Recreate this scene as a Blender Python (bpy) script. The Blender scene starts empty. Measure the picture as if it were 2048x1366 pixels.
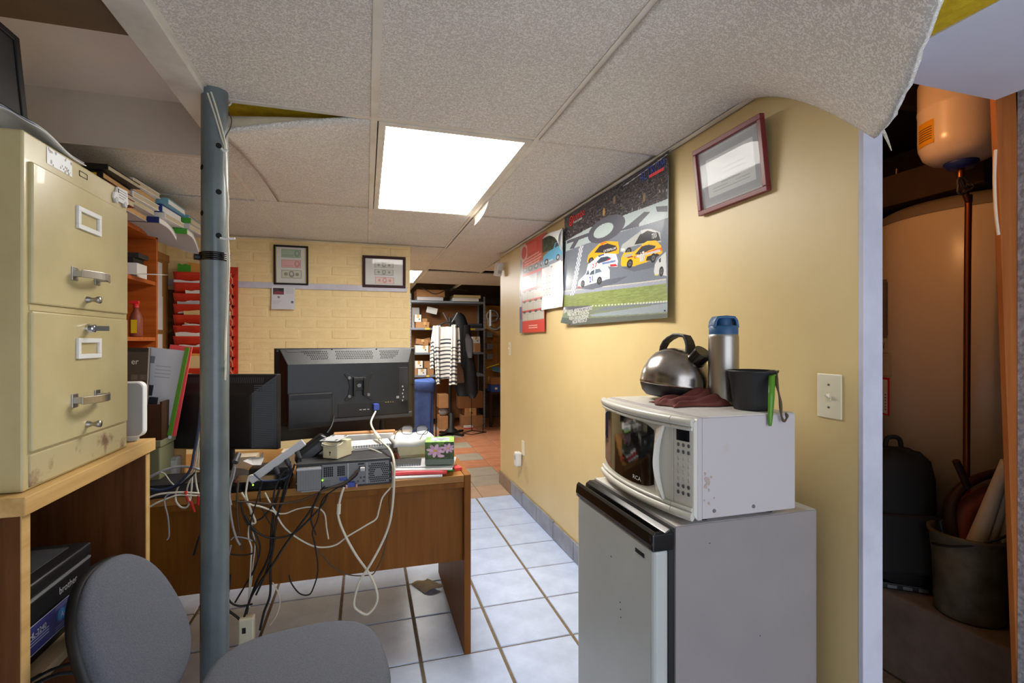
import bpy, math, random
import numpy as np
from mathutils import Vector, Matrix
R = math.radians
random.seed(7)
scene = bpy.context.scene
col = scene.collection

# ---------------------------------------------------------------- camera, world, exposure
CAM_H, FPX, YAW = 1.29, 986.0, 0.28765
cam_d = bpy.data.cameras.new('camera')
cam_d.sensor_width = 36; cam_d.lens = 36 * FPX / 2048; cam_d.clip_start = .02
cam = bpy.data.objects.new('camera', cam_d); col.objects.link(cam)
cam.location = (0, 0, CAM_H); cam.rotation_euler = (math.pi / 2, 0, -YAW)
scene.camera = cam
scene.view_settings.view_transform = 'Standard'
scene.view_settings.look = 'None'
scene.view_settings.gamma = 1
scene.view_settings.use_curve_mapping = False
scene.view_settings.exposure = 0.76
world = bpy.data.worlds.new('world'); scene.world = world; world.use_nodes = True
world.node_tree.nodes['Background'].inputs[0].default_value = (.84, .90, 1.0, 1)
world.node_tree.nodes['Background'].inputs[1].default_value = 1.5
LAMP_MAIN, LAMP_BACK = 13.0, 20.0

# ---------------------------------------------------------------- measuring: photo point -> point of the room on a known plane
SN, CS = math.sin(YAW), math.cos(YAW)
def P(u, v, X=None, Y=None, Z=None, D=None):
    t = (u - 1024) / FPX; w = -(v - 683) / FPX
    rx, ry = SN + CS * t, CS - SN * t
    if X is not None: d = X / rx
    elif Y is not None: d = Y / ry
    elif Z is not None: d = (Z - CAM_H) / w
    else: d = D
    return Vector((rx * d, ry * d, CAM_H + w * d))

# ---------------------------------------------------------------- materials
def lin(c):
    return tuple((x / 255 / 12.92) if x / 255 <= .04045 else ((x / 255 + .055) / 1.055) ** 2.4 for x in c)
def nd(nt, typ, **kw):
    n = nt.nodes.new(typ)
    for k, v in kw.items():
        if k in n.inputs.keys(): n.inputs[k].default_value = v
        else: setattr(n, k, v)
    return n
def mat(name, c, rough=.5, metal=0, var=None, bump=None, c2=None, spec=.5, emit=None, coat=0, rnd=0, stretch=None, alpha=None):
    """var=(scale, low, high) blends c to c2 by noise; bump=(scale, strength); rnd = per object brightness spread"""
    m = bpy.data.materials.new(name); m.use_nodes = True
    nt = m.node_tree; b = nt.nodes['Principled BSDF']
    cl = lin(c) + (1,)
    b.inputs['Base Color'].default_value = cl
    b.inputs['Roughness'].default_value = rough
    b.inputs['Metallic'].default_value = metal
    b.inputs['Specular IOR Level'].default_value = spec
    b.inputs['Coat Weight'].default_value = coat
    m.diffuse_color = cl
    tc = nt.nodes.new('ShaderNodeTexCoord'); src = tc.outputs['Object']
    if stretch:
        mp = nt.nodes.new('ShaderNodeMapping'); mp.inputs['Scale'].default_value = stretch
        nt.links.new(src, mp.inputs[0]); src = mp.outputs[0]
    out = None
    if var:
        n = nd(nt, 'ShaderNodeTexNoise', Scale=var[0], Detail=5.0, Roughness=.6); nt.links.new(src, n.inputs['Vector'])
        r = nt.nodes.new('ShaderNodeValToRGB'); nt.links.new(n.outputs['Fac'], r.inputs[0])
        r.color_ramp.elements[0].position = var[1]; r.color_ramp.elements[1].position = var[2]
        r.color_ramp.elements[0].color = lin(c2 if c2 else tuple(x * .8 for x in c)) + (1,)
        r.color_ramp.elements[1].color = cl
        out = r.outputs[0]
    if rnd:
        oi = nt.nodes.new('ShaderNodeObjectInfo')
        mr = nt.nodes.new('ShaderNodeMapRange'); mr.inputs['To Min'].default_value = 1 - rnd; mr.inputs['To Max'].default_value = 1 + rnd
        nt.links.new(oi.outputs['Random'], mr.inputs[0])
        mx = nt.nodes.new('ShaderNodeVectorMath'); mx.operation = 'SCALE'
        if out: nt.links.new(out, mx.inputs[0])
        else: mx.inputs[0].default_value = cl[:3]
        nt.links.new(mr.outputs[0], mx.inputs['Scale']); out = mx.outputs[0]
    if out: nt.links.new(out, b.inputs['Base Color'])
    if bump:
        n = nd(nt, 'ShaderNodeTexNoise', Scale=bump[0], Detail=3.0); nt.links.new(src, n.inputs['Vector'])
        bp = nd(nt, 'ShaderNodeBump', Strength=bump[1], Distance=.004); nt.links.new(n.outputs['Fac'], bp.inputs['Height'])
        nt.links.new(bp.outputs[0], b.inputs['Normal'])
    if emit:
        b.inputs['Emission Color'].default_value = lin(emit[0]) + (1,); b.inputs['Emission Strength'].default_value = emit[1]
    if alpha is not None:
        b.inputs['Alpha'].default_value = alpha
    return m
def stipple(name, hi, lo, scale=145, strength=.8, disp=.0035):
    """vinyl faced ceiling tile: worm shaped raised stipple"""
    m = mat(name, hi, .72); nt = m.node_tree; b = nt.nodes['Principled BSDF']
    tc = nt.nodes.new('ShaderNodeTexCoord')
    n = nd(nt, 'ShaderNodeTexNoise', Scale=scale, Detail=2.0, Distortion=1.6); nt.links.new(tc.outputs['Object'], n.inputs['Vector'])
    r = nt.nodes.new('ShaderNodeValToRGB'); nt.links.new(n.outputs['Fac'], r.inputs[0])
    r.color_ramp.elements[0].position = .46; r.color_ramp.elements[1].position = .56
    r.color_ramp.elements[0].color = lin(lo) + (1,); r.color_ramp.elements[1].color = lin(hi) + (1,)
    n2 = nd(nt, 'ShaderNodeTexNoise', Scale=3.0, Detail=4.0); nt.links.new(tc.outputs['Object'], n2.inputs['Vector'])
    mr = nt.nodes.new('ShaderNodeMapRange'); mr.inputs[3].default_value = .9; mr.inputs[4].default_value = 1.08
    nt.links.new(n2.outputs['Fac'], mr.inputs[0])
    mx = nt.nodes.new('ShaderNodeVectorMath'); mx.operation = 'SCALE'
    nt.links.new(r.outputs[0], mx.inputs[0]); nt.links.new(mr.outputs[0], mx.inputs['Scale'])
    nt.links.new(mx.outputs[0], b.inputs['Base Color'])
    bp = nd(nt, 'ShaderNodeBump', Strength=strength, Distance=disp); nt.links.new(r.outputs[0], bp.inputs['Height'])
    nt.links.new(bp.outputs[0], b.inputs['Normal'])
    return m
def wood(name, c, c2, axis='z', rough=.45, scale=1.0, spec=.22):
    st = {'x': (1.2, 16, 16), 'y': (16, 1.2, 16), 'z': (16, 16, 1.2)}[axis]
    return mat(name, c, rough, var=(2.2 * scale, .32, .68), c2=c2, stretch=st, bump=(9, .05), spec=spec)
def printed(name, rough):
    m = mat(name, (200, 200, 200), rough); nt = m.node_tree
    a = nt.nodes.new('ShaderNodeVertexColor'); a.layer_name = 'Col'
    nt.links.new(a.outputs[0], nt.nodes['Principled BSDF'].inputs['Base Color'])
    return m
M = {}
def mk(name, *a, **k): M[name] = mat(name, *a, **k)
mk('yellow_paint', (219, 196, 142), .42, var=(2.5, .3, .7), c2=(211, 187, 132), bump=(60, .06))
mk('brick_paint', (243, 220, 166), .55, var=(18, .3, .72), c2=(232, 205, 147), bump=(26, .55))
mk('joint_paint', (240, 216, 160), .6, bump=(60, .3))
mk('white_paint', (203, 203, 217), .5, var=(6, .35, .6), c2=(188, 188, 203), bump=(30, .05))
mk('soffit_paint', (228, 229, 242), .6, var=(4, .3, .7), c2=(220, 220, 234))
mk('trim_white', (226, 222, 212), .5, var=(9, .3, .6), c2=(206, 200, 188))
mk('recess_paint', (240, 236, 232), .7, var=(3, .3, .7), c2=(232, 226, 220))
mk('recess_face', (214, 206, 194), .75, var=(3, .3, .7), c2=(204, 195, 182))
mk('brown_board', (120, 98, 74), .7, var=(4, .3, .7), c2=(104, 84, 62))
mk('deck_dark', (52, 44, 38), .9, var=(5, .3, .7))
mk('grid_white', (228, 222, 210), .45, var=(8, .35, .55), c2=(214, 206, 192))
M['ceiling_tile'] = stipple('ceiling_tile', (244, 240, 233), (210, 204, 195))
mk('insulation', (240, 208, 40), .95, var=(22, .3, .7), c2=(206, 168, 20), bump=(40, .8))
mk('paper_facing', (214, 200, 170), .8, var=(8, .3, .7))
mk('grout', (132, 116, 96), .85, var=(30, .3, .7), c2=(104, 90, 72))
mk('floor_tile', (200, 217, 250), .28, var=(7, .32, .66), c2=(178, 195, 228), rnd=.05, bump=(14, .05))
mk('terracotta', (208, 144, 108), .35, var=(5, .3, .7), c2=(176, 112, 80), rnd=.06, stretch=(1, 3, 1))
mk('beige_tile', (190, 162, 138), .35, var=(6, .3, .7), c2=(172, 144, 120), rnd=.05)
mk('grey_beige_tile', (176, 164, 146), .35, var=(6, .3, .7), c2=(156, 146, 130), rnd=.05)
mk('base_tile', (146, 150, 162), .35, var=(9, .3, .7), c2=(112, 116, 128), rnd=.04)
mk('base_tile_tan', (150, 126, 106), .4, var=(9, .3, .7), c2=(128, 106, 88))
mk('post_grey', (110, 121, 124), .34, metal=.1, var=(7, .3, .6), c2=(92, 102, 104), coat=.2)
mk('black', (16, 16, 17), .5); mk('black_gloss', (10, 10, 11), .16); mk('hole', (4, 4, 4), .9)
mk('charcoal', (20, 21, 24), .42, var=(20, .35, .6), c2=(15, 16, 18)); mk('dusty_black', (44, 44, 46), .5, var=(14, .35, .7), c2=(24, 24, 26))
mk('dark_grey', (58, 60, 64), .5); mk('grey', (120, 121, 123), .5); mk('mid_grey', (150, 150, 150), .5)
mk('light_grey', (186, 187, 190), .45); mk('white_plastic', (226, 226, 224), .35); mk('white_paper', (232, 231, 228), .75)
mk('cream_plastic', (228, 220, 186), .4, var=(9, .3, .6), c2=(214, 202, 160)); mk('ivory', (232, 224, 196), .35)
mk('steel', (176, 170, 164), .24, metal=1, var=(30, .3, .7), c2=(150, 144, 138)); mk('brushed_steel', (170, 166, 160), .36, metal=1)
mk('chrome', (205, 205, 208), .12, metal=1); mk('zinc', (138, 138, 136), .4, metal=.9, var=(12, .3, .7)); mk('dull_metal', (112, 113, 114), .5, metal=.4)
mk('copper', (150, 88, 58), .35, metal=.9); mk('brass', (190, 160, 90), .3, metal=.9)
mk('cabinet_paint', (198, 184, 138), .3, var=(5, .3, .62), c2=(182, 168, 122), bump=(40, .03), coat=.15)
mk('cabinet_rust', (188, 174, 132), .45, var=(13, .30, .42), c2=(128, 98, 76))
M['counter_oak'] = wood('counter_oak', (212, 176, 116), (190, 150, 92), 'y', .4)
M['counter_side'] = wood('counter_side', (108, 66, 36), (78, 46, 24), 'z', .45)
M['desk_oak'] = wood('desk_oak', (140, 86, 24), (118, 70, 16), 'z', .5)
M['desk_top'] = wood('desk_top', (176, 126, 66), (152, 104, 52), 'x', .38)
M['shelf_orange'] = wood('shelf_orange', (186, 98, 36), (160, 78, 26), 'x', .45)
M['pine'] = wood('pine', (178, 104, 48), (152, 84, 36), 'z', .6)
M['light_ply'] = wood('light_ply', (196, 168, 128), (170, 144, 106), 'y', .5)
M['brown_ply'] = wood('brown_ply', (172, 124, 66), (150, 104, 52), 'z', .5)
M['dark_panel'] = wood('dark_panel', (96, 66, 28), (78, 52, 20), 'z', .55)
M['dark_wood'] = wood('dark_wood', (70, 42, 26), (48, 28, 16), 'z', .5)
mk('fabric', (100, 103, 113), .95, var=(260, .3, .7), c2=(84, 87, 96), bump=(420, .5), spec=.15)
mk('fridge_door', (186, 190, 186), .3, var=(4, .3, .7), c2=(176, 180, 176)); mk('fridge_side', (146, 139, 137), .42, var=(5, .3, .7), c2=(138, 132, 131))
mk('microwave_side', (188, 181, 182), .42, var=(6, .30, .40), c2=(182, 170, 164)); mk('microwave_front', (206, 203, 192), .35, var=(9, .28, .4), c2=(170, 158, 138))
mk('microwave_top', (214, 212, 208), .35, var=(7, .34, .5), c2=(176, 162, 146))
mk('dark_glass', (14, 13, 13), .06, spec=.8); mk('lcd', (24, 26, 30), .12); mk('button_grey', (82, 84, 92), .45)
mk('blue_cap', (36, 84, 128), .45); mk('maroon_cloth', (120, 62, 56), .9, var=(14, .3, .7), c2=(92, 42, 38), bump=(40, .3))
mk('leaf', (84, 140, 34), .4); mk('dried', (86, 70, 48), .8); mk('pot_black', (26, 26, 28), .55)
mk('frame_red', (122, 44, 50), .35); mk('frame_dark', (52, 22, 24), .55, spec=.25); mk('frame_black', (26, 23, 22), .5, spec=.25); mk('gold', (190, 160, 90), .35, metal=.7)
mk('glass', (255, 255, 255), .03, alpha=.12, spec=.9)
mk('organizer', (206, 52, 20), .5, var=(9, .3, .7), c2=(180, 38, 14)); mk('organizer_edge', (212, 150, 118), .6)
mk('manila', (222, 196, 140), .7); mk('manila_orange', (226, 158, 74), .7); mk('green', (64, 150, 40), .5); mk('bright_green', (60, 200, 60), .5)
mk('red', (214, 44, 48), .5); mk('pinkred', (226, 74, 80), .45); mk('crimson', (150, 28, 44), .5); mk('olive', (122, 122, 92), .5); mk('blue', (44, 80, 160), .5)
mk('navy', (24, 40, 110), .5); mk('light_blue', (112, 168, 196), .5); mk('book_blue', (34, 64, 150), .45); mk('maroon', (116, 28, 26), .5); mk('yellow', (230, 196, 30), .5)
mk('page', (206, 194, 168), .9, var=(40, .3, .7), c2=(184, 170, 142), stretch=(1, 1, 12)); mk('page_orange', (216, 170, 112), .9, stretch=(1, 1, 12), var=(40, .3, .7))
mk('cardboard', (176, 128, 84), .85, var=(7, .3, .7), c2=(158, 112, 72), rnd=.12); mk('cardboard_dark', (122, 78, 42), .9, rnd=.08)
mk('white_box', (214, 212, 208), .7, rnd=.05); mk('tape', (196, 160, 104), .4); mk('shelf_metal', (128, 134, 144), .45, metal=.3)
mk('blue_cloth', (74, 100, 164), .85, var=(6, .3, .7), c2=(50, 72, 130), bump=(12, .3)); mk('knit_white', (232, 230, 222), .95, bump=(200, .3)); mk('knit_navy', (34, 38, 52), .95, bump=(200, .3)); mk('knit_brown', (128, 104, 84), .95, bump=(140, .5))
mk('coat_black', (14, 15, 20), .7, bump=(18, .3)); mk('coat_grey', (84, 82, 86), .8); mk('iron', (20, 18, 17), .6)
mk('tank', (222, 200, 172), .3); mk('tank_exp', (214, 194, 176), .25); mk('tank_cap', (128, 112, 96), .6); mk('hazard', (214, 150, 20), .45); mk('dark_ply', (66, 44, 28), .8, var=(6, .3, .7))
mk('concrete', (120, 104, 92), .9, var=(9, .3, .7), c2=(96, 82, 72), bump=(30, .3)); mk('pail', (120, 108, 82), .5, metal=.2, var=(9, .3, .65), c2=(78, 62, 40)); mk('roll', (226, 210, 186), .7); mk('bag', (13, 12, 12), .8, bump=(20, .3))
mk('cable_white', (214, 208, 190), .5); mk('cable_grey', (150, 150, 152), .5); mk('cable_black', (20, 20, 21), .5); mk('cable_brown', (80, 62, 46), .5); mk('cable_blue', (40, 56, 84), .5)
mk('led', (120, 255, 40), .4, emit=((120, 255, 40), 3)); mk('vga_blue', (52, 74, 160), .45); mk('pink_plug', (196, 150, 140), .5)
mk('ink', (30, 28, 30), .6); mk('ink_white', (232, 232, 230), .6); mk('ink_red', (222, 40, 40), .5); mk('ink_blue', (36, 60, 170), .5); mk('ink_grey', (150, 150, 150), .6)
mk('joist', (60, 44, 34), .9); mk('grime', (172, 156, 146), .6); mk('stucco', (178, 178, 182), .8, bump=(70, 1.0), var=(70, .4, .6), c2=(140, 140, 146)); mk('clear', (235, 235, 240), .2, alpha=.35)
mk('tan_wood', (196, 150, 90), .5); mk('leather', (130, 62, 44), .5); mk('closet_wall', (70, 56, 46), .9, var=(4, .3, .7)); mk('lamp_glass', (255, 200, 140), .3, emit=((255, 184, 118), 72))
M['gloss_print'] = printed('gloss_print', .22); M['calendar_print'] = printed('calendar_print', .33); M['matte_print'] = printed('matte_print', .7); M['soft_print'] = printed('soft_print', .42)

# ---------------------------------------------------------------- mesh building
def wm(o):
    m = o.matrix_basis.copy()
    while o.parent: o = o.parent; m = o.matrix_basis @ m
    return m
class MB:
    def __init__(s): s.v = []; s.f = []; s.sm = []
    def add(s, vs, fs, smooth=False, T=None):
        o = len(s.v); s.v += [tuple(T @ Vector(p)) if T else tuple(p) for p in vs]
        s.f += [tuple(i + o for i in q) for q in fs]; s.sm += [smooth] * len(fs); return s
    def box(s, x0, x1, y0, y1, z0, z1, T=None):
        if x0 > x1: x0, x1 = x1, x0
        if y0 > y1: y0, y1 = y1, y0
        if z0 > z1: z0, z1 = z1, z0
        return s.add([(x, y, z) for z in (z0, z1) for y in (y0, y1) for x in (x0, x1)],
                     [(0, 2, 3, 1), (4, 5, 7, 6), (0, 1, 5, 4), (2, 6, 7, 3), (0, 4, 6, 2), (1, 3, 7, 5)], False, T)
    def ring(s, p, ax, r, n, ph=0):
        ax = Vector(ax).normalized(); a = ax.orthogonal().normalized(); b = ax.cross(a)
        return [Vector(p) + a * r * math.cos(ph + 2 * math.pi * i / n) + b * r * math.sin(ph + 2 * math.pi * i / n) for i in range(n)]
    def cyl(s, p0, p1, r0, r1=None, n=20, caps=(1, 1), T=None):
        r1 = r0 if r1 is None else r1; ax = Vector(p1) - Vector(p0)
        a, b = s.ring(p0, ax, r0, n), s.ring(p1, ax, r1, n)
        s.add(a + b, [(i, (i + 1) % n, n + (i + 1) % n, n + i) for i in range(n)], True, T)
        if caps[0]: s.add(a, [tuple(reversed(range(n)))], False, T)
        if caps[1]: s.add(b, [tuple(range(n))], False, T)
        return s
    def lathe(s, prof, n=32, T=None, smooth=True, a0=0, a1=2 * math.pi):
        k = len(prof); full = abs(a1 - a0 - 2 * math.pi) < 1e-6; m = n if full else n + 1
        vs = [(r * math.cos(a0 + (a1 - a0) * j / n), r * math.sin(a0 + (a1 - a0) * j / n), z) for j in range(m) for r, z in prof]
        fs = []
        for j in range(n):
            q = (j + 1) % m
            for i in range(k - 1): fs.append((j * k + i, q * k + i, q * k + i + 1, j * k + i + 1))
        return s.add(vs, fs, smooth, T)
    def tube(s, pts, r, n=7, sub=6, caps=True, closed=False):
        pts = [Vector(p) for p in pts]
        if sub > 1 and len(pts) > 2:
            q = []; N = len(pts)
            for i in range(N - 1):
                p0 = pts[i - 1] if i else pts[0]; p1, p2 = pts[i], pts[i + 1]; p3 = pts[i + 2] if i + 2 < N else pts[-1]
                for k in range(sub):
                    t = k / sub
                    q.append(.5 * ((2 * p1) + (-p0 + p2) * t + (2 * p0 - 5 * p1 + 4 * p2 - p3) * t * t + (-p0 + 3 * p1 - 3 * p2 + p3) * t ** 3))
            pts = q + [pts[-1]]
        N = len(pts); tg = [(pts[min(i + 1, N - 1)] - pts[max(i - 1, 0)]).normalized() for i in range(N)]
        a = tg[0].orthogonal().normalized(); vs = []
        for i in range(N):
            a = (a - tg[i] * a.dot(tg[i]));
            a = a.normalized() if a.length > 1e-6 else tg[i].orthogonal().normalized()
            b = tg[i].cross(a); rr = r(i / (N - 1)) if callable(r) else r
            vs += [pts[i] + a * rr * math.cos(2 * math.pi * j / n) + b * rr * math.sin(2 * math.pi * j / n) for j in range(n)]
        fs = [(i * n + j, i * n + (j + 1) % n, (i + 1) * n + (j + 1) % n, (i + 1) * n + j) for i in range(N - 1) for j in range(n)]
        s.add(vs, fs, True)
        if caps: s.add(vs[:n], [tuple(reversed(range(n)))]); s.add(vs[-n:], [tuple(range(n))])
        return s
    def prism(s, poly, h0, h1, T=None):
        n = len(poly)
        vs = [(x, y, h0) for x, y in poly] + [(x, y, h1) for x, y in poly]
        return s.add(vs, [tuple(reversed(range(n))), tuple(range(n, 2 * n))] + [(i, (i + 1) % n, n + (i + 1) % n, n + i) for i in range(n)], False, T)
    def grid(s, fn, nu, nv, smooth=True, T=None):
        vs = [fn(i / nu, j / nv) for j in range(nv + 1) for i in range(nu + 1)]
        w = nu + 1
        return s.add(vs, [(j * w + i, j * w + i + 1, (j + 1) * w + i + 1, (j + 1) * w + i) for j in range(nv) for i in range(nu)], smooth, T)
    def ball(s, c, r, n=16, k=9, T=None, sc=(1, 1, 1)):
        pr = [(r * math.sin(math.pi * i / k) + 1e-5, -r * math.cos(math.pi * i / k)) for i in range(k + 1)]
        B = Matrix.Translation(Vector(c)) @ Matrix.Diagonal((sc[0], sc[1], sc[2], 1))
        return s.lathe(pr, n, (T @ B) if T else B)
    def build(s, name, m, parent=None, bevel=0, seg=2, solid=0, sub=0, kind=None, label=None):
        me = bpy.data.meshes.new(name)
        iv = wm(parent).inverted() if parent else None
        me.from_pydata([tuple(iv @ Vector(p)) if iv else tuple(p) for p in s.v], [], s.f)
        me.polygons.foreach_set('use_smooth', s.sm); me.update()
        me.materials.append(M[m] if isinstance(m, str) else m)
        o = bpy.data.objects.new(name, me); col.objects.link(o)
        if parent: o.parent = parent
        if solid:
            md = o.modifiers.new('solid', 'SOLIDIFY'); md.thickness = abs(solid); md.offset = 1 if solid > 0 else -1
        if sub:
            md = o.modifiers.new('sub', 'SUBSURF'); md.levels = sub; md.render_levels = sub
        if bevel:
            md = o.modifiers.new('bevel', 'BEVEL'); md.width = bevel; md.segments = seg; md.limit_method = 'ANGLE'; md.angle_limit = R(40)
        if kind: o['kind'] = kind
        if label: o['label'] = label
        return o
def tag(o, label, cat, group=None, kind=None):
    o['label'] = label; o['category'] = cat
    if group: o['group'] = group
    if kind: o['kind'] = kind
    return o
def thing(name, loc, label, cat, group=None, rz=0):
    o = bpy.data.objects.new(name, None); col.objects.link(o); o.location = loc; o.rotation_euler = (0, 0, rz)
    o.empty_display_size = .05
    o.matrix_basis = Matrix.Translation(Vector(loc)) @ Matrix.Rotation(rz, 4, 'Z')
    return tag(o, label, cat, group)
def B(x0, x1, y0, y1, z0, z1, T=None): return MB().box(x0, x1, y0, y1, z0, z1, T)
def frame(o, xd, yd):
    x = Vector(xd).normalized(); y = Vector(yd); y = (y - x * y.dot(x)).normalized(); z = x.cross(y)
    m = Matrix((x, y, z)).transposed().to_4x4(); return Matrix.Translation(Vector(o)) @ m
def at(loc, rz=0, rx=0, ry=0): return Matrix.Translation(Vector(loc)) @ Matrix.Rotation(rz, 4, 'Z') @ Matrix.Rotation(ry, 4, 'Y') @ Matrix.Rotation(rx, 4, 'X')
def dup(root, loc, rz=None, label=None, name=None):
    r = root.copy(); col.objects.link(r); r.location = loc
    if rz is not None: r.rotation_euler = (0, 0, rz)
    if label: r['label'] = label
    for ch in list(root.children):
        c = ch.copy(); col.objects.link(c); c.parent = r
        for g in list(ch.children):
            d = g.copy(); col.objects.link(d); d.parent = c
    return r
def text_mesh(strings):
    """strings: list of (body, size, x, y, align, xscale, shear) -> verts2d, faces"""
    V, F = [], []
    for body, size, x, y, al, xs, sh in strings:
        c = bpy.data.curves.new('t', 'FONT'); c.body = body; c.size = size; c.align_x = al; c.shear = sh; c.resolution_u = 2
        ob = bpy.data.objects.new('t', c); me = bpy.data.meshes.new_from_object(ob)
        o = len(V); V += [(v.co.x * xs + x, v.co.y + y) for v in me.vertices]; F += [tuple(i + o for i in p.vertices) for p in me.polygons]
        bpy.data.objects.remove(ob); bpy.data.curves.remove(c); bpy.data.meshes.remove(me)
    return V, F
def lettering(strings, T, m, parent, name='lettering', fn=None, lift=.0006):
    st = [(list(q) + ['LEFT', 1, 0][len(q) - 4:]) if len(q) < 7 else q for q in strings]
    V, F = text_mesh(st); b = MB()
    if fn: b.add([fn(x, y) for x, y in V], F)
    else: b.add([(x, y, lift) for x, y in V], F, False, T)
    return b.build(name, m, parent, kind='stuff')
class Canvas:
    """flat print drawn on a raster, carried to the sheet as colours of its own vertices"""
    def __init__(s, W, H, nx, ny, c): s.W, s.H, s.nx, s.ny = W, H, nx, ny; s.a = np.zeros((ny, nx, 3)); s.a[:] = np.array(c) / 255; \
        s.X, s.Y = np.meshgrid(np.linspace(0, W, nx), np.linspace(0, H, ny)); s.rs = np.random.RandomState(3)
    def put(s, m, c): s.a[m] = np.array(c) / 255
    def rect(s, x0, y0, x1, y1, c): s.put((s.X >= x0) & (s.X <= x1) & (s.Y >= y0) & (s.Y <= y1), c)
    def inside(s, pts):
        m = np.zeros(s.X.shape, bool); n = len(pts)
        for i in range(n):
            x0, y0 = pts[i]; x1, y1 = pts[(i + 1) % n]
            if y0 == y1: continue
            m ^= ((s.Y >= min(y0, y1)) & (s.Y < max(y0, y1))) & (s.X < (x1 - x0) * (s.Y - y0) / (y1 - y0) + x0)
        return m
    def poly(s, pts, c): s.put(s.inside(pts), c)
    def ell(s, cx, cy, rx, ry, c, rot=0):
        dx, dy = s.X - cx, s.Y - cy; ca, sa = math.cos(rot), math.sin(rot)
        s.put(((dx * ca + dy * sa) / rx) ** 2 + ((-dx * sa + dy * ca) / ry) ** 2 <= 1, c)
    def line(s, p, q, w, c):
        p, q = np.array(p, float), np.array(q, float); d = q - p; L = (d ** 2).sum()
        t = np.clip(((s.X - p[0]) * d[0] + (s.Y - p[1]) * d[1]) / L, 0, 1)
        s.put((s.X - p[0] - t * d[0]) ** 2 + (s.Y - p[1] - t * d[1]) ** 2 <= w * w / 4, c)
    def noise(s, amt, m=None, sx=1, sy=1):
        n = s.rs.rand(s.ny // sy + 2, s.nx // sx + 2, 1); n = np.repeat(np.repeat(n, sy, 0), sx, 1)[:s.ny, :s.nx]
        k = 1 + (n - .5) * 2 * amt
        if m is None: s.a = np.clip(s.a * k, 0, 1)
        else: s.a[m] = np.clip((s.a * k)[m], 0, 1)
    def sheet(s, name, fn, m, parent=None, solid=.0008):
        """fn(x, y) -> world point"""
        b = MB(); b.grid(lambda i, j: fn(i * s.W, j * s.H), s.nx - 1, s.ny - 1)
        o = b.build(name, m, parent, solid=0)
        a = s.a; L = np.where(a <= .04045, a / 12.92, ((a + .055) / 1.055) ** 2.4)
        at_ = o.data.color_attributes.new('Col', 'FLOAT_COLOR', 'POINT')
        at_.data.foreach_set('color', np.concatenate([L.reshape(-1, 3), np.ones((s.nx * s.ny, 1))], 1).astype(np.float32).ravel())
        return o
def flat(T): return lambda x, y: T @ Vector((x, y, 0))

# ================================================================ LARGE STRUCTURE
CEIL = 2.075
def struct(name, b, m, **k):
    o = b.build(name, m, **k); o['kind'] = 'structure'; return o
floor = struct('floor', B(-1.5, 3.4, -1.0, 8.4, -.08, -.004), 'grout')
def tile_mesh(name, w, l, m):
    b = MB(); e = .0025; x, y = w / 2, l / 2
    b.add([(-x, -y, -.003), (x, -y, -.003), (x, y, -.003), (-x, y, -.003), (-x, -y, -.014), (x, -y, -.014), (x, y, -.014), (-x, y, -.014)] +
          [(-x + e, -y + e, 0), (x - e, -y + e, 0), (x - e, y - e, 0), (-x + e, y - e, 0)],
          [(8, 9, 10, 11), (0, 1, 9, 8), (1, 2, 10, 9), (2, 3, 11, 10), (3, 0, 8, 11), (4, 5, 1, 0), (5, 6, 2, 1), (6, 7, 3, 2), (7, 4, 0, 3)])
    o = b.build(name, m); me = o.data; bpy.data.objects.remove(o); return me
def piece(me, name, parent, loc, rot=(0, 0, 0), sc=None):
    o = bpy.data.objects.new(name, me); col.objects.link(o); o.parent = parent; o.location = loc; o.rotation_euler = rot
    if sc: o.scale = sc
    return o
TP, GX = .329, .013
tm = {k: tile_mesh('tile', TP - GX, TP - GX + .004, k) for k in ('floor_tile', 'terracotta', 'beige_tile', 'grey_beige_tile')}
Y0 = 3.982; rr = random.Random(2)
for j in range(13):
    for i in range(-1, 8):
        xw = TP if i >= 0 else .312
        x = .8696 - (i + .5) * TP if i >= 0 else .8696 + .156
        if x < -1.3: continue
        piece(tm['floor_tile'], 'tile', floor, (x, Y0 - (j + .5) * TP, rr.uniform(-.0005, .0005)), sc=(.94, 1, 1) if i < 0 else None)
for i, x in enumerate((1.4, 1.72)):
    for j in range(6): piece(tm['floor_tile'], 'tile', floor, (x, .77 + j * TP - .3, 0))
PX = .3205
for j in range(13):
    y = Y0 + (j + .5) * PX
    for i in range(-2, 7):
        x = 1.247 + (i - 2 + .5) * PX
        if (y < 4.4 and x > 1.17) or x > 2.4: continue
        k = 'beige_tile' if j == 0 else 'grey_beige_tile' if j == 1 and x < 1.3 else 'terracotta'
        if j > 1 and x < 1.247 and (j + i) % 2 == 1: k = 'grey_beige_tile'
        piece(tm[k], 'tile', floor, (x, y, rr.uniform(-.0004, .0004)), sc=(.995, .985, 1))

wall_r = struct('wall_right', B(1.182, 1.244, .938, 4.37, 0, 2.3), 'yellow_paint')
struct('trim_1', B(1.181, 1.246, .924, .938, 0, 2.06), 'white_paint', bevel=.002)
wall_b = struct('wall_back', B(-1.375, .345, 4.1013, 4.34, 0, 2.32), 'joint_paint')
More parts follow.
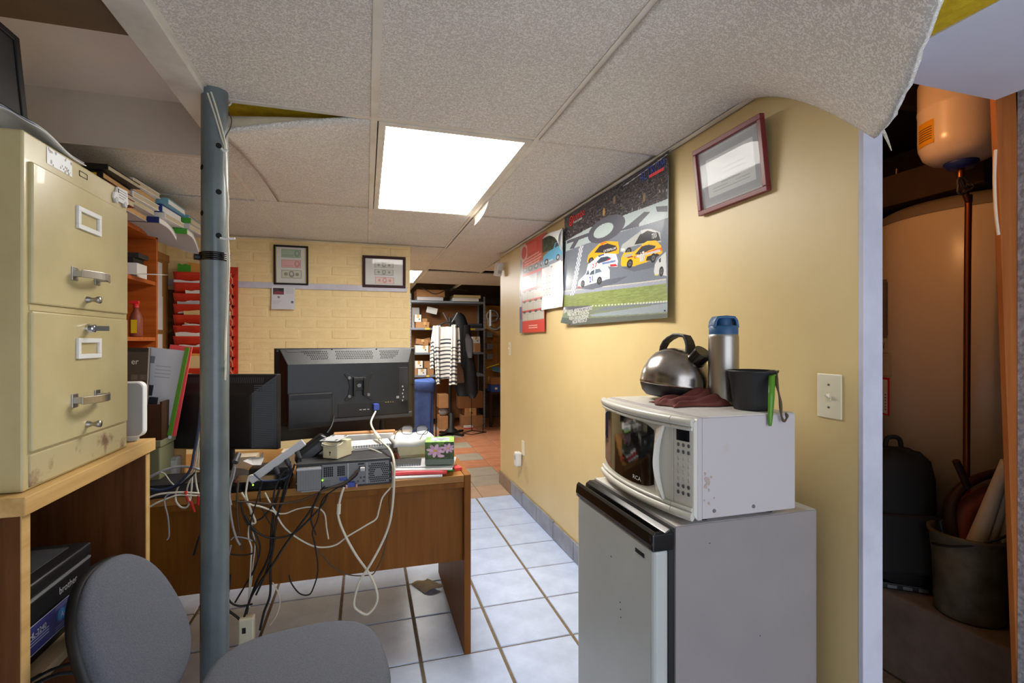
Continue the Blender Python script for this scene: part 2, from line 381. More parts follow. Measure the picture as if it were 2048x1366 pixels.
# painted brick facing: every brick its own piece
BL, BHT = .222, .083
bm_ = []
for s in range(5):
    q = random.Random(40 + s); b = MB(); x, z = BL / 2 - .003, BHT / 2 - .003; d = .006
    j = lambda a: a + q.uniform(-.0022, .0022)
    b.add([(j(-x), .006, j(-z)), (j(x), .006, j(-z)), (j(x), .006, j(z)), (j(-x), .006, j(z)),
           (j(-x + .009), -q.uniform(0, .0016), j(-z + .009)), (j(x - .009), -q.uniform(0, .0016), j(-z + .009)), (j(x - .009), -q.uniform(0, .0016), j(z - .009)), (j(-x + .009), -q.uniform(0, .0016), j(z - .009))],
          [(4, 5, 6, 7), (0, 1, 5, 4), (1, 2, 6, 5), (2, 3, 7, 6), (3, 0, 4, 7)])
    o = b.build('brick', 'brick_paint'); bm_.append(o.data); bpy.data.objects.remove(o)
q = random.Random(5)
for r in range(18):
    z = .64 + (r + .5) * BHT; off = (r % 2) * BL / 2; n0 = -1.375 - off
    for k in range(9):
        x0, x1 = n0 + k * BL, n0 + (k + 1) * BL
        x0, x1 = max(x0, -1.375), min(x1, .345)
        if x1 - x0 < .03: continue
        piece(bm_[q.randrange(5)], 'brick', wall_b, ((x0 + x1) / 2, 4.1 + q.uniform(-.0015, .0012), z), (0, q.uniform(-.003, .003), 0), ((x1 - x0) / BL, 1, 1))
struct('wall_left', B(-1.46, -1.375, -1.0, 4.34, 0, 2.5), 'yellow_paint')
struct('wall_light_block', B(-1.46, -.15, -1.08, -1.0, 0, 2.5), 'white_paint')  # unseen wall added behind the camera to cut rear light on the left
struct('wall_right_near', B(1.775, 1.86, -1.0, .936, 0, 2.5), 'stucco')
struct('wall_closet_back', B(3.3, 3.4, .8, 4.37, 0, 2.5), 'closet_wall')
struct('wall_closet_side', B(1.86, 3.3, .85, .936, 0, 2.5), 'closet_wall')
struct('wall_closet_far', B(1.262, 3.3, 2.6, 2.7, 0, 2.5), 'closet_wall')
struct('wall_store_back', B(-.8, 3.4, 8.2, 8.3, 0, 2.5), 'brown_board')
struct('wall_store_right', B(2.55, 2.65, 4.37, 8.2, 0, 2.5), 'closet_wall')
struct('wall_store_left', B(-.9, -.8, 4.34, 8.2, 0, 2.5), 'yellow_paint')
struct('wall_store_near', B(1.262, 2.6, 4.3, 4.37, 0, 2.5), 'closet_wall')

# baseboard of floor tiles stood on edge
bb = struct('baseboard_right', B(1.176, 1.182, .95, 4.37, 0, .1), 'grout')
y = 4.365; k = 0
while y > 1.0:
    w = .375 if k == 0 else TP
    B(1.166, 1.179, y - w + .004, y - .002, .002, .112 + [0, .003, -.002, .004][k % 4]).build('tile', 'base_tile_tan' if k == 0 else 'base_tile', bb, bevel=.002, seg=1)
    y -= w; k += 1

# white rail on the brick wall
struct('trim_2', B(-1.37, .318, 4.084, 4.099, 1.692, 1.737), 'white_paint', bevel=.002)
# closet opening: framing stud, drywall soffit
_b = B(1.686, 1.772, .937, .952, 0, 2.3); _b.v = [(x + .055 * (2.0 - z), y, z) for x, y, z in _b.v]; struct('trim_3', _b, 'pine', bevel=.002)
struct('trim_4', B(1.2, 1.682, -1.0, .936, 1.963, 2.08), 'soffit_paint')
struct('trim_5', B(1.2, 1.69, .94, .975, 2.02, 2.3), 'dark_wood')

# ---------------------------------------------------------------- suspended ceiling
ceil = struct('ceiling', B(-1.46, 3.4, -1.0, 8.4, 2.5, 2.6), 'deck_dark')
for k in range(9):
    B(-1.4, 3.3, -.4 + k * 1.0, -.36 + k * 1.0, 2.34, 2.5).build('joist', 'joist', ceil)
def ctile(x0, x1, y0, y1, z=CEIL, tilt=(0, 0, 0)):
    o = B(x0 + .004 - (x0 + x1) / 2, x1 - .004 - (x0 + x1) / 2, y0 + .004 - (y0 + y1) / 2, y1 - .004 - (y0 + y1) / 2, 0, .014).build('ceiling_tile', 'ceiling_tile', ceil, bevel=.002, seg=1)
    o.location = ((x0 + x1) / 2, (y0 + y1) / 2, z); o.rotation_euler = tilt
    return o
XB = (-.583, .027, .637, 1.180); YB = (.58, 1.80, 3.03, 4.10)
ctile(-.482, .027, .58, 1.80); ctile(.027, .637, .58, 1.80)
for x0, x1 in ((-.476, .027), (.027, .637), (.637, 1.18)): ctile(x0, x1, -.64, .58)
MB().grid(lambda u, v: (.642 + .536 * u, 1.835 + 1.19 * v, CEIL + .001 + .034 * (1 - u) ** 1.6 * (1 - v) ** 3 * min(1, u * 6)), 20, 24).build('ceiling_tile', 'ceiling_tile', ceil, solid=.012)
ctile(-1.375, -.583, 2.375, 3.03); ctile(-1.375, -.583, 3.04, 4.10, CEIL - .002, (R(.3), 0, 0))
ctile(-.583, -.474, 2.04, 3.03); ctile(-.583, .027, 3.03, 4.10); ctile(.027, .637, 3.03, 4.10)
ctile(.637, 1.18, 3.03, 4.16, CEIL - .003)
ctile(.345, .637, 4.14, 5.47); ctile(.637, 1.247, 4.2, 5.44, CEIL + .012, (R(-1.0), R(.9), 0)); ctile(1.247, 1.857, 4.4, 5.3, CEIL - .004); ctile(1.857, 2.5, 4.4, 5.47)
ctile(-.6, .03, 4.36, 5.47); ctile(-.6, .03, 5.47, 6.69)
ctile(.64, 1.247, 5.49, 6.69, CEIL - .005, (R(.5), 0, 0)); ctile(1.247, 1.857, 5.56, 6.69, CEIL - .002); ctile(1.857, 2.5, 5.47, 6.69)
ctile(.03, .64, 6.70, 7.9); ctile(-.6, .03, 6.70, 7.9)
# tile over the post, sagging at its near left corner
def sag(u, v):
    x = -.472 + u * .495; y = 1.815 + v * 1.205
    d = .098 * (1 - u) ** 1.25 * (1 - v) ** 2.2
    return (x, y + .02 * (1 - u) * (1 - v) ** 4, CEIL - d)
MB().grid(sag, 24, 24).build('ceiling_tile', 'ceiling_tile', ceil, solid=.012)
MB().grid(lambda u, v: (sag(u * .9, 0)[0], 1.838, sag(u * .9, 0)[2] + .010 + v * .048 * (1 - u) ** 1.2), 20, 3).build('kraft_facing', 'paper_facing', ceil, solid=.001)
# tile fallen away at its near right corner
def fallen(u, v):
    x = .642 + u * .528; ye = .562 + max(0, x - .9) * 1.127; y = 1.80 - (1.80 - ye) * v; k = max(0, 1.36 - y); a = u ** 1.45
    n = math.sin(u * 97) * .5 + math.sin(u * 41 + 2) * .5
    return (x - .03 * a * k, y + (.004 * n if v > .99 else 0), CEIL - a * (1.6 * k * k - .75 * k ** 3) + .0005)
MB().grid(fallen, 40, 60).build('ceiling_tile', 'ceiling_tile', ceil, solid=.012)
tip = Vector(fallen(1, 1))
MB().tube([tip + Vector((-.03, -.02, .012)), tip + Vector((-.014, -.024, -.012)), P(1783, 301, D=1.085)], lambda t: .006 * (1 - t) + .0008, 6, 3).build('torn_facing', 'ceiling_tile', ceil)
# grid bars
def bar_y(x, y0, y1, z=CEIL - .003, w=.024):
    b = B(x - w / 2, x + w / 2, y0, y1, z, z + .002); b.box(x - .002, x + .002, y0, y1, z + .002, z + .036)
    return b.build('grid_bar', 'grid_white', ceil)
def bar_x(y, x0, x1, z=CEIL - .002, w=.024):
    b = B(x0, x1, y - w / 2, y + w / 2, z, z + .0018); b.box(x0, x1, y - .002, y + .002, z + .002, z + .034)
    return b.build('grid_bar', 'grid_white', ceil)
bar_y(-.484, -.9, 1.98, w=.03); bar_y(.027, -.9, 4.10); bar_y(.637, -.9, 4.12); bar_y(.637, 4.14, 7.9); bar_y(1.247, 4.4, 7.6); bar_y(.03, 4.36, 7.9); bar_y(-.583, 2.38, 4.1, w=.018)
bar_x(1.80, -.476, .637); bar_x(3.03, .03, .637, w=.016); bar_x(.58, -.476, .64); bar_x(5.475, .05, .66, w=.018); bar_x(6.695, .05, 1.9, w=.018)
B(1.158, 1.181, 1.18, 4.36, 2.056, 2.060).box(1.178, 1.1815, 1.18, 4.36, 2.056, 2.085).build('wall_angle', 'grid_white', ceil)
B(-1.37, .34, 4.082, 4.1, 2.062, 2.066).build('wall_angle', 'grid_white', ceil)
# insulation batts lying on the grid
def batt(x0, x1, y0, y1, z0, z1, seed):
    q = random.Random(seed); b = MB()
    def fn(u, v):
        a = 2 * math.pi * v; cy, cz = (y0 + y1) / 2, (z0 + z1) / 2
        c_, s_ = math.cos(a), math.sin(a)
        return (x0 + (x1 - x0) * u, cy + (y1 - y0) / 2 * math.copysign(abs(c_) ** .5, c_) + q.uniform(-.004, .004), cz + (z1 - z0) / 2 * math.copysign(abs(s_) ** .5, s_) + q.uniform(-.004, .004))
    b.grid(fn, 30, 24); return b.build('insulation', 'insulation', ceil)
batt(-.56, .0, 1.835, 2.25, 2.092, 2.17, 1); batt(.66, 1.15, .15, .55, 2.1, 2.2, 2); batt(1.06, 1.1995, -.9, .93, 1.957, 2.1, 3); batt(.66, 1.16, 1.86, 2.3, 2.135, 2.2, 4)
# raised bay to the left of the grid
struct('trim_6', B(-1.46, -.568, 1.45, 2.36, 2.28, 2.34), 'recess_paint')
struct('trim_7', B(-1.46, -.568, 2.35, 2.375, 2.068, 2.3), 'recess_face')
struct('trim_8', B(-1.46, -.568, -1.0, 1.54, 2.1, 2.34), 'brown_board')
struct('trim_9', B(-.570, -.478, -.6, 2.03, 2.055, 2.073), 'trim_white', bevel=.002)
struct('trim_10', B(-.576, -.568, 1.5, 2.36, 2.07, 2.34), 'recess_paint')
# torn vinyl flap beside the lamp, small tear near the post
def flap(u, v):
    a = Vector((.645, 2.62, CEIL - .006)); b_ = Vector((.645, 3.02, CEIL - .006)); t = Vector((.60, 3.08, CEIL - .10))
    e = a.lerp(b_, u); q = e.lerp(t, v); q.x += .05 * math.sin(v * 3.1) * .6; return q
MB().grid(flap, 8, 10).build('torn_facing', 'grid_white', ceil)
h = MB(); h.add([P(474, 297, Z=2.03), P(497, 303, Z=2.03), P(494, 308, Z=2.03), P(484, 309, Z=2.03)], [(0, 1, 2, 3)]); h.build('tear', 'hole', ceil, solid=.001)

# ---------------------------------------------------------------- lamps of the place
def troffer(x0, x1, y0, y1, z, strength, c, label):
    t = thing('ceiling_light', ((x0 + x1) / 2, (y0 + y1) / 2, z), label, 'ceiling light')
    e = .026; b = B(x0, x1, y0, y0 + e, z - .004, z + .05); b.box(x0, x1, y1 - e, y1, z - .004, z + .05); b.box(x0, x0 + e, y0 + e, y1 - e, z - .004, z + .05); b.box(x1 - e, x1, y0 + e, y1 - e, z - .004, z + .05)
    b.build('lamp_frame', 'grid_white', t)
    mm = mat('diffuser', (250, 250, 250), .5, emit=(c, strength))
    B(x0 + e, x1 - e, y0 + e, y1 - e, z, z + .004).build('diffuser', mm, t)
    B(x0 + .01, x1 - .01, y0 + .01, y1 - .01, z + .05, z + .1).build('housing', 'white_plastic', t)
    return t
troffer(.043, .622, 1.815, 3.015, CEIL - .002, LAMP_MAIN, (255, 250, 242), 'glowing rectangular ceiling panel above the desk and the two dark screens')
troffer(.05, .62, 5.49, 6.68, CEIL - .002, LAMP_BACK, (255, 252, 246), 'small distant glowing ceiling panel over the back storeroom')
bulb = thing('bulb_holder', (1.45, 1.32, 2.09), 'bare bulb holder under the closet joists behind the yellow wall', 'lamp')
MB().cyl((1.45, 1.32, 2.34), (1.45, 1.32, 2.09), .03, .025).build('socket', 'ivory', bulb)
MB().ball((1.45, 1.32, 2.055), .035).build('bulb', 'lamp_glass', bulb)

# ================================================================ POST
PX0, PY0 = -.456, 1.75
post = thing('support_post', (PX0, PY0, 0), 'grey steel jack post with round holes standing before the desk', 'post')
MB().cyl((PX0, PY0, 1.55), (PX0, PY0, 2.10), .0375, n=40, caps=(0, 1)).build('upper_tube', 'post_grey', post)
MB().cyl((PX0, PY0, .012), (PX0, PY0, 1.552), .040, n=40).build('lower_tube', 'post_grey', post)
B(PX0 - .07, PX0 + .07, PY0 - .07, PY0 + .07, 0, .012).build('base_plate', 'post_grey', post)
B(PX0 - .06, PX0 + .06, PY0 - .05, PY0 + .04, 2.10, 2.112).build('top_plate', 'post_grey', post)
def postdir(off):
    a = math.atan2(-PY0, -PX0) + off; return Vector((math.cos(a), math.sin(a), 0))
for v, off in ((293, .28), (385, .28), (472, .28), (337, -1.15), (428, -1.15)):
    d = postdir(off); z = CAM_H + (683 - v) / FPX * 1.53; c = Vector((PX0, PY0, z))
    MB().cyl(c + d * .03, c + d * .0378, .0085, n=18).build('hole', 'hole', post)
t = MB()
for k in range(4):
    z = 1.545 + k * .006; t.lathe([(.0405, z - .004), (.0432, z - .002), (.0432, z + .002), (.0405, z + .004)], 32, Matrix.Translation((PX0, PY0, 0)) @ Matrix.Rotation(.03 * k, 4, 'X') if 0 else Matrix.Translation((PX0, PY0, 0)))
t.build('tape_wrap', 'black_gloss', post)
d = postdir(-1.35); MB().cyl(Vector((PX0, PY0, 1.55)) + d * .036, Vector((PX0, PY0, 1.55)) + d * .056, .0095, n=16).build('locking_pin', 'black', post)

# ================================================================ DESK
desk = thing('desk', (-.35, 2.38, 0), 'brown oak veneer office desk under the two dark screens', 'desk')
B(-1.11, .386, 2.0, 2.76, .712, .74).build('desktop', 'desk_top', desk, bevel=.002)
B(.387, .415, 2.0, 2.76, 0, .741).build('side_panel', 'desk_oak', desk, bevel=.002)
B(-1.11, -1.083, 2.0, 2.76, 0, .711).build('side_panel', 'desk_oak', desk, bevel=.002)
B(-1.08, .386, 2.035, 2.055, .376, .711).build('modesty_panel', 'desk_oak', desk)
B(-1.082, .386, 2.002, 2.03, .69, .711).build('front_rail', 'desk_oak', desk)

# ================================================================ COUNTER with file cabinet
ctr = thing('counter', (-.95, 1.5, 0), 'tall counter with light wood top under the cream filing cabinet', 'counter')
B(-1.36, -.637, 1.19, 1.812, .949, .986).build('countertop', 'counter_oak', ctr, bevel=.002)
B(-1.35, -.648, 1.196, 1.222, 0, .948).build('side_panel', 'counter_side', ctr, bevel=.001)
B(-1.35, -.648, 1.765, 1.79, 0, .948).build('side_panel', 'counter_side', ctr, bevel=.001)
B(-1.36, -1.345, 1.222, 1.765, 0, .948).build('back_panel', 'counter_side', ctr)
B(-1.345, -.65, 1.222, 1.765, .575, .597).build('shelf', 'light_ply', ctr)
for yy in (1.196, 1.765): B(-.6478, -.6455, yy, yy + .0255, 0, .948).build('edge_band', 'counter_oak', ctr)

fc = thing('filing_cabinet', (-.99, 1.45, .986), 'scuffed cream two drawer steel filing cabinet on the tall counter', 'filing cabinet')
FX = -.66
b = B(-1.33, FX, 1.226, 1.676, .987, 1.716); b.build('cabinet_body', 'cabinet_paint', fc, bevel=.004)
def drawer(z0, z1):
    d = B(FX - .006, FX + .007, 1.244, 1.663, z0, z1).build('drawer', 'cabinet_paint', fc, bevel=.003)
    return d
def label_holder(d, z0, z1, y0=1.40, y1=1.505):
    w = .011; x0, x1 = FX + .0068, FX + .013; b = B(x0, x1, y0, y1, z0, z0 + w); b.box(x0, x1, y0, y1, z1 - w, z1); b.box(x0, x1, y0, y0 + w, z0 + w, z1 - w); b.box(x0, x1, y1 - w, y1, z0 + w, z1 - w)
    b.build('label_holder', 'white_plastic', d, bevel=.0008)
def pull(d, z, y0=1.38, y1=1.505):
    b = MB()
    for y in (y0 + .012, y1 - .012): b.box(FX + .006, FX + .010, y - .012, y + .012, z - .016, z + .016); b.box(FX + .009, FX + .03, y - .006, y + .006, z - .007, z + .007)
    n = 14; vs = []
    for i in range(n + 1):
        t = i / n; y = y0 + (y1 - y0) * t; x = FX + .026 + .02 * math.sin(math.pi * t)
        for dz in (-.009, .009): vs += [(x, y, z + dz), (x + .004, y, z + dz)]
    fs = []
    for i in range(n):
        a = 4 * i; e = a + 4
        fs += [(a, e, e + 2, a + 2), (a + 1, a + 3, e + 3, e + 1), (a, a + 1, e + 1, e), (a + 2, e + 2, e + 3, a + 3)]
    fs += [(0, 2, 3, 1), (4 * n, 4 * n + 1, 4 * n + 3, 4 * n + 2)]
    b.add(vs, fs); b.build('handle', 'brushed_steel', d, bevel=.001)
def knob(d, z, y=1.448):
    T = Matrix.Translation((FX + .007, y, z)) @ Matrix.Rotation(R(90), 4, 'Y')
    MB().lathe([(.0085, 0), (.007, .006), (.0045, .011), (.006, .017), (.0085, .022), (.0085, .028), (.0001, .0285)], 18, T).build('knob', 'brushed_steel', d)
d1 = drawer(1.368, 1.658); label_holder(d1, 1.557, 1.610); pull(d1, 1.448); knob(d1, 1.392)
d2 = drawer(1.064, 1.352); label_holder(d2, 1.249, 1.298); pull(d2, 1.152); knob(d2, 1.088)
T = Matrix.Translation((FX + .007, 1.45, 1.322)) @ Matrix.Rotation(R(90), 4, 'Y')
lk = MB().lathe([(.0115, 0), (.0115, .006), (.009, .011), (.009, .016), (.0001, .016)], 20, T).build('lock', 'chrome', d2)
MB().box(FX + .02, FX + .052, 1.4485, 1.4515, 1.316, 1.328).build('key', 'dull_metal', lk, bevel=.001)
B(FX - .004, FX + .003, 1.244, 1.663, .992, 1.058).build('kick_panel', 'cabinet_rust', fc, bevel=.002)
B(FX - .01, FX + .0015, 1.244, 1.663, 1.354, 1.3665).build('divider', 'cabinet_paint', fc)
# torn label, little stamped slot
cv = Canvas(.095, .036, 90, 36, (236, 238, 240)); q = random.Random(3)
for k in range(14): cv.ell(q.uniform(0, .095), q.choice([.003, .033, .028, .006]), q.uniform(.001, .005), q.uniform(.001, .004), (150, 146, 128), q.uniform(0, 3))
for k in range(6): cv.ell(.05 + k * .006, .026 + q.uniform(-.004, .004), .003, .0015, (60, 58, 56), q.uniform(0, 3))
cv.sheet('torn_label', flat(frame((FX + .0008, 1.302, 1.710), (0, 1, 0), (0, 0, -1))), 'soft_print', fc)
b = MB(); x0 = FX + .0004
b.box(x0, x0 + .0006, 1.428, 1.464, 1.688, 1.6895); b.box(x0, x0 + .0006, 1.428, 1.464, 1.6995, 1.701); b.box(x0, x0 + .0006, 1.428, 1.4295, 1.688, 1.701); b.box(x0, x0 + .0006, 1.4625, 1.464, 1.688, 1.701)
b.build('stamped_slot', 'ink', fc)
van = thing('van_magnet', (FX + .004, 1.63, 1.68), 'small white van shaped magnet on the filing cabinet top rail', 'magnet')
poly = [(0, .008), (.004, .024), (.016, .028), (.022, .043), (.078, .047), (.084, .010), (.074, .006), (.012, .004)]
MB().prism(poly, .001, .006, frame((FX, 1.585, 1.672), (0, 1, 0), (0, 0, 1))).build('magnet_body', 'white_paper', van)
b = MB()
for y in (.014, .066): b.cyl((FX + .001, 1.585 + y, 1.677), (FX + .0075, 1.585 + y, 1.677), .008, n=16)
b.build('wheel', 'light_grey', van, kind='stuff')
b = MB()
for k, w_ in enumerate((.045, .05, .04, .03)): b.box(FX + .0061, FX + .0064, 1.612, 1.612 + w_, 1.7085 - k * .007, 1.7105 - k * .007)
b.build('print_lines', 'ink_grey', van, kind='stuff')
B(FX + .0061, FX + .0066, 1.606, 1.611, 1.700, 1.711).build('van_window', 'ink', van)
# screen leaning on the cabinet and a floppy magazine
sc_ = thing('flat_screen', (-.80, 1.3, 1.716), 'dark flat screen standing on top of the filing cabinet', 'monitor')
T = at((-.752, 1.20, 1.745), 0, 0, R(-5)); B(-.03, 0, -.20, .215, 0, .246, T).build('screen_case', 'charcoal', sc_, bevel=.006)
b = B(0, .006, -.2, -.182, 0, .246, T); b.box(0, .006, .197, .215, 0, .246, T); b.box(0, .006, -.182, .197, .230, .246, T); b.box(0, .006, -.182, .197, 0, .02, T); b.build('bezel', 'black', sc_, bevel=.002)
B(0, .002, -.182, .197, .02, .23, T).build('screen', 'dusty_black', sc_)
B(-.88, -.74, 1.27, 1.40, 1.717, 1.728).build('stand_base', 'black', sc_, bevel=.004); B(-.79, -.765, 1.30, 1.36, 1.728, 1.75).build('neck', 'black', sc_)
mg = thing('magazine', (-.72, 1.33, 1.717), 'limp open magazine with curled pages lying on the filing cabinet', 'magazine')
def mag(off, xo=0, w=1):
    def fn(u, v):
        y = 1.236 + v * .235; x = -.82 + u * (.155 + .02 * (1 - v)) * w
        z = 1.7195 + off + .036 * math.exp(-((u - .62) / .30) ** 2) * (1.15 - .85 * v) + .004 * math.sin(7 * v)
        return (x + xo, y, z)
    return fn
MB().grid(mag(0), 20, 14).build('back_page', 'white_paper', mg, solid=.002)
MB().grid(mag(.006, -.004), 20, 14).build('page', 'light_grey', mg, solid=.002)
MB().grid(mag(.012, -.012), 20, 14).build('cover', 'black', mg, solid=.0015)

# ================================================================ PRINTER in the counter
pr = thing('printer', (-.84, 1.36, .597), 'dark laser printer with a blue label on the shelf under the counter', 'printer')
fx = -.672
B(-1.03, fx, 1.232, 1.502, .625, .752).build('printer_body', 'charcoal', pr, bevel=.008, seg=3)
B(-1.03, fx + .004, 1.232, 1.504, .752, .783).build('top_cover', 'charcoal', pr, bevel=.006, seg=3)
B(-1.0, -.70, 1.262, 1.47, .7832, .785).build('output_tray', 'dark_grey', pr, bevel=.001)
MB().prism([(-.96, 1.27), (-.75, 1.29), (-.76, 1.44), (-.96, 1.45)], .7852, .789).build('tray_flap', 'grey', pr, bevel=.002)
B(fx - .004, fx + .003, 1.234, 1.5, .7, .744).build('front_door', 'charcoal', pr, bevel=.002)
B(fx - .004, fx + .0035, 1.234, 1.5, .745, .75).build('accent_line', 'grey', pr)
B(-1.0, -.69, 1.25, 1.49, .597, .626).build('foot_base', 'black', pr)
T = frame((fx + .0032, 1.365, .714), (0, 1, 0), (0, 0, 1)); lettering([('brother', .024, 0, 0, 'LEFT', .95)], T, 'light_grey', pr)
cv = Canvas(.244, .062, 244, 62, (56, 58, 120)); cv.rect(.002, .0, .243, .002, (200, 200, 220)); cv.rect(.002, .06, .243, .062, (200, 200, 220)); cv.rect(0, 0, .002, .062, (200, 200, 220))
for k, (x, c) in enumerate(((.122, (70, 150, 210)), (.192, (60, 170, 200)))):
    cv.ell(x, .028, .017, .017, (50, 90, 170)); cv.ell(x, .028, .013, .013, c)
for x in (.10, .17, .238):
    for yy in (.006, .010, .050, .055): cv.line((x, yy), (x + .045, yy), .0012, (170, 170, 210))
for yy in (.030, .036, .042): cv.line((.008, yy), (.075, yy), .0022, (190, 190, 220))
cv.sheet('blue_label', flat(frame((fx + .002, 1.255, .694), (0, 1, 0), (0, 0, -1))), 'soft_print', pr)
lettering([('HL-2240', .017, .007, -.026, 'LEFT', .95), ('A', .018, .117, -.034), ('S', .018, .187, -.034)], frame((fx + .0028, 1.255, .694), (0, 1, 0), (0, 0, 1)), 'ink_white', pr)

# ================================================================ OFFICE CHAIR
yaw = R(8); ch = thing('office_chair', (-.17, 1.37, 0), 'grey fabric office chair pushed in before the desk and post', 'chair', rz=yaw)
CT = Matrix.Translation((-.17, 1.37, 0)) @ Matrix.Rotation(yaw, 4, 'Z')
def pill(a, b, e, h0, h1, crown, n=48, rings=9, taper=0):
    """cushion: super-ellipse outline, rounded rim, crowned top (local z up)"""
    vs, fs = [], []
    prof = [(0.90, h0), (1.0, h0 + (h1 - h0) * .3), (1.0, h0 + (h1 - h0) * .65), (.965, h1 - (h1 - h0) * .08)] + [(s, h1 + crown * (1 - s * s)) for s in (.9, .75, .55, .3, .02)]
    for s, z in prof:
        for i in range(n):
            t = 2 * math.pi * i / n; c_, s_ = math.cos(t), math.sin(t)
            x = math.copysign(abs(c_) ** (2 / e), c_) * a * s; y = math.copysign(abs(s_) ** (2 / e), s_) * b * s
            vs.append((x * (1 + taper * y / b), y, z))
    k = len(prof)
    for j in range(k - 1):
        for i in range(n): fs.append((j * n + i, j * n + (i + 1) % n, (j + 1) * n + (i + 1) % n, (j + 1) * n + i))
    fs.append(tuple(reversed(range(n)))); fs.append(tuple(range((k - 1) * n, k * n)))
    return vs, fs
vs, fs = pill(.225, .235, 3.0, .385, .44, .012)
MB().add(vs, fs, True, CT).build('seat', 'fabric', ch)
vs, fs = pill(.228, .238, 3.0, .365, .386, 0); MB().add(vs, fs, True, CT).build('seat_pan', 'black', ch)
# backrest: measured centre, lean and width
bc = Vector((-.508, 1.385, .608)); by = -.115; lean = .40
N = Vector((math.cos(by) * math.cos(lean), math.sin(by) * math.cos(lean), math.sin(lean))); U = Vector((-math.sin(by), math.cos(by), 0))
BT = frame(bc, U, N.cross(U))
BT = Matrix((U, N.cross(U), N)).transposed().to_4x4(); BT = Matrix.Translation(bc) @ BT
vs, fs = pill(.166, .180, 2.4, -.032, -.004, .012, taper=-.12); MB().add(vs, fs, True, BT).build('backrest', 'fabric', ch)
vs, fs = pill(.171, .185, 2.4, -.055, -.020, 0, taper=-.12); MB().add(vs, fs, True, BT).build('back_shell', 'black', ch)
MB().tube([bc - N * .05 + Vector((0, 0, -.05)), bc - N * .075 + Vector((.0, 0, -.14)), CT @ Vector((-.2, 0, .375)), CT @ Vector((-.06, 0, .36))], .018, 8).build('back_bar', 'black', ch)
MB().cyl(CT @ Vector((0, 0, .1)), CT @ Vector((0, 0, .365)), .025).cyl(CT @ Vector((0, 0, .06)), CT @ Vector((0, 0, .2)), .035).build('gas_column', 'black', ch)
for k in range(5):
    a = k * 2 * math.pi / 5 + .3; e = Vector((.25 * math.cos(a), .25 * math.sin(a), .06))
    MB().tube([CT @ Vector((0, 0, .1)), CT @ (e * .6 + Vector((0, 0, .04))), CT @ e], lambda t: .022 - .008 * t, 8).build('base_arm', 'black', ch)
    MB().cyl(CT @ (e + Vector((-.012, 0, -.035))), CT @ (e + Vector((.012, 0, -.035))), .025, n=16).build('caster', 'black', ch)

# ================================================================ APPLIANCES on the right
fr = thing('mini_fridge', (.9, 1.23, 0), 'white compact fridge with black top edge under the microwave', 'fridge')
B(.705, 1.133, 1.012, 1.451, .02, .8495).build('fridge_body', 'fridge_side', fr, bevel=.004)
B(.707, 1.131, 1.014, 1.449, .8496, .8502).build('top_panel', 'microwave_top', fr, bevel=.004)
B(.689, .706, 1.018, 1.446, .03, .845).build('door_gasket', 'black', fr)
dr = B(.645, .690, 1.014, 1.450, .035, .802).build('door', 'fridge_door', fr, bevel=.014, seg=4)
# black handle trim along the door top: raised lip with a finger trough
b = MB()
prof = [(.644, .798), (.640, .812), (.643, .836), (.650, .843), (.657, .838), (.662, .822), (.672, .820), (.676, .838), (.690, .846), (.697, .842), (.697, .798)]
b.prism([(x, z) for x, z in prof], -1.449, -1.012, Matrix(((1, 0, 0, 0), (0, 0, -1, 0), (0, 1, 0, 0), (0, 0, 0, 1))))
b.build('handle_trim', 'black_gloss', dr, bevel=.002)
B(.641, .70, 1.010, 1.03, .796, .838).build('trim_end', 'black_gloss', dr, bevel=.004)
B(.6442, .6458, 1.052, 1.094, .766, .776).build('badge_slot', 'hole', dr, bevel=.0003)
for yy in (1.05, 1.4):
    for xx in (.74, 1.1): MB().cyl((xx, yy, 0), (xx, yy, .021), .018, n=14).build('foot', 'black', fr)
b = MB()
for yy, zz in ((1.17, .60), (1.168, .582), (1.166, .562), (1.22, .70)): b.cyl((.6447, yy, zz), (.6443, yy, zz), .0022, n=8)
b.build('scuff', 'ink', dr, kind='stuff')
for x, z in ((.80, .80), (.95, .55), (1.06, .35), (.82, .38), (.90, .18)):
    MB().cyl((x, 1.0121, z), (x, 1.0117, z), .0016, n=8).build('chip', 'ink', fr)
fcbl = MB().tube([P(1634, 1262, Y=1.3), P(1643, 1290, Y=1.3), P(1648, 1325, Y=1.3), P(1644, 1366, Y=1.3), P(1640, 1420, Y=1.3)], .006).build('power_cord', 'cable_white', fr)

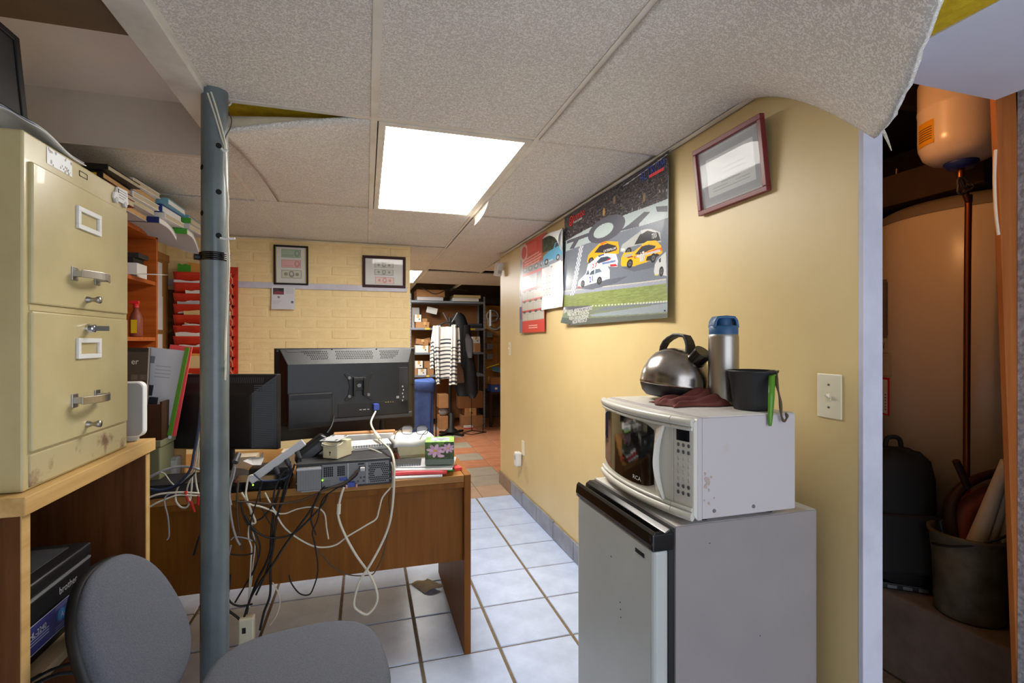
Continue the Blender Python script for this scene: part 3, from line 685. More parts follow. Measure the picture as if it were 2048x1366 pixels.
mw = thing('microwave', (.88, 1.22, .85), 'grimy white microwave with dark window standing on the fridge', 'microwave')
mx0, my0, my1, mz0, mz1 = .755, .996, 1.448, .866, 1.108
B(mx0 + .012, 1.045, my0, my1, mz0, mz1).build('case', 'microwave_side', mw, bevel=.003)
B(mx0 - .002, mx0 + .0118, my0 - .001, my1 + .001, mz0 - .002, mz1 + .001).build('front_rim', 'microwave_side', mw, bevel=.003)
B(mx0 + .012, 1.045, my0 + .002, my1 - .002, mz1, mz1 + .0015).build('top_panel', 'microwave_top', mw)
def fxx(y): s = (y - my0) / (my1 - my0); return mx0 - .012 - .036 * math.sin(math.pi * min(max(s, 0), 1)) ** .8
def curved(y0, y1, z0, z1, lift, m, name, par, thick=.004, nu=24, shape=None):
    b = MB(); vs = []; n = nu
    for i in range(n + 1):
        y = y0 + (y1 - y0) * i / n
        a, c = (z0, z1) if shape is None else shape(i / n)
        vs += [(fxx(y) - lift, y, a), (fxx(y) - lift, y, c), (fxx(y) - lift + thick, y, a), (fxx(y) - lift + thick, y, c)]
    fs = []
    for i in range(n):
        k = 4 * i; e = k + 4; fs += [(k, k + 1, e + 1, e), (k + 2, e + 2, e + 3, k + 3), (k + 1, k + 3, e + 3, e + 1), (k, e, e + 2, k + 2)]
    fs += [(0, 2, 3, 1), (4 * n, 4 * n + 1, 4 * n + 3, 4 * n + 2)]
    b.add(vs, fs); return b.build(name, m, par)
YD = 1.052
def fill(y0, y1, name, par):
    b = MB(); n = 24; vs = []
    for i in range(n + 1):
        y = y0 + (y1 - y0) * i / n; vs += [(fxx(y), y, mz0 + .012), (fxx(y), y, mz1 - .012), (mx0 - .002, y, mz1 - .002), (mx0 - .002, y, mz0 + .001)]
    fs = [(4 * i + a, 4 * i + (a + 1) % 4, 4 * i + 4 + (a + 1) % 4, 4 * i + 4 + a) for i in range(n) for a in range(4)] + [(0, 3, 2, 1), (4 * n, 4 * n + 1, 4 * n + 2, 4 * n + 3)]
    b.add(vs, fs); return b.build(name, 'microwave_front', par)
door = fill(YD + .001, my1, 'door', mw); panel = fill(my0, YD - .001, 'control_panel', mw)
for z, s in ((mz1 - .010, 1), (mz0 + .010, -1)):
    for y0, y1, par in ((YD + .001, my1, door), (my0, YD - .001, panel)):
        pts = [(fxx(y0 + (y1 - y0) * i / 14) - .003, y0 + (y1 - y0) * i / 14, z) for i in range(15)]
        MB().tube(pts, .0115, 10, 1).build('front_ridge', 'microwave_front', par)
        pts = [(p[0] - .002, p[1], p[2] - s * .0155) for p in pts]
        MB().tube(pts, .005, 8, 1).build('front_ridge', 'microwave_front', par)
wz0, wz1 = .902, 1.078
def wshape(t):
    k = 1 - abs(2 * t - 1) ** 7; e = .006 * (2 * t - 1) ** 2
    return (wz0 + .012 * (1 - k) + e, wz1 - .012 * (1 - k) - e)
curved(1.118, 1.428, wz0, wz1, .0015, 'dark_glass', 'window', door, shape=wshape)
lettering([('RCA', .016, 0, 0, 'CENTER', 1.25)], None, 'ink_white', door, fn=lambda x, y: Vector((fxx(1.19 - x) - .0022, 1.19 - x, wz0 + .012 + y)))
# wide arched handle between window and keys
hp = []
for i in range(17):
    t = i / 16; z = mz0 + .016 + (mz1 - mz0 - .032) * t; hp.append((z, math.sin(math.pi * t)))
b = MB(); vs = []
for z, s in hp:
    ya, yb = YD + .055, YD + .020 - .0 * s; x = fxx(YD + .03)
    vs += [(x - .004 - .012 * s, ya, z), (x - .004 - .026 * s, yb + .016 * s, z), (x + .002 - .012 * s, yb + .016 * s + .002, z), (x + .002, ya, z)]
fs = [(4 * i + a, 4 * i + (a + 1) % 4, 4 * i + 4 + (a + 1) % 4, 4 * i + 4 + a) for i in range(16) for a in range(4)] + [(3, 2, 1, 0), (64, 65, 66, 67)]
b.add(vs, fs).build('handle', 'microwave_front', door, bevel=.002)
curved(my0 + .010, YD - .010, 1.050, 1.078, .0012, 'lcd', 'display', panel, nu=6)
for r_ in range(8):
    if 2 <= r_ <= 5: continue
    for c_ in range(3):
        y = my0 + .012 + c_ * .0145; z = 1.040 - r_ * .0165
        x = fxx(y); MB().lathe([(.0048, 0), (.0048, .0012), (.004, .0018), (.0001, .002)], 14, Matrix.Translation((x, y, z)) @ Matrix.Rotation(R(-90), 4, 'Y')).build('button', 'button_grey', panel)
for r_ in range(4):
    for c_ in range(3):
        y = my0 + .012 + c_ * .0145; z = 1.040 - (r_ + 2) * .0165
        MB().lathe([(.0046, 0), (.0050, .0006), (.0042, .0009), (.0001, .0009)], 14, Matrix.Translation((fxx(y), y, z)) @ Matrix.Rotation(R(-90), 4, 'Y')).build('button', 'microwave_front', panel)
for xx in (.80, 1.0):
    for yy in (1.04, 1.40): MB().cyl((xx, yy, .85), (xx, yy, .867), .012, n=12).build('foot', 'black', mw)
for xx in (.80, .915): MB().cyl((xx, my0 + .001, .884), (xx, my0 - .0015, .884), .0045, n=14).build('screw', 'dull_metal', mw)
MZ = mz1 + .0016

b = MB(); q = random.Random(6)
for x, z, r in ((.774, .975, .004), (.779, .960, .008), (.783, .952, .007), (.776, .944, .006), (.786, .935, .004), (.772, .912, .003), (.792, .966, .003), (.785, .903, .004), (.80, .916, .003)):
    b.add([(x + r * q.uniform(.5, 1.2) * math.cos(k * .7), my0 - .0005 - .0001 * k, z + r * q.uniform(.5, 1.3) * math.sin(k * .7)) for k in range(9)], [tuple(range(9))])
b.build('grime_stain', 'grime', mw, kind='stuff')
# kettle
kc = Vector((.922, 1.334, MZ)); KT = Matrix.Translation(kc + Vector((0, 0, .006))) @ Matrix.Rotation(R(-7), 4, Vector((-SN, -CS, 0)))
kt = thing('kettle', kc, 'dented steel stovetop kettle with black handle tilted on the microwave', 'kettle')
MB().lathe([(.0001, 0), (.085, .0), (.098, .012), (.106, .030), (.107, .036)], 44, KT).build('kettle_base', 'charcoal', kt)
MB().lathe([(.107, .036), (.110, .040), (.108, .046), (.107, .062), (.102, .084), (.090, .110), (.070, .133), (.045, .147), (.020, .153), (.0001, .154)], 48, KT).build('kettle_body', 'steel', kt)
fwd = Vector((-math.sin(.05), -1, 0))
sd = Vector((.12, -1, 0)).normalized(); sp0 = Vector((.0, 0, .112)) + sd * .055; sp1 = Vector((0, 0, .150)) + sd * .098
b = MB(); b.tube([KT @ sp0, KT @ (sp0 * .5 + sp1 * .5 + Vector((0, 0, -.006))), KT @ sp1], lambda t: .030 - .004 * t, 18); b.build('spout', 'black_gloss', kt)
MB().tube([KT @ (sp0 * 1.0), KT @ (sp0 * .85 + sp1 * .15)], .033, 20, 1).build('spout_collar', 'steel', kt)
hpts = [-sd * .075 + Vector((0, 0, .118)), -sd * .078 + Vector((0, 0, .150)), -sd * .062 + Vector((0, 0, .178)), -sd * .02 + Vector((0, 0, .196)), sd * .022 + Vector((0, 0, .194)), sd * .042 + Vector((0, 0, .172)), sd * .048 + Vector((0, 0, .145)), sd * .05 + Vector((0, 0, .130))]
hb = []
for i in range(13):
    f_ = i / 12 * 7; k_ = min(6, int(f_)); hb.append(KT @ hpts[k_].lerp(hpts[k_ + 1], f_ - k_))
vs = []; side = (KT.to_3x3() @ Vector((1, .12, 0))).normalized()
for i, p in enumerate(hb):
    q_ = hb[min(i + 1, 12)] - hb[max(i - 1, 0)]; nrm = q_.normalized().cross(side).normalized(); w = .013 + .008 * (i / 12) ** 2
    vs += [p + side * w + nrm * .005, p - side * w + nrm * .005, p - side * w - nrm * .005, p + side * w - nrm * .005]
fs = [(4 * i + a, 4 * i + (a + 1) % 4, 4 * i + 4 + (a + 1) % 4, 4 * i + 4 + a) for i in range(12) for a in range(4)] + [(3, 2, 1, 0), (48, 49, 50, 51)]
MB().add(vs, fs).build('handle', 'black', kt, bevel=.003)
# cloth under the kettle
def cloth(u, v):
    x = .90 + (u - .5) * .21 + .012 * math.sin(9 * v); y = 1.215 + (v - .5) * .13 + .01 * math.sin(7 * u)
    e = min(u, 1 - u, v, 1 - v)
    z = MZ + .0015 + min(1, e * 7) * (.010 + .009 * u + .022 * math.exp(-((u - .72) / .22) ** 2 - ((v - .6) / .3) ** 2) + .005 * math.sin(17 * v + 6 * u) + .004 * math.sin(31 * v - 9 * u))
    return (x, y, z)
cl = MB().grid(cloth, 40, 40).build('folded_cloth', 'maroon_cloth', solid=.002); tag(cl, 'crumpled maroon cloth wedged under the tilted kettle', 'cloth')
MB().tube([(.965, 1.185, MZ + .014), (.985, 1.18, MZ + .022), (.995, 1.2, MZ + .018), (.975, 1.21, MZ + .014), (.965, 1.2, MZ + .018)], .009, 8).build('cloth_roll', 'maroon_cloth', cl)

# thermos
tc_ = Vector((.987, 1.189, MZ)); TT = Matrix.Translation(tc_)
th = thing('thermos', tc_, 'brushed steel thermos bottle with blue cap on the microwave', 'thermos')
MB().lathe([(.0001, 0), (.037, 0), (.0405, .004), (.0412, .012), (.0412, .192), (.040, .199), (.0375, .204)], 44, TT).build('bottle_body', 'brushed_steel', th)
cap = MB().lathe([(.0392, .200), (.0395, .205), (.0395, .222), (.036, .2265), (.0001, .2265)], 44, TT).build('cap', 'blue_cap', th)
MB().lathe([(.022, .2264), (.022, .246), (.018, .250), (.0001, .250)], 24, TT).build('cap_button', 'blue_cap', cap)
a = Vector((CS, -SN, 0))
for s in (1,):
    pts = [tc_ + a * .0365 + Vector((0, 0, .220)), tc_ + a * .0335 + Vector((0, 0, .240)), tc_ + a * .025 + Vector((0, 0, .2525)), tc_ + Vector((0, 0, .2545)), tc_ - a * .025 + Vector((0, 0, .2525)), tc_ - a * .0335 + Vector((0, 0, .240)), tc_ - a * .0365 + Vector((0, 0, .220))]
    b = MB(); nrm = Vector((SN, CS, 0)); vs = []
    for i, p in enumerate(pts):
        q_ = (pts[min(i + 1, 6)] - pts[max(i - 1, 0)]).normalized(); up = q_.cross(nrm).normalized() * -1
        for sx in (-.026, .026): vs += [p + nrm * sx * .85, p + nrm * sx * .85 - up * .008]
    fs = []
    for i in range(6):
        k = 4 * i; e = k + 4; fs += [(k, e, e + 2, k + 2), (k + 1, k + 3, e + 3, e + 1), (k, k + 1, e + 1, e), (k + 2, e + 2, e + 3, k + 3)]
    fs += [(0, 2, 3, 1), (24, 25, 27, 26)]
    b.add(vs, fs, True).build('carry_loop', 'blue_cap', cap, bevel=.002)
# nursery pot
pc = Vector((.988, 1.079, MZ)); PT = Matrix.Translation(pc)
po = thing('nursery_pot', pc, 'black plastic nursery pot at the corner of the microwave', 'plant pot')
MB().lathe([(.0001, .002), (.043, .002), (.0455, 0), (.047, .004), (.0555, .078), (.0575, .080), (.0605, .0985), (.0625, .100), (.0625, .104), (.059, .104), (.056, .086), (.046, .01), (.0001, .01)], 40, PT).build('pot_wall', 'pot_black', po)
MB().lathe([(.0001, .07), (.054, .07)], 24, PT).build('soil', 'dark_wood', po)
rim = pc + Vector((.048, -.030, .105))
vs = []; path = [pc + Vector((.02, -.0, .08)), rim, P(1544, 752, D=1.25), P(1543, 790, D=1.222), P(1540, 852, D=1.218)]
lf = MB(); sd_ = Vector((CS, -SN, 0))
pp = []
for i in range(len(path) - 1):
    for k in range(6): pp.append(path[i].lerp(path[i + 1], k / 6))
pp.append(path[-1])
for i, p in enumerate(pp):
    w = .0085 * (1 - .8 * (i / len(pp)) ** 9) * (.6 if i < 3 else 1); vs += [p - sd_ * w, p + Vector((SN, CS, 0)) * -.003, p + sd_ * w]
fs = []
for i in range(len(pp) - 1):
    k = 3 * i; fs += [(k, k + 1, k + 4, k + 3), (k + 1, k + 2, k + 5, k + 4)]
lf.add(vs, fs, True).build('leaf', 'leaf', po, solid=.0015)
MB().tube([pc + Vector((.03, 0, .09)), P(1550, 742, D=1.28), P(1554, 770, D=1.24), P(1560, 800, D=1.228), P(1563, 832, D=1.226), P(1569, 842, D=1.226), P(1574, 833, D=1.226), P(1571, 826, D=1.226)], lambda t: .0032 + .001 * math.sin(30 * t), 7).build('dried_stem', 'dried', po)

# ================================================================ RIGHT WALL fittings
WX = 1.182
def plate(name, u, v, w, h, label, cat, kindp):
    c = P(u, v, X=WX); t = thing(name, c, label, cat)
    B(WX - .0045, WX - .0002, c.y - w / 2, c.y + w / 2, c.z - h / 2, c.z + h / 2).build('cover_plate', 'ivory', t, bevel=.002)
    if kindp == 'switch':
        B(WX - .006, WX - .0045, c.y - .006, c.y + .006, c.z - .012, c.z + .012).build('toggle_slot', 'cream_plastic', t)
        MB().prism([(0, -.006), (.012, .002), (.012, .008), (0, .006)], c.y - .0035, c.y + .0035, Matrix(((-1, 0, 0, WX - .005), (0, 0, 1, 0), (0, 1, 0, c.z), (0, 0, 0, 1)))).build('toggle', 'ivory', t, bevel=.001)
        for s in (-1, 1): MB().cyl((WX - .0045, c.y, c.z + s * .03), (WX - .0058, c.y, c.z + s * .03), .003, n=10).build('screw', 'dull_metal', t)
    return t, c
plate('light_switch', 1660, 792, .072, .117, 'cream toggle light switch on yellow wall right of the microwave', 'light switch', 'switch')
plate('light_switch', 1020, 698, .07, .112, 'far cream light switch below the two calendars', 'light switch', 'switch')
t, c = plate('wall_outlet', 1047, 896, .07, .114, 'cream outlet low on the yellow wall holding a white plug-in', 'outlet', None)
c2 = P(1043, 918, X=WX); ph = thing('plug_in_freshener', c2, 'white rounded plug-in device on the low wall outlet', 'air freshener')
B(WX - .055, WX - .005, c2.y - .035, c2.y + .035, c2.z - .055, c2.z + .06).build('device_body', 'white_plastic', ph, bevel=.016, seg=4)
B(WX - .058, WX - .0555, c2.y - .02, c2.y + .02, c2.z + .0, c2.z + .035).build('vent', 'light_grey', ph, bevel=.0005)
c = Vector((1.15, 4.28, 1.95)); sn = thing('motion_sensor', c, 'white motion sensor in the upper corner at the far end of yellow wall', 'sensor')
T = at((1.135, 4.27, 1.93), R(25), R(14)); B(-.03, .03, -.025, .025, -.055, .065, T).build('sensor_body', 'white_plastic', sn, bevel=.01, seg=3)
B(-.022, .022, -.0265, -.0245, -.03, .0, T).build('lens', 'light_grey', sn, bevel=.0005); B(.02, .048, 0, .03, .0, .03, at((1.135, 4.27, 1.93), R(25))).build('bracket', 'ivory', sn)

# certificate in its red frame, top leaning out
co = [Vector((1.151, 1.530, 1.981)), Vector((1.151, 1.212, 1.979)), Vector((1.178, 1.2116, 1.747)), Vector((1.178, 1.532, 1.749))]
cf = thing('certificate_frame', (1.17, 1.37, 1.86), 'red framed certificate leaning out from the yellow wall', 'framed certificate')
FT = frame((co[3] + co[2]) / 2, Vector((0, -1, 0)), co[0] - co[3]); fw, fh = .322, .234
def pframe(T, w, h, bw, th_, m, par, glass=True, bev=.002):
    for x0, x1, y0, y1 in ((-w / 2, w / 2, 0, bw), (-w / 2, w / 2, h - bw, h), (-w / 2, -w / 2 + bw, bw, h - bw), (w / 2 - bw, w / 2, bw, h - bw)):
        B(x0, x1, y0, y1, -.002, th_, T).build('frame_bar', m, par, bevel=bev)
    B(-w / 2 + .003, w / 2 - .003, .003, h - .003, -.003, .0, T).build('backing', 'ink', par)
    if glass: B(-w / 2 + bw, w / 2 - bw, bw, h - bw, th_ * .45, th_ * .45 + .001, T).build('glass_pane', 'glass', par)
pframe(FT, fw, fh, .017, .016, 'frame_red', cf)
cv = Canvas(.288, .20, 200, 140, (196, 202, 206)); cv.rect(.014, .014, .274, .186, (150, 156, 164)); cv.rect(.034, .034, .254, .166, (206, 212, 214))
for i in range(26):
    for yy in (.014, .186): cv.ell(.014 + i * .0104, yy, .006, .006, (160, 166, 172))
for i in range(17):
    for xx in (.014, .274): cv.ell(xx, .014 + i * .0107, .006, .006, (160, 166, 172))
for yy, a_, b_ in ((.085, .07, .22), (.10, .08, .21), (.128, .10, .19), (.14, .06, .13), (.14, .17, .23), (.15, .06, .23)): cv.line((a_, yy), (b_, yy), .003, (168, 172, 178))
cv.sheet('certificate', lambda x, y: FT @ Vector((x - .144, .217 - y, .002)), 'matte_print', cf)
lettering([('AWARD', .022, 0, .152, 'CENTER', 1.1)][:0] + [('ATESCO', .022, 0, .15, 'CENTER', 1.15)], FT @ Matrix.Translation((0, 0, .0022)), 'ink_grey', cf)

# ================================================================ RACE POSTER
W_, H_ = 1.11, .668; PY_A = 2.82
def psurf(x, y):
    """x from the left edge (far end) to the right, y down from the top"""
    b = .004 + .012 * math.sin(math.pi * x / W_) ** 2 * (y / H_) + .006 * math.sin(5 * x + 2 * y)
    cb = max(0, 1 - math.hypot(x, H_ - y) / .13)
    lean = .016 * (x / W_) ** 6
    return Vector((1.176 - max(.002, b) - .03 * cb ** 1.5 - lean, PY_A - x - .02 * cb, 2.053 - y + .02 * cb))
def pq(u, v):
    p = P(u, v, X=1.170); return (PY_A - p.y, 2.053 - p.z)
def z4(x, y): return pq(1120 + x * .2635, 300 + y * .2635)
def zc(x, y): return pq(1150 + x / 8.54, 440 + y / 8.54)
poster = thing('race_poster', (1.17, 2.27, 1.73), 'large glossy stock car racing poster curling off the yellow wall', 'poster')
cv = Canvas(W_, H_, 560, 337, (112, 120, 132))
ys = cv.Y / H_
cv.a *= 1
stand = [(0, -.01), (W_ + .01, -.01)] + [z4(830, 385), z4(520, 480), z4(230, 590), z4(50, 690)] + [(-.01, .36)]
mS = cv.inside(stand); cv.put(mS, (52, 48, 52)); cv.noise(.5, mS, 3, 3); cv.noise(.4, mS, 14, 2)
q = random.Random(9)
for k in range(260):
    x, y = q.uniform(0, W_), q.uniform(.03, .33)
    c = q.choice([(120, 120, 130), (90, 86, 84), (150, 140, 130), (70, 74, 90), (110, 90, 60)])
    if mS[min(336, int(y / H_ * 336)), min(559, int(x / W_ * 559))] and y > .10: cv.ell(x, y, q.uniform(.002, .006), q.uniform(.003, .008), c)
for x, y in ((335, 470), (640, 360), (410, 380)): cx, cy = z4(x, y); cv.ell(cx, cy, .012, .02, (170, 128, 70) if x == 335 else (120, 104, 84))
band = [z4(45, 690), z4(230, 590), z4(520, 480), z4(840, 370), z4(840, 515), z4(600, 580), z4(440, 625), z4(200, 715), z4(45, 770)]
cv.poly(band, (172, 186, 188))
dk = (84, 86, 96)
cv.poly([z4(55, 690), z4(235, 625), z4(225, 655), z4(150, 682), z4(110, 748), z4(75, 752), z4(110, 695), z4(52, 712)], dk)
ro = math.atan2(z4(480, 540)[1] - z4(200, 660)[1], z4(480, 540)[0] - z4(200, 660)[0]); cx, cy = z4(345, 603)
cv.ell(cx, cy, .195, .062, dk, ro); cx, cy = z4(330, 612); cv.ell(cx, cy, .105, .034, (176, 190, 190), ro)
cv.poly([z4(440, 620), z4(520, 565), z4(640, 470), z4(690, 470), z4(600, 560), z4(600, 580)], dk); cv.poly([z4(735, 430), z4(835, 425), z4(835, 470), z4(745, 470)], dk)
# apron, line, grass
cv.poly([z4(20, 1070), z4(830, 975), z4(830, 1020), z4(20, 1105)], (150, 156, 172)); cv.line(z4(30, 1072), z4(825, 982), .004, (198, 190, 170))
g0 = [z4(15, 1105), z4(830, 1012), z4(850, 1150), z4(15, 1215)]; cv.poly(g0, (128, 142, 84)); cv.noise(.08, cv.inside(g0), 20, 2)
for k in range(34): x = 40 + k * 24; cv.ell(*z4(x, 1196 - k * 1.4), .010, .004, (190, 196, 180))
cv.poly([z4(15, 1200), z4(350, 1195), z4(240, 1235), z4(600, 1180), z4(860, 1170), z4(860, 1400), z4(15, 1400)], (118, 128, 108))
cv.poly([z4(230, 1250), z4(640, 1190), z4(860, 1160), z4(860, 1230), z4(250, 1265)], (140, 152, 160)); cv.poly([z4(15, 1290), z4(860, 1240), z4(860, 1275), z4(15, 1400)], (92, 100, 96)); cv.poly([z4(15, 1190), z4(250, 1180), z4(230, 1215), z4(15, 1225)], (92, 96, 106))
# chequered line
for i in range(22):
    t0, t1 = i / 22, (i + 1) / 22
    for j in range(4):
        a0, a1 = j / 4, (j + 1) / 4
        def lp(t, a): return z4(155 + (82 - 155) * t + (30 + 6 * t) * a, 730 + (1105 - 730) * t - 4 * a)
        cv.poly([lp(t0, a0), lp(t0, a1), lp(t1, a1), lp(t1, a0)], (214, 218, 224) if (i + j) % 2 else (138, 146, 160))
# cars (drawn back to front)
def wheel(x, y, rx=48, ry=64):
    cx, cy = zc(x, y); kx = abs(zc(x + rx, y)[0] - cx); ky = abs(zc(x, y + ry)[1] - cy); cv.ell(cx, cy, kx, ky, (40, 40, 46)); cv.ell(cx, cy, kx * .55, ky * .55, (96, 98, 104)); cv.ell(cx, cy, kx * .2, ky * .2, (50, 50, 56))
def pl(c, *pts): cv.poly([zc(x, y) for x, y in pts], c)
sh = (96, 102, 114)
pl((170, 174, 172), (765, 520), (800, 420), (1000, 270), (1120, 190), (1180, 160), (1300, 150), (1480, 210), (1500, 380), (1100, 420), (900, 470), (850, 560), (770, 540))
pl((40, 42, 48), (1010, 420), (1100, 260), (1180, 190), (1320, 170), (1440, 220), (1490, 350), (1150, 400)); pl((196, 198, 198), (1120, 180), (1250, 150), (1420, 200), (1390, 215), (1240, 180), (1140, 240)); wheel(905, 540, 55, 70); pl((214, 214, 210), (780, 490), (840, 480), (850, 520), (790, 530))
pl((232, 168, 36), (225, 690), (245, 600), (330, 500), (430, 400), (520, 360), (730, 370), (750, 480), (745, 570), (640, 600), (320, 680), (230, 730))
pl((50, 48, 52), (345, 560), (430, 445), (560, 400), (700, 440), (720, 500), (520, 560)); pl((226, 120, 40), (430, 400), (520, 360), (560, 380), (470, 430)); pl((60, 56, 60), (500, 520), (710, 470), (700, 520), (520, 575)); wheel(290, 690, 44, 50)
pl((224, 226, 232), (215, 860), (240, 760), (330, 690), (400, 620), (520, 570), (700, 580), (735, 700), (720, 800), (500, 790), (300, 800)); pl((60, 70, 86), (380, 720), (450, 640), (560, 620), (620, 650), (600, 680), (420, 745)); pl((206, 40, 46), (540, 690), (600, 650), (625, 655), (560, 700)); pl((110, 130, 180), (470, 730), (690, 680), (695, 715), (480, 765)); pl((206, 40, 46), (600, 760), (700, 750), (725, 790), (610, 795)); pl((70, 86, 140), (400, 610), (500, 575), (510, 600), (420, 635))
pl(sh, (60, 1170), (600, 1010), (900, 960), (700, 1080), (300, 1190))
pl((228, 232, 238), (62, 1150), (80, 1040), (200, 920), (230, 840), (320, 770), (440, 750), (560, 780), (600, 860), (600, 1000), (470, 1040), (200, 1120), (110, 1150)); pl((196, 204, 216), (70, 1080), (200, 960), (420, 900), (600, 880), (600, 910), (300, 990), (110, 1060))
pl((74, 88, 104), (205, 940), (235, 860), (250, 860), (260, 930)); pl((74, 88, 104), (262, 940), (300, 870), (345, 850), (345, 925)); pl((100, 116, 132), (358, 920), (360, 845), (430, 830), (470, 880)); pl((200, 30, 40), (60, 1135), (110, 1135), (120, 1155), (62, 1160)); wheel(150, 1090, 36, 60); wheel(430, 1035, 42, 66)
pl(sh, (780, 810), (1380, 700), (1420, 800), (1000, 880))
pl((236, 178, 40), (780, 770), (785, 650), (830, 560), (1000, 540), (1130, 440), (1240, 360), (1400, 350), (1500, 440), (1530, 560), (1400, 640), (1200, 730), (1000, 790), (800, 790)); pl((214, 96, 40), (1000, 620), (1380, 500), (1520, 470), (1525, 520), (1220, 600), (1010, 660)); pl((200, 196, 190), (1020, 640), (1060, 600), (1480, 500), (1490, 540), (1200, 600), (1180, 700), (1110, 720), (1100, 640))
pl((56, 58, 66), (1020, 590), (1140, 450), (1260, 420), (1400, 440), (1380, 480), (1100, 590)); pl((230, 190, 60), (1120, 430), (1240, 360), (1330, 355), (1200, 420)); pl((170, 166, 150), (840, 600), (990, 560), (970, 620), (830, 640)); pl((150, 60, 40), (870, 640), (960, 610), (1000, 630), (900, 650)); pl((48, 46, 50), (1215, 700), (1240, 620), (1420, 570), (1480, 600), (1300, 690)); wheel(932, 745, 52, 76); wheel(1350, 650, 52, 80)
pl((196, 200, 200), (1365, 880), (1380, 760), (1450, 660), (1600, 540), (1620, 960), (1460, 930), (1380, 930)); pl((70, 74, 82), (1455, 680), (1500, 640), (1500, 720), (1465, 730)); pl((206, 196, 40), (1380, 930), (1450, 935), (1450, 950), (1385, 948)); wheel(1510, 880, 46, 86)
cv.noise(.05)
cv.line(z4(475, 275), z4(830, 35), .003, (200, 206, 210))
cv.sheet('poster_sheet', psurf, 'gloss_print', poster)
on = lambda lift: (lambda x, y: psurf(x, y) + Vector((-lift, 0, 0)))
def ptext(items, m):
    """items: body, photo point of the baseline start, photo point of the end, height"""
    V, F = [], []; b = MB()
    for body, a, e, hgt in items:
        (x0, y0), (x1, y1) = a, e; tv, tf = text_mesh([(body, 1.0, 0, 0, 'LEFT', 1, 0)])
        wd = max(p[0] for p in tv); L = math.hypot(x1 - x0, y1 - y0); ca, sa = (x1 - x0) / L, (y1 - y0) / L
        b.add([psurf(x0 + p[0] / wd * L * ca + p[1] * hgt * sa, y0 + p[0] / wd * L * sa - p[1] * hgt * ca) + Vector((-.0016, 0, 0)) for p in tv], tf)
    b.build('lettering', m, poster, kind='stuff')
ptext([('brembo', z4(104, 543), z4(194, 494), .062)], 'ink_red'); ptext([('Brake systems', z4(106, 560), z4(176, 524), .022)], 'ink_white')
ptext([('JEFF GORDON - HENDRICK MOTORSPORTS', z4(44, 1245), z4(253, 1212), .030), ('MARK MARTIN - ROUSH RACING', z4(66, 1268), z4(230, 1243), .030), ('NORTH CAROLINA SPEEDWAY', z4(78, 1296), z4(228, 1274), .030), ('NASCAR WINSTON CUP', z4(102, 1320), z4(215, 1304), .030)], 'ink_white')
ptext([('ALTROM', z4(606, 246), z4(812, 145), .066)], 'ink_blue')
ptext([('CATERPILLAR', zc(500, 555), zc(705, 497), .017), ('VALVOLINE', zc(475, 760), zc(690, 705), .012)][:1], 'ink_white')
ptext([('TEXA', zc(1325, 325), zc(1425, 300), .03)], 'ink_white'); ptext([('27', zc(305, 830), zc(395, 800), .034)], 'ink_red'); ptext([('21', zc(262, 1075), zc(325, 1045), .045)], 'ink_blue'); ptext([('17', zc(1110, 700), zc(1190, 680), .055)], 'ink_white')
b = MB(); c0 = z4(88, 540)
for r0, r1 in ((.022, .030), (.008, .015)):
    vs = [psurf(c0[0] + r * math.cos(a) * 1.1, c0[1] + r * math.sin(a) * 1.0) + Vector((-.0016, 0, 0)) for a in [2 * math.pi * i / 20 for i in range(20)] for r in (r0, r1)]
    b.add(vs, [(2 * i, 2 * ((i + 1) % 20), 2 * ((i + 1) % 20) + 1, 2 * i + 1) for i in range(20)])
b.build('round_logo', 'ink_red', poster, kind='stuff')
b = MB(); a0, a1 = z4(683, 215), z4(806, 155)
b.add([psurf(*a0) + Vector((-.0016, 0, 0)), psurf(*a1) + Vector((-.0016, 0, 0)), psurf(a1[0], a1[1] - .013) + Vector((-.0016, 0, 0)), psurf(a0[0], a0[1] - .013) + Vector((-.0016, 0, 0))], [(0, 1, 2, 3)]); b.build('red_stripe', 'ink_red', poster)
for x, y in ((.02, .02), (W_ - .015, .03), (.10, H_ - .005), (W_ - .02, H_ - .03)):
    p = psurf(x, y); MB().cyl(p + Vector((-.001, 0, 0)), p + Vector((-.006, 0, 0)), .004, .002, n=10).build('pin', 'dull_metal', poster)

# ================================================================ CALENDARS
def csurf(ya, yb, zt, zb, ph):
    def fn(x, y):
        u = x; v = y
        return Vector((1.174 - .004 - .010 * abs(math.sin(2.4 * v + ph)) * v - .012 * max(0, v - .85) * 6 * .3 - .004 * math.sin(6 * u + ph), ya + (yb - ya) * u, zt + (zb - zt) * v))
    return fn
# red calendar
ya, yb = P(1041, 560, X=1.17).y, P(1091, 560, X=1.17).y; zt, zb = P(1060, 482, X=1.17).z, P(1060, 665, X=1.17).z
cal = thing('wall_calendar', (1.17, (ya + yb) / 2, (zt + zb) / 2), 'long red calendar curling on the yellow wall beside a blue truck calendar', 'calendar')
fn = csurf(ya, yb, zt, zb, .4); cv = Canvas(1, 1, 110, 210, (214, 62, 50))
cv.rect(0, 0, .12, .70, (200, 204, 208)); cv.rect(.03, .06, .07, .58, (60, 60, 64)); cv.rect(0, .7, .1, .84, (60, 96, 160)); cv.rect(0, .84, .14, 1, (120, 124, 140))
cv.ell(.18, .10, .16, .10, (226, 190, 190)); cv.ell(.18, .10, .11, .07, (214, 62, 50)); cv.rect(.32, .03, .66, .13, (226, 84, 70))
for k in range(4): cv.line((.22, .185 + k * .03), (.75 + .1 * math.sin(k), .165 + k * .03), .016, (236, 170, 150))
cv.rect(.14, .27, .98, .34, (150, 152, 158))
for k in range(4): cv.ell(.24 + k * .21, .305, .08, .028, (90, 90, 96)); cv.ell(.24 + k * .21, .30, .05, .014, (190, 190, 196))
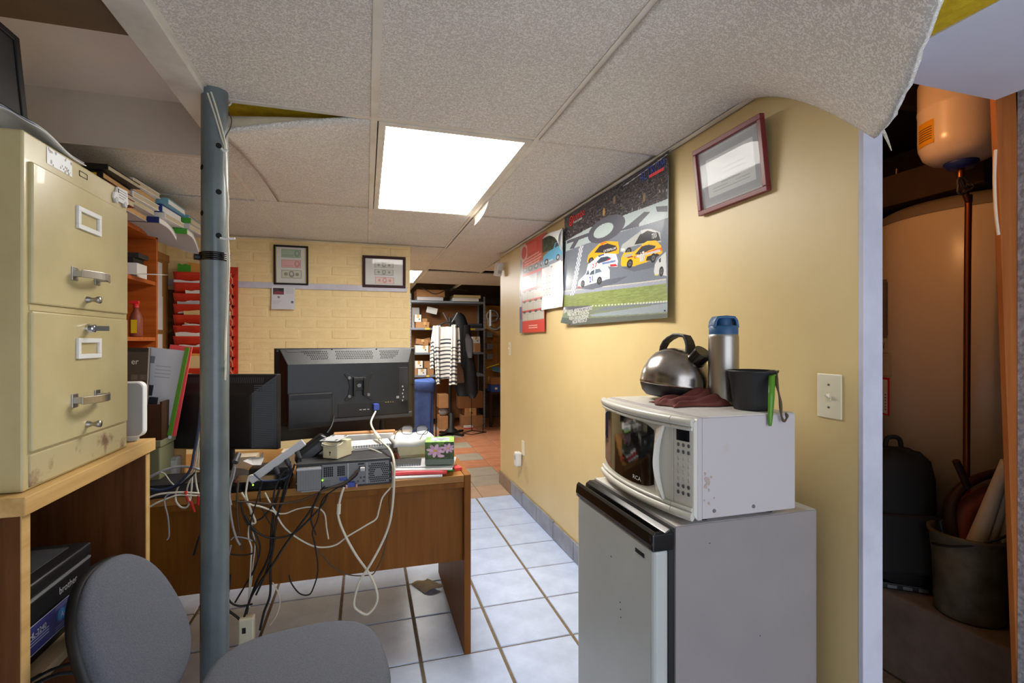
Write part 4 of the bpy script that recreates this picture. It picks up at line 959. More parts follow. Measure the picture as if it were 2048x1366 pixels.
cv.rect(.16, .37, .68, .52, (188, 194, 200)); cv.rect(.70, .37, .84, .52, (96, 100, 110)); cv.rect(.88, .37, .97, .50, (190, 180, 170)); cv.ell(.35, .44, .14, .06, (220, 224, 228))
for k in range(3):
    y = .54 + k * .115; cv.rect(.14, y, .97, y + .10, (202, 200, 188)); cv.rect(.14, y, .97, y + .006, (200, 60, 50))
    for j in range(4): cv.ell(.24 + j * .21, y + .004, .06, .012, (50, 50, 54))
    for j in range(1, 4): cv.line((.14 + j * .21, y + .02), (.14 + j * .21, y + .10), .005, (168, 166, 158))
    for j in range(1, 6): cv.line((.16, y + .015 + j * .015), (.95, y + .015 + j * .015), .0025, (176, 174, 166))
for k in range(2): cv.line((.40, .925 + k * .025), (.72, .925 + k * .025), .008, (236, 190, 180))
cv.sheet('calendar_sheet', fn, 'calendar_print', cal)
# truck calendar
ya, yb = P(1086, 560, X=1.165).y, P(1128, 560, X=1.165).y; zt, zb = P(1105, 468, X=1.165).z, P(1105, 617, X=1.165).z
cal2 = thing('wall_calendar', (1.165, (ya + yb) / 2, (zt + zb) / 2), 'white calendar with blue truck picture partly behind the race poster', 'calendar')
f0 = csurf(ya, yb, zt, zb, 1.2); fn = lambda x, y: f0(x, y) + Vector((-.006, 0, 0)); cv = Canvas(1, 1, 90, 200, (226, 228, 234))
cv.rect(0, 0, 1, .42, (150, 156, 172)); cv.rect(0, 0, 1, .27, (44, 60, 40)); cv.noise(.5, cv.Y < .27, 5, 5); cv.rect(0, .20, .3, .30, (150, 110, 60))
cv.poly([(.06, .33), (.08, .25), (.3, .21), (.52, .20), (.58, .14), (.78, .13), (.86, .19), (1, .2), (1, .31), (.9, .34), (.1, .37)], (96, 176, 214)); cv.poly([(.58, .2), (.62, .15), (.76, .145), (.8, .2)], (60, 70, 80)); cv.rect(.08, .335, .5, .352, (210, 214, 220))
for x in (.22, .74): cv.ell(x, .345, .09, .042, (36, 36, 40)); cv.ell(x, .345, .05, .022, (200, 204, 208))
cv.rect(.36, .40, .9, .46, (240, 240, 242))
for r_ in range(5):
    for c_ in range(7): cv.ell(.1 + c_ * .13, .55 + r_ * .085, .016, .006, (150, 150, 156) if c_ else (200, 120, 120))
cv.sheet('calendar_sheet', fn, 'calendar_print', cal2)
lettering([('June', .022, 0, 0, 'LEFT', .9)], frame(fn(.42, .448) + Vector((-.002, 0, 0)), (0, -1, 0), (0, 0, 1)), 'ink', cal2)
def curl(u, v):
    a = fn(.05 + .95 * u, 0); b_ = fn(1, .02 + .30 * u)
    p = a.lerp(b_, v); return p + Vector((-.03 * math.sin(math.pi * v) - .004, 0, .0))
MB().grid(curl, 10, 10).build('curled_page', 'white_paper', cal2, solid=.001)

# ================================================================ BACK WALL
def bill(cv, x, y, w, h, c, c2, right=True):
    cv.rect(x, y, x + w, y + h, c2); cv.rect(x + .004, y + .003, x + w - .004, y + h - .003, c)
    px = x + w * (.8 if right else .5); cv.ell(px, y + h / 2, h * .33, h * .42, c2); cv.ell(px, y + h * .45, h * .16, h * .22, c)
    if not right:
        for k in (.22, .78): cv.ell(x + w * k, y + h / 2, h * .22, h * .22, c2)
    else: cv.line((x + w * .1, y + h * .75), (x + w * .6, y + h * .75), .004, c2)
def wall_frame(u0, u1, v0, v1, bw, m, label, draw, yw=4.092, gold=False):
    c0, c1 = P(u0, v0, Y=yw), P(u1, v1, Y=yw); w, h = c1.x - c0.x, c0.z - c1.z
    t = thing('picture_frame', ((c0.x + c1.x) / 2, yw, c1.z), label, 'picture frame')
    T = frame(((c0.x + c1.x) / 2, yw, c1.z), (1, 0, 0), (0, -.04, 1)); pframe(T, w, h, bw, .014, m, t)
    if gold:
        for x0, x1, y0, y1 in ((-w / 2 + bw, -w / 2 + bw + .005, bw, h - bw), (w / 2 - bw - .005, w / 2 - bw, bw, h - bw)): B(x0, x1, y0, y1, .002, .011, T).build('gold_slip', 'gold', t)
    iw, ih = w - 2 * bw, h - 2 * bw; cv = Canvas(iw, ih, 120, int(120 * ih / iw), (206, 208, 204)); draw(cv, iw, ih)
    cv.sheet('mounted_notes', lambda x, y: T @ Vector((x - iw / 2, h - bw - y, .003)), 'matte_print', t); return t
def dA(cv, w, h):
    bill(cv, w * .18, h * .06, w * .64, h * .22, (126, 170, 128), (70, 110, 78)); bill(cv, w * .18, h * .35, w * .64, h * .22, (214, 150, 150), (176, 96, 104)); bill(cv, w * .18, h * .64, w * .66, h * .22, (190, 190, 160), (96, 100, 84), False)
def dB(cv, w, h):
    bill(cv, w * .24, h * .12, w * .5, h * .22, (182, 186, 176), (116, 122, 118), False); bill(cv, w * .24, h * .40, w * .5, h * .22, (182, 186, 170), (112, 118, 112), False); bill(cv, w * .26, h * .70, w * .5, h * .25, (216, 186, 170), (196, 110, 114), False)
wall_frame(548, 617, 490, 571, .014, 'frame_black', 'black framed display of green, red and grey banknotes on brick wall', dA, gold=True)
wall_frame(725, 811, 511, 577, .022, 'frame_dark', 'dark red wide framed banknotes at the right end of the brick wall', dB)
c0, c1 = P(543, 572, Y=4.078), P(590, 619, Y=4.078); w, h = c1.x - c0.x, c0.z - c1.z
fl = thing('flyer', ((c0.x + c1.x) / 2, 4.078, c1.z), 'white printed flyer with a small red car photo pinned to the white rail', 'flyer')
cv = Canvas(w, h, 90, 100, (206, 208, 216)); cv.rect(w * .06, h * .08, w * .52, h * .36, (70, 60, 66)); cv.poly([(w * .08, h * .34), (w * .10, h * .26), (w * .3, h * .2), (w * .5, h * .26), (w * .5, h * .34)], (140, 60, 80)); cv.rect(w * .3, h * .1, w * .5, h * .2, (40, 40, 44))
for k in range(5): cv.line((w * .6, h * (.1 + .05 * k)), (w * .92, h * (.1 + .05 * k)), h * .012, (150, 152, 160))
cv.ell(w * .3, h * .47, w * .05, h * .045, (110, 114, 124)); cv.ell(w * .88, h * .68, w * .06, h * .055, (96, 106, 130)); cv.line((w * .04, h * .58), (w * .95, h * .58), h * .008, (170, 172, 180))
for k in range(4): cv.line((w * .06, h * (.64 + .04 * k)), (w * (.42 - .04 * k), h * (.64 + .04 * k)), h * .012, (172, 170, 176))
cv.sheet('flyer_sheet', lambda x, y: Vector((c0.x + x, 4.082 - .012 * (y / h) ** 2, c0.z - y)), 'matte_print', fl)

# ---------------------------------------------------------------- orange wall file
ox0, ox1, oz0, oz1 = -1.285, -.93, 1.05, 1.80
og = thing('wall_file_organizer', (-1.1, 4.07, oz0), 'orange wall file with ten stepped pockets full of papers behind the post', 'file organizer')
B(ox0 - .004, ox1 + .02, 4.078, 4.0835, oz0 - .02, oz1 + .04).build('back_panel', 'organizer', og)
NP = 10; PH = (oz1 - oz0) / NP
def pocket_T(k): return oz1 - (k + 1) * PH
for k in range(NP):
    z = pocket_T(k); hh = .070
    b = MB(); nseg = 14
    def fr_(u, v, z=z): return (ox0 + (ox1 - ox0) * u, 3.985 - .035 * v - .004 * math.sin(9 * u + k), z - .018 + hh * v)
    pk = b.grid(fr_, nseg, 3).build('pocket', 'organizer', og, solid=.003)
    b = MB(); b.add([(ox0, 3.985, z - .018), (ox1, 3.985, z - .018), (ox1, 4.077, z - .03), (ox0, 4.077, z - .03)], [(0, 1, 2, 3)]); b.build('pocket_floor', 'organizer', pk, solid=.002)
    for xx in (ox0, ox1):
        b = MB(); b.add([(xx, 3.985, z - .018), (xx, 3.950, z - .018 + hh), (xx, 4.02, z + hh * .35), (xx, 4.077, z + hh * .9), (xx, 4.077, z - .03)], [(0, 1, 2, 3, 4)]); b.build('gusset', 'organizer', pk, solid=.002)
    MB().tube([(ox1 + .002, 3.985, z - .018), (ox1 + .006, 3.97, z + .012), (ox1 - .002, 3.958, z + .03), (ox1 + .004, 3.948, z - .018 + hh)], .0035, 6).build('edge_binding', 'organizer_edge', pk)
def sheetbox(name, label, cat, k, x0, x1, top, m, y=3.979, dz=-.0, group=None, lean=0):
    z = pocket_T(k); T = at(((x0 + x1) / 2, min(y, 3.981 if k else y), z - .012), 0, R(12 if k else 4), 0); w = x1 - x0
    b = MB(); n = 10; vs = []
    for i in range(n + 1):
        x = -w / 2 + w * i / n; tz = top + .004 * math.sin(i * 1.3 + k) + lean * i / n
        vs += [(x, -.001, 0), (x, -.001, tz), (x, .003, tz), (x, .003, 0)]
    fs = [(4 * i + a, 4 * i + (a + 1) % 4, 4 * i + 4 + (a + 1) % 4, 4 * i + 4 + a) for i in range(n) for a in range(4)] + [(3, 2, 1, 0), (4 * n, 4 * n + 1, 4 * n + 2, 4 * n + 3)]
    b.add(vs, fs, False, T); o = b.build(name, m); return tag(o, label, cat, group)
G = 'papers in the orange wall file'
sheetbox('folder', 'orange manila folder in the top pocket of the orange wall file', 'folder', 0, ox0 + .06, ox1 - .04, .135, 'manila_orange', 4.03, group=G)
sheetbox('folder', 'green folder at the left of the top wall file pocket', 'folder', 0, ox0 + .02, ox0 + .10, .12, 'green', 3.979, group=G)
sheetbox('paper_sheet', 'white papers in the second pocket from the top of the wall file', 'papers', 1, ox0 + .0, ox1 - .01, .082, 'white_paper', group=G)
sheetbox('paper_sheet', 'white letters in the third pocket down of the wall file', 'papers', 2, ox0 + .07, ox1 - .01, .086, 'white_paper', group=G)
sheetbox('paper_sheet', 'grey white bundle in the fourth pocket down of the wall file', 'papers', 3, ox0 + .02, ox1 - .02, .084, 'light_grey', group=G, lean=.012)
sheetbox('folder', 'pale manila folder in the fifth pocket down of the wall file', 'folder', 4, ox0 + .06, ox1 - .0, .096, 'manila', group=G)
sheetbox('paper_sheet', 'thin white sheet in the sixth pocket down of the wall file', 'papers', 5, ox0 + .05, ox1 - .01, .074, 'white_paper', group=G)
sheetbox('envelope', 'thick white envelopes in the seventh pocket down of the wall file', 'envelopes', 6, ox0 + .01, ox1 - .03, .092, 'white_paper', group=G)
sheetbox('paper_sheet', 'white slips in the eighth pocket down of the wall file', 'papers', 7, ox0 + .03, ox1 - .02, .078, 'white_paper', group=G)
sheetbox('paper_sheet', 'small white card in the ninth pocket down of the wall file', 'papers', 8, ox0 + .20, ox1 - .02, .072, 'white_paper', group=G)
sheetbox('folder', 'manila envelopes standing in the lowest pocket of the wall file', 'folder', 9, ox0 + .02, ox1 - .03, .15, 'manila', 3.975, group=G)
sheetbox('folder', 'orange manila folder behind the envelopes in the lowest wall file pocket', 'folder', 9, ox0 - .015, ox1 - .01, .168, 'manila_orange', 4.0, group=G)
wp = B(-1.37, -1.27, 4.066, 4.083, .75, 1.66).build('wood_panel', 'dark_panel', bevel=.002); tag(wp, 'dark brown wood panel leaning on the wall left of the orange file', 'panel')
lp = thing('notice_panel', (-1.36, 3.85, .8), 'brown wood panel with taped papers beyond the end of the bookcase', 'panel')
B(-1.3745, -1.352, 3.42, 4.062, .75, 1.90).build('panel_board', 'brown_ply', lp, bevel=.002); B(-1.3515, -1.345, 3.42, 4.062, 1.85, 1.90).build('panel_rail', 'brown_ply', lp)
for z0, z1, y0, y1 in ((1.60, 1.83, 3.86, 3.95), (1.37, 1.60, 3.86, 3.96), (1.0, 1.34, 3.85, 3.955)): B(-1.3518, -1.3505, y0, y1, z0, z1).build('taped_paper', 'white_paper', lp)

# ================================================================ SCREENS on the desk (seen from behind)
def quadT(pl_, pr_, z0): return frame(Vector((pl_[0], pl_[1], z0)), (pr_[0] - pl_[0], pr_[1] - pl_[1], 0), (0, 0, 1))   # x right, y up, z towards the room
def loft(b, rects, T):
    """rects: (x0,x1,y0,y1,z) rings joined front to back"""
    vs = []
    for x0, x1, y0, y1, z in rects: vs += [(x0, y0, z), (x1, y0, z), (x1, y1, z), (x0, y1, z)]
    fs = [(4 * i + a, 4 * i + (a + 1) % 4, 4 * i + 4 + (a + 1) % 4, 4 * i + 4 + a) for i in range(len(rects) - 1) for a in range(4)]
    fs += [(3, 2, 1, 0), tuple(4 * (len(rects) - 1) + a for a in range(4))]
    return b.add(vs, fs, False, T)
# large right screen
T = quadT((-.406, 2.498), (.251, 2.653), .823); w, h = .675, .435
tv = thing('large_monitor', (-.08, 2.58, .74), 'large black flat screen seen from behind with a cross shaped mount', 'monitor')
b = MB(); loft(b, [(0, w, 0, h, -.035), (0, w, 0, h, -.012), (.004, w - .004, .004, h - .004, -.008), (.02, w - .02, .07, h - .004, .0), (.05, w - .05, .095, h - .075, .040)], T); b.build('screen_case', 'charcoal', tv, bevel=.004, seg=3)
B(.012, w - .012, .012, h - .012, -.0365, -.034, T).build('screen', 'black_gloss', tv)
# perforated vent strip along the top slope
def slope(x, y): return Vector((x, y, .0005 + .040 * (h - .004 - y) / .071))
b = MB()
for x0, x1 in ((.115, .235), (.270, .450), (.485, .590)):
    ny = 5
    for j in range(ny):
        y = h - .016 - j * .0085
        n = int((x1 - x0) / .0085)
        for i in range(n):
            x = x0 + (i + .5 * (j % 2)) * .0085
            if x0 == .115 and x < .115 + j * .010: continue
            if x0 == .485 and x > .59 - j * .010: continue
            c = slope(x, y); r = .0026
            b.add([c + Vector((r * math.cos(a), r * math.sin(a) * .87, .0014 - .563 * r * math.sin(a) * .87)) for a in [math.pi / 3 * k for k in range(6)]], [tuple(range(6))], False, T)
b.build('vent_holes', 'hole', tv, kind='stuff')
b = MB(); b.add([slope(x, y) + Vector((0, 0, .0009)) for x, y in ((.045, h - .006), (.205, h - .006), (.195, h - .019), (.055, h - .019))], [(0, 1, 2, 3)], False, T); b.build('top_recess', 'black', tv)
for x, y in ((.012, h - .012), (.252, h - .008), (.468, h - .008), (w - .012, h - .012), (w - .008, h * .55), (w - .01, .03)): MB().cyl((x, y, -.006), (x, y, .003), .0045, n=12, T=T).build('screw', 'black', tv)
# deep electronics box low on the left
bx = B(.05, .245, .06, .225, .038, .060, T).build('power_box', 'charcoal', tv, bevel=.005)
b = MB()
for z0_ in (.066, .196):
    for i in range(46):
        x = .056 + i * .004; b.add([(x, z0_, .0604), (x + .0015, z0_, .0604), (x + .011, z0_ + .022, .0604), (x + .0095, z0_ + .022, .0604)], [(0, 1, 2, 3)], False, T)
b.build('vent_slots', 'hole', bx, kind='stuff')
# connector bay, raised lower lip, side recess
B(.272, .62, .098, .165, .0375, .0412, T).build('connector_bay', 'black', tv, bevel=.001)
b = MB(); loft(b, [(.05, w - .025, .070, .105, .0), (.06, w - .03, .074, .103, .034), (.07, w - .05, .080, .098, .039)], T); b.build('lower_lip', 'dark_grey', tv, bevel=.003)
B(.573, .621, .12, .335, .0, .0412, T).build('side_recess', 'dusty_black', tv, bevel=.002)
for k in range(5): B(.59 + (k % 2) * .004, .595 + (k % 2) * .004, .16 + .018 * k, .168 + .018 * k, .0413, .0418, T).build('port_mark', 'light_grey', tv)
B(.56, .588, .176, .188, .0402, .0408, T).build('sticker', 'mid_grey', tv)
b = MB()
for x, l in ((.375, .012), (.392, .014), (.413, .010)): b.box(x, x + l, .128, .132, .0413, .0417, T)
b.build('port_lettering', 'light_grey', tv, kind='stuff')
for k in range(4): MB().cyl((.505 + .012 * k, .160, .0405), (.505 + .012 * k, .160, .046), .003, n=10, T=T).build('audio_jack', 'brass', tv)
# mounting cross
cx, cy = .372, .245; mt = MB()
plate_ = [(cx - .070, cy + .062), (cx - .058, cy + .070), (cx - .030, cy + .052), (cx, cy + .046), (cx + .030, cy + .052), (cx + .058, cy + .070), (cx + .070, cy + .062), (cx + .052, cy + .036), (cx + .045, cy), (cx + .052, cy - .036), (cx + .070, cy - .062), (cx + .058, cy - .070), (cx + .022, cy - .048), (cx + .014, cy - .02), (cx - .014, cy - .02), (cx - .022, cy - .048), (cx - .058, cy - .070), (cx - .070, cy - .062), (cx - .052, cy - .036), (cx - .045, cy), (cx - .052, cy + .036)]
mt.prism(plate_, .0405, .045, T); pm = mt.build('mount_plate', 'black', tv, bevel=.002)
for sx in (-1, 1):
    B(cx + sx * .018, cx + sx * .03, cy - .045, cy + .046, .045, .064, T).build('mount_rib', 'black', pm, bevel=.003)
B(cx - .03, cx + .03, cy + .028, cy + .046, .045, .058, T).build('mount_rib', 'black', pm, bevel=.003)
for x, y in ((cx - .046, cy + .044), (cx - .046, cy - .046), (cx + .046, cy - .042), (cx, cy + .006)):
    r = .0085 if x != cx else .012
    MB().cyl((x, y, .044), (x, y, .050), r, r * .8, n=14, T=T).build('bolt', 'dull_metal', pm)
# stand
B(.20, .50, .03, .062, -.03, -.006, T).build('stand_bracket', 'black', tv, bevel=.003)
MB().cyl((.50, -.02, -.01), (.50, .07, -.01), .016, n=16, T=T).build('stand_neck', 'black', tv)
stT = at((-.08, 2.56, .741), R(13)); MB().lathe([(.0001, 0), (.14, 0), (.142, .004), (.13, .012), (.03, .02), (.022, .09), (.0001, .09)], 32, stT @ Matrix.Diagonal((1.2, .7, 1, 1))).build('stand_base', 'black_gloss', tv)
vp = T @ Vector((.452, .14, .048)); B(.438, .466, .125, .158, .042, .068, T).build('video_plug', 'vga_blue', tv, bevel=.003)

# left screen
T = quadT((-.775, 2.286), (-.34, 2.157), .857); w, h = .454, .302
lm_ = thing('small_monitor', (-.55, 2.26, .74), 'smaller black monitor with slatted back behind the post', 'monitor')
b = MB(); loft(b, [(0, w, 0, h, -.03), (0, w, 0, h, -.004), (.004, w - .004, .004, h - .004, .0), (.066, w - .085, .012, h - .072, .034), (.075, w - .094, .02, h - .08, .036)], T); b.build('screen_case', 'charcoal', lm_, bevel=.003)
B(.01, w - .01, .012, h - .012, -.0315, -.029, T).build('screen', 'black_gloss', lm_)
b = MB()
def strip(q0, q1, t):
    a = (q1 - q0).normalized(); n_ = a.cross(Vector((0, 0, 1))).normalized() * t / 2
    up = Vector((0, 0, .0018)); b.add([q0 - n_ + up, q0 + n_ + up, q1 + n_ + up, q1 - n_ + up], [(0, 1, 2, 3)], False, T)
for i in range(52):
    x = .028 + i * .0076; y1 = h - .008; 
    f = .055
    strip(Vector((x, y1 - .004, .003)), Vector((x + (.004), y1 - .004 - f, .0285)), .0032) if .03 < x < w - .05 else None
b.build('top_slats', 'dark_grey', lm_, kind='stuff')
b = MB()
for i in range(34):
    y = .02 + i * .0072
    b.add([(.010, y, .0065), (.010, y + .003, .0065), (.052, y + .003, .0285), (.052, y, .0285)], [(0, 1, 2, 3)], False, T)
    b.add([(w - .012, y, .0065), (w - .012, y + .003, .0065), (w - .078, y + .003, .0315), (w - .078, y, .0315)], [(0, 1, 2, 3)], False, T)
b.build('side_slats', 'dark_grey', lm_, kind='stuff')
B(.19, .27, -.085, .08, -.028, -.006, T).build('stand_neck', 'black', lm_, bevel=.004)
MB().lathe([(.0001, 0), (.11, 0), (.11, .006), (.09, .014), (.0001, .018)], 28, at((-.56, 2.245, .741))).build('stand_base', 'black', lm_)

# ================================================================ DESKTOP COMPUTER (back to the room)
pcT = at((-.2446, 1.944, .7425), R(2)); PWd, PHt = .341, .1
pcb = thing('desktop_computer', (-.07, 2.1, .742), 'flat black desktop computer with vented grey back overhanging the desk edge', 'computer')
B(0, PWd, 0, .378, 0, PHt, pcT).build('case', 'dusty_black', pcb, bevel=.003)
def pf(x0, x1, z0, z1, y0, y1): return B(x0, x1, y0, y1, z0, z1, pcT)
fpl = pf(.088, PWd - .012, .008, .090, -.002, .001).build('rear_panel', 'grey', pcb, bevel=.001)
hsk = pf(.004, .086, .004, .088, -.016, 0).build('power_supply', 'dull_metal', pcb, bevel=.001)
for i in range(20): pf(.006 + i * .004, .0076 + i * .004, .008, .080, -.0175, -.0158).build('fin', 'mid_grey', hsk)
pf(.003, .087, .080, .086, -.02, -.015).build('fin_cap', 'light_grey', hsk)
pf(.018, .08, -.001, .004, -.012, -.002).build('latch_bar', 'mid_grey', hsk)
b = MB()
for j in range(10):
    for i in range(11):
        x = .256 + (i + .5 * (j % 2)) * .0066; z = .015 + j * .0074
        if math.hypot(x - .290, z - .048) < .0155 or abs(x - .290) + .0 > .0375 or (abs(x - .29) + abs(z - .048)) > .062: continue
        b.add([(x + .0028 * math.cos(a), -.0026, z + .0028 * math.sin(a)) for a in [math.pi / 3 * k + .5 for k in range(6)]], [tuple(range(6))], False, pcT)
b.build('fan_holes', 'hole', pcb, kind='stuff')
b = MB()
for x0, n in ((.094, 5), (.142, 4)):
    for j in range(5):
        for i in range(n):
            x, z = x0 + i * .0068, .046 + j * .0075
            b.add([(x, -.0026, z), (x + .0052, -.0026, z), (x + .0052, -.0026, z + .006), (x, -.0026, z + .006)], [(0, 1, 2, 3)], False, pcT)
b.build('slot_holes', 'hole', pcb, kind='stuff')
pf(.178, .181, .012, .09, -.005, -.002).build('panel_seam', 'light_grey', fpl); pf(.247, .2485, .01, .088, -.004, -.002).build('panel_seam', 'light_grey', fpl)
pf(.218, .242, .058, .076, -.004, -.002).build('power_socket', 'black', fpl)
pf(.222, .240, .060, .074, -.02, -.003).build('power_plug', 'light_grey', fpl, bevel=.003)
pf(.215, .238, .082, .088, -.0035, -.0018).build('voltage_switch', 'black', fpl)
pf(.150, .176, .028, .040, -.006, -.002).build('serial_port', 'vga_blue', fpl, bevel=.002)
pf(.176, .206, .004, .022, -.018, -.002).build('video_plug', 'vga_blue', fpl, bevel=.003)
for x in (.171, .206): pf(x, x + .007, .002, .014, -.024, -.004).build('thumb_screw', 'pink_plug', fpl, bevel=.002)
for x, z in ((.215, .02), (.225, .033), (.236, .02), (.238, .034)): MB().cyl((x, -.0018, z), (x, -.0032, z), .004, n=12, T=pcT).build('jack', 'dark_grey', fpl)
pf(.092, .118, .014, .032, -.006, -.002).build('network_port', 'dull_metal', fpl); MB().cyl((.090, -.0055, .036), (.090, -.008, .036), .0026, n=10, T=pcT).build('indicator', 'led', fpl)
for x, z in ((.334, .045), (.334, .020), (.002, .03), (.004, .008)): MB().cyl((x, .001, z), (x, -.003, z), .003, n=10, T=pcT).build('screw', 'dull_metal', pcb)
PZ = .7425 + PHt + .0006

# things on the computer
cb = thing('cream_key_box', (-.107, 2.035, PZ), 'small cream plastic box with key slot standing on the computer', 'box')
T = at((-.107, 2.035, PZ), R(-34)); B(-.033, .033, -.045, .045, 0, .062, T).build('box_body', 'cream_plastic', cb, bevel=.003)
MB().cyl((0, -.0448, .024), (0, -.0456, .024), .0036, n=12, T=T).box(-.0012, .0012, -.0456, -.0448, .012, .024, T).build('keyhole', 'hole', cb)
MB().tube([T @ Vector(p) for p in ((-.034, -.02, .058), (-.036, -.047, .05), (0, -.049, .044), (.034, -.047, .05), (.036, -.02, .06), (.0, .0, .066), (-.034, -.02, .060), (-.035, -.046, .056), (0, -.049, .052), (.035, -.046, .058))], .0022, 6).build('wound_cord', 'cable_white', cb)
T2 = T @ at((-.006, -.008, .070), R(-8), R(9), R(-4)); pl2 = B(-.046, .046, -.035, .035, 0, .003, T2).build('plastic_plate', 'light_grey', cb, bevel=.001)
for sx in (-1, 1):
    for sy in (-1, 1): MB().cyl((sx * .032, sy * .024, .0028), (sx * .032, sy * .024, .0036), .006, n=12, T=T2).build('rubber_dot', 'black', pl2)
def sheets(name, label, T, w, l, n, t, m, group=None, jit=.004, seed=1):
    q = random.Random(seed); b = MB(); z = 0
    for k in range(n):
        a = q.uniform(-jit, jit) * 6; X_ = T @ Matrix.Translation((q.uniform(-jit, jit), q.uniform(-jit, jit), 0)) @ Matrix.Rotation(a, 4, 'Z')
        b.box(-w / 2, w / 2, -l / 2, l / 2, z + .0002, z + t / n, X_); z += t / n
    o = b.build(name, m, kind=None); tag(o, label, 'papers', group); o['kind'] = 'stuff'; return o
G2 = 'papers on the desk computer'
sheets('paper_stack', 'low stack of loose white papers behind the cream box on the computer', at((.0, 2.18, PZ), R(8)), .17, .13, 6, .014, 'white_paper', G2, seed=4)
nb = thing('spiral_notebook', (.0, 2.15, PZ + .0145), 'lined white spiral notebook on the paper stack behind the cream box', 'notebook')
T = at((.012, 2.17, PZ + .0145), R(6)); B(-.085, .085, -.052, .058, 0, .006, T).build('pages', 'white_paper', nb)
b = MB()
for k in range(9): b.box(-.08, .08, -.046 + .0115 * k, -.0445 + .0115 * k, .0061, .0064, T)
b.build('ruled_lines', 'mid_grey', nb, kind='stuff')
b = MB()
for k in range(16): b.cyl((-.078 + k * .0104, -.0555, .003), (-.0765 + k * .0104, -.0555, .003), .0055, n=8, T=T)
b.build('spiral_wire', 'dull_metal', nb, kind='stuff')
fo = thing('tan_folder', (.0, 2.26, PZ), 'brown edged folder and white sheets under the large black screen', 'folder'); B(-.14, .13, 2.345, 2.39, .742, .876).build('folder_block', 'cardboard', fo, bevel=.002); B(-.15, .12, 2.329, 2.3445, .742, .868).build('sheet_block', 'white_paper', fo)

# ---------------------------------------------------------------- tissue box, tub, papers at the desk's right end
DZ = .7412
tb = thing('tissue_box', (.30, 2.1, .781), 'cube tissue box printed with pink flowers on the desk papers', 'tissue box')
T = at((.300, 2.088, .7835), R(-10)); s = .0585; hB = .092
B(-s, s, -s, s, .0, hB, T).build('carton', 'green', tb, bevel=.001)
def petals(cv, cx, cy, r):
    for k in range(8):
        a = k * math.pi / 4 + .2; cv.ell(cx + r * .62 * math.cos(a), cy + r * .55 * math.sin(a), r * .46, r * .22, (206, 160, 190) if k % 2 else (222, 182, 206), a)
    cv.ell(cx, cy, r * .2, r * .18, (222, 176, 40))
def face(seed):
    cv = Canvas(1, 1, 110, 90, (86, 112, 50)); cv.a *= (1.0 - .45 * cv.Y[..., None]); cv.noise(.35, None, 12, 12); cv.rect(0, .76, 1, 1, (104, 118, 104)); cv.noise(.1)
    petals(cv, .36, .38, .30); petals(cv, .80, .28, .22); cv.ell(.55, .62, .12, .06, (222, 182, 206)); return cv
face(1).sheet('flower_print', lambda x, y: T @ Vector((-s + 2 * s * x, -s - .0006, hB * (1 - y))), 'soft_print', tb)
face(2).sheet('flower_print', lambda x, y: T @ Vector((s + .0006, -s + 2 * s * x, hB * (1 - y))), 'soft_print', tb)
face(3).sheet('flower_print', lambda x, y: T @ Vector((-s - .0006, s - 2 * s * x, hB * (1 - y))), 'soft_print', tb)
cv = Canvas(1, 1, 60, 60, (120, 176, 60)); cv.noise(.2, None, 9, 9); cv.rect(.18, .14, .84, .80, (150, 156, 168)); cv.noise(.2, None, 6, 6); cv.ell(.5, .45, .2, .05, (96, 100, 110), .6)
cv.sheet('tear_window', lambda x, y: T @ Vector((-s + 2 * s * x, s - 2 * s * y, hB + .0006)), 'soft_print', tb)
tub = thing('white_tub', (.205, 2.28, DZ), 'cream tub heaped with white papers behind the tissue box', 'tub')
T = at((.205, 2.29, DZ), R(6))
b = MB(); loft(b, [(-.075, .075, -.06, .06, .04), (-.085, .085, -.07, .07, .092), (-.088, .088, -.073, .073, .096)], T); b.build('tub_body', 'cream_plastic', tub, bevel=.01, seg=3)
B(-.07, .07, -.055, .055, 0, .04, T).build('tub_foot', 'cream_plastic', tub)
def bag(u, v):
    x = -.1 + .2 * u; y = -.088 + .19 * v; e = min(u, 1 - u, v, 1 - v)
    return T @ Vector((x, y, .0975 + .020 * min(1, e * 16) - (.010 if e < .01 else 0) + .003 * math.sin(11 * u + 5 * v)))
pb_ = MB().grid(bag, 24, 24).build('paper_bundle', 'white_paper', solid=.002); tag(pb_, 'heap of bright white sheets on the cream tub', 'papers')
gl = thing('eyeglasses', (.2, 2.28, .862), 'black framed eyeglasses lying on the white sheets of the tub', 'glasses')
gT = at((.205, 2.262, .866), R(-20))
for sx in (-1, 1):
    ring_ = [gT @ Vector((sx * .034 + .026 * math.copysign(abs(math.cos(a)) ** .6, math.cos(a)), .02, .0 + .02 + .019 * math.copysign(abs(math.sin(a)) ** .6, math.sin(a)))) for a in [2 * math.pi * k / 24 for k in range(25)]]
    MB().tube(ring_, .0018, 6, 1).build('rim', 'black', gl)
    MB().add([p for p in ring_[:-1]], [tuple(range(24))]).build('lens', 'clear', gl)
    MB().tube([gT @ Vector((sx * .061, .02, .028)), gT @ Vector((sx * .063, -.03, .024)), gT @ Vector((sx * .060, -.075, .018)), gT @ Vector((sx * .056, -.105, .004))], .0019, 6).build('temple', 'black', gl)
MB().tube([gT @ Vector((-.009, .02, .026)), gT @ Vector((0, .019, .030)), gT @ Vector((.009, .02, .026))], .0018, 6).build('bridge', 'black', gl)
ls = MB().tube([(.105, 2.20, .75), (.11, 2.205, .79), (.125, 2.21, .80), (.135, 2.2, .775), (.12, 2.19, .752), (.105, 2.195, .765), (.115, 2.2, .80)], .007, 8).build('leather_strap', 'leather'); tag(ls, 'coiled brown leather strap between the computer and the cream tub', 'strap')
G3 = 'papers at the right end of the desk'
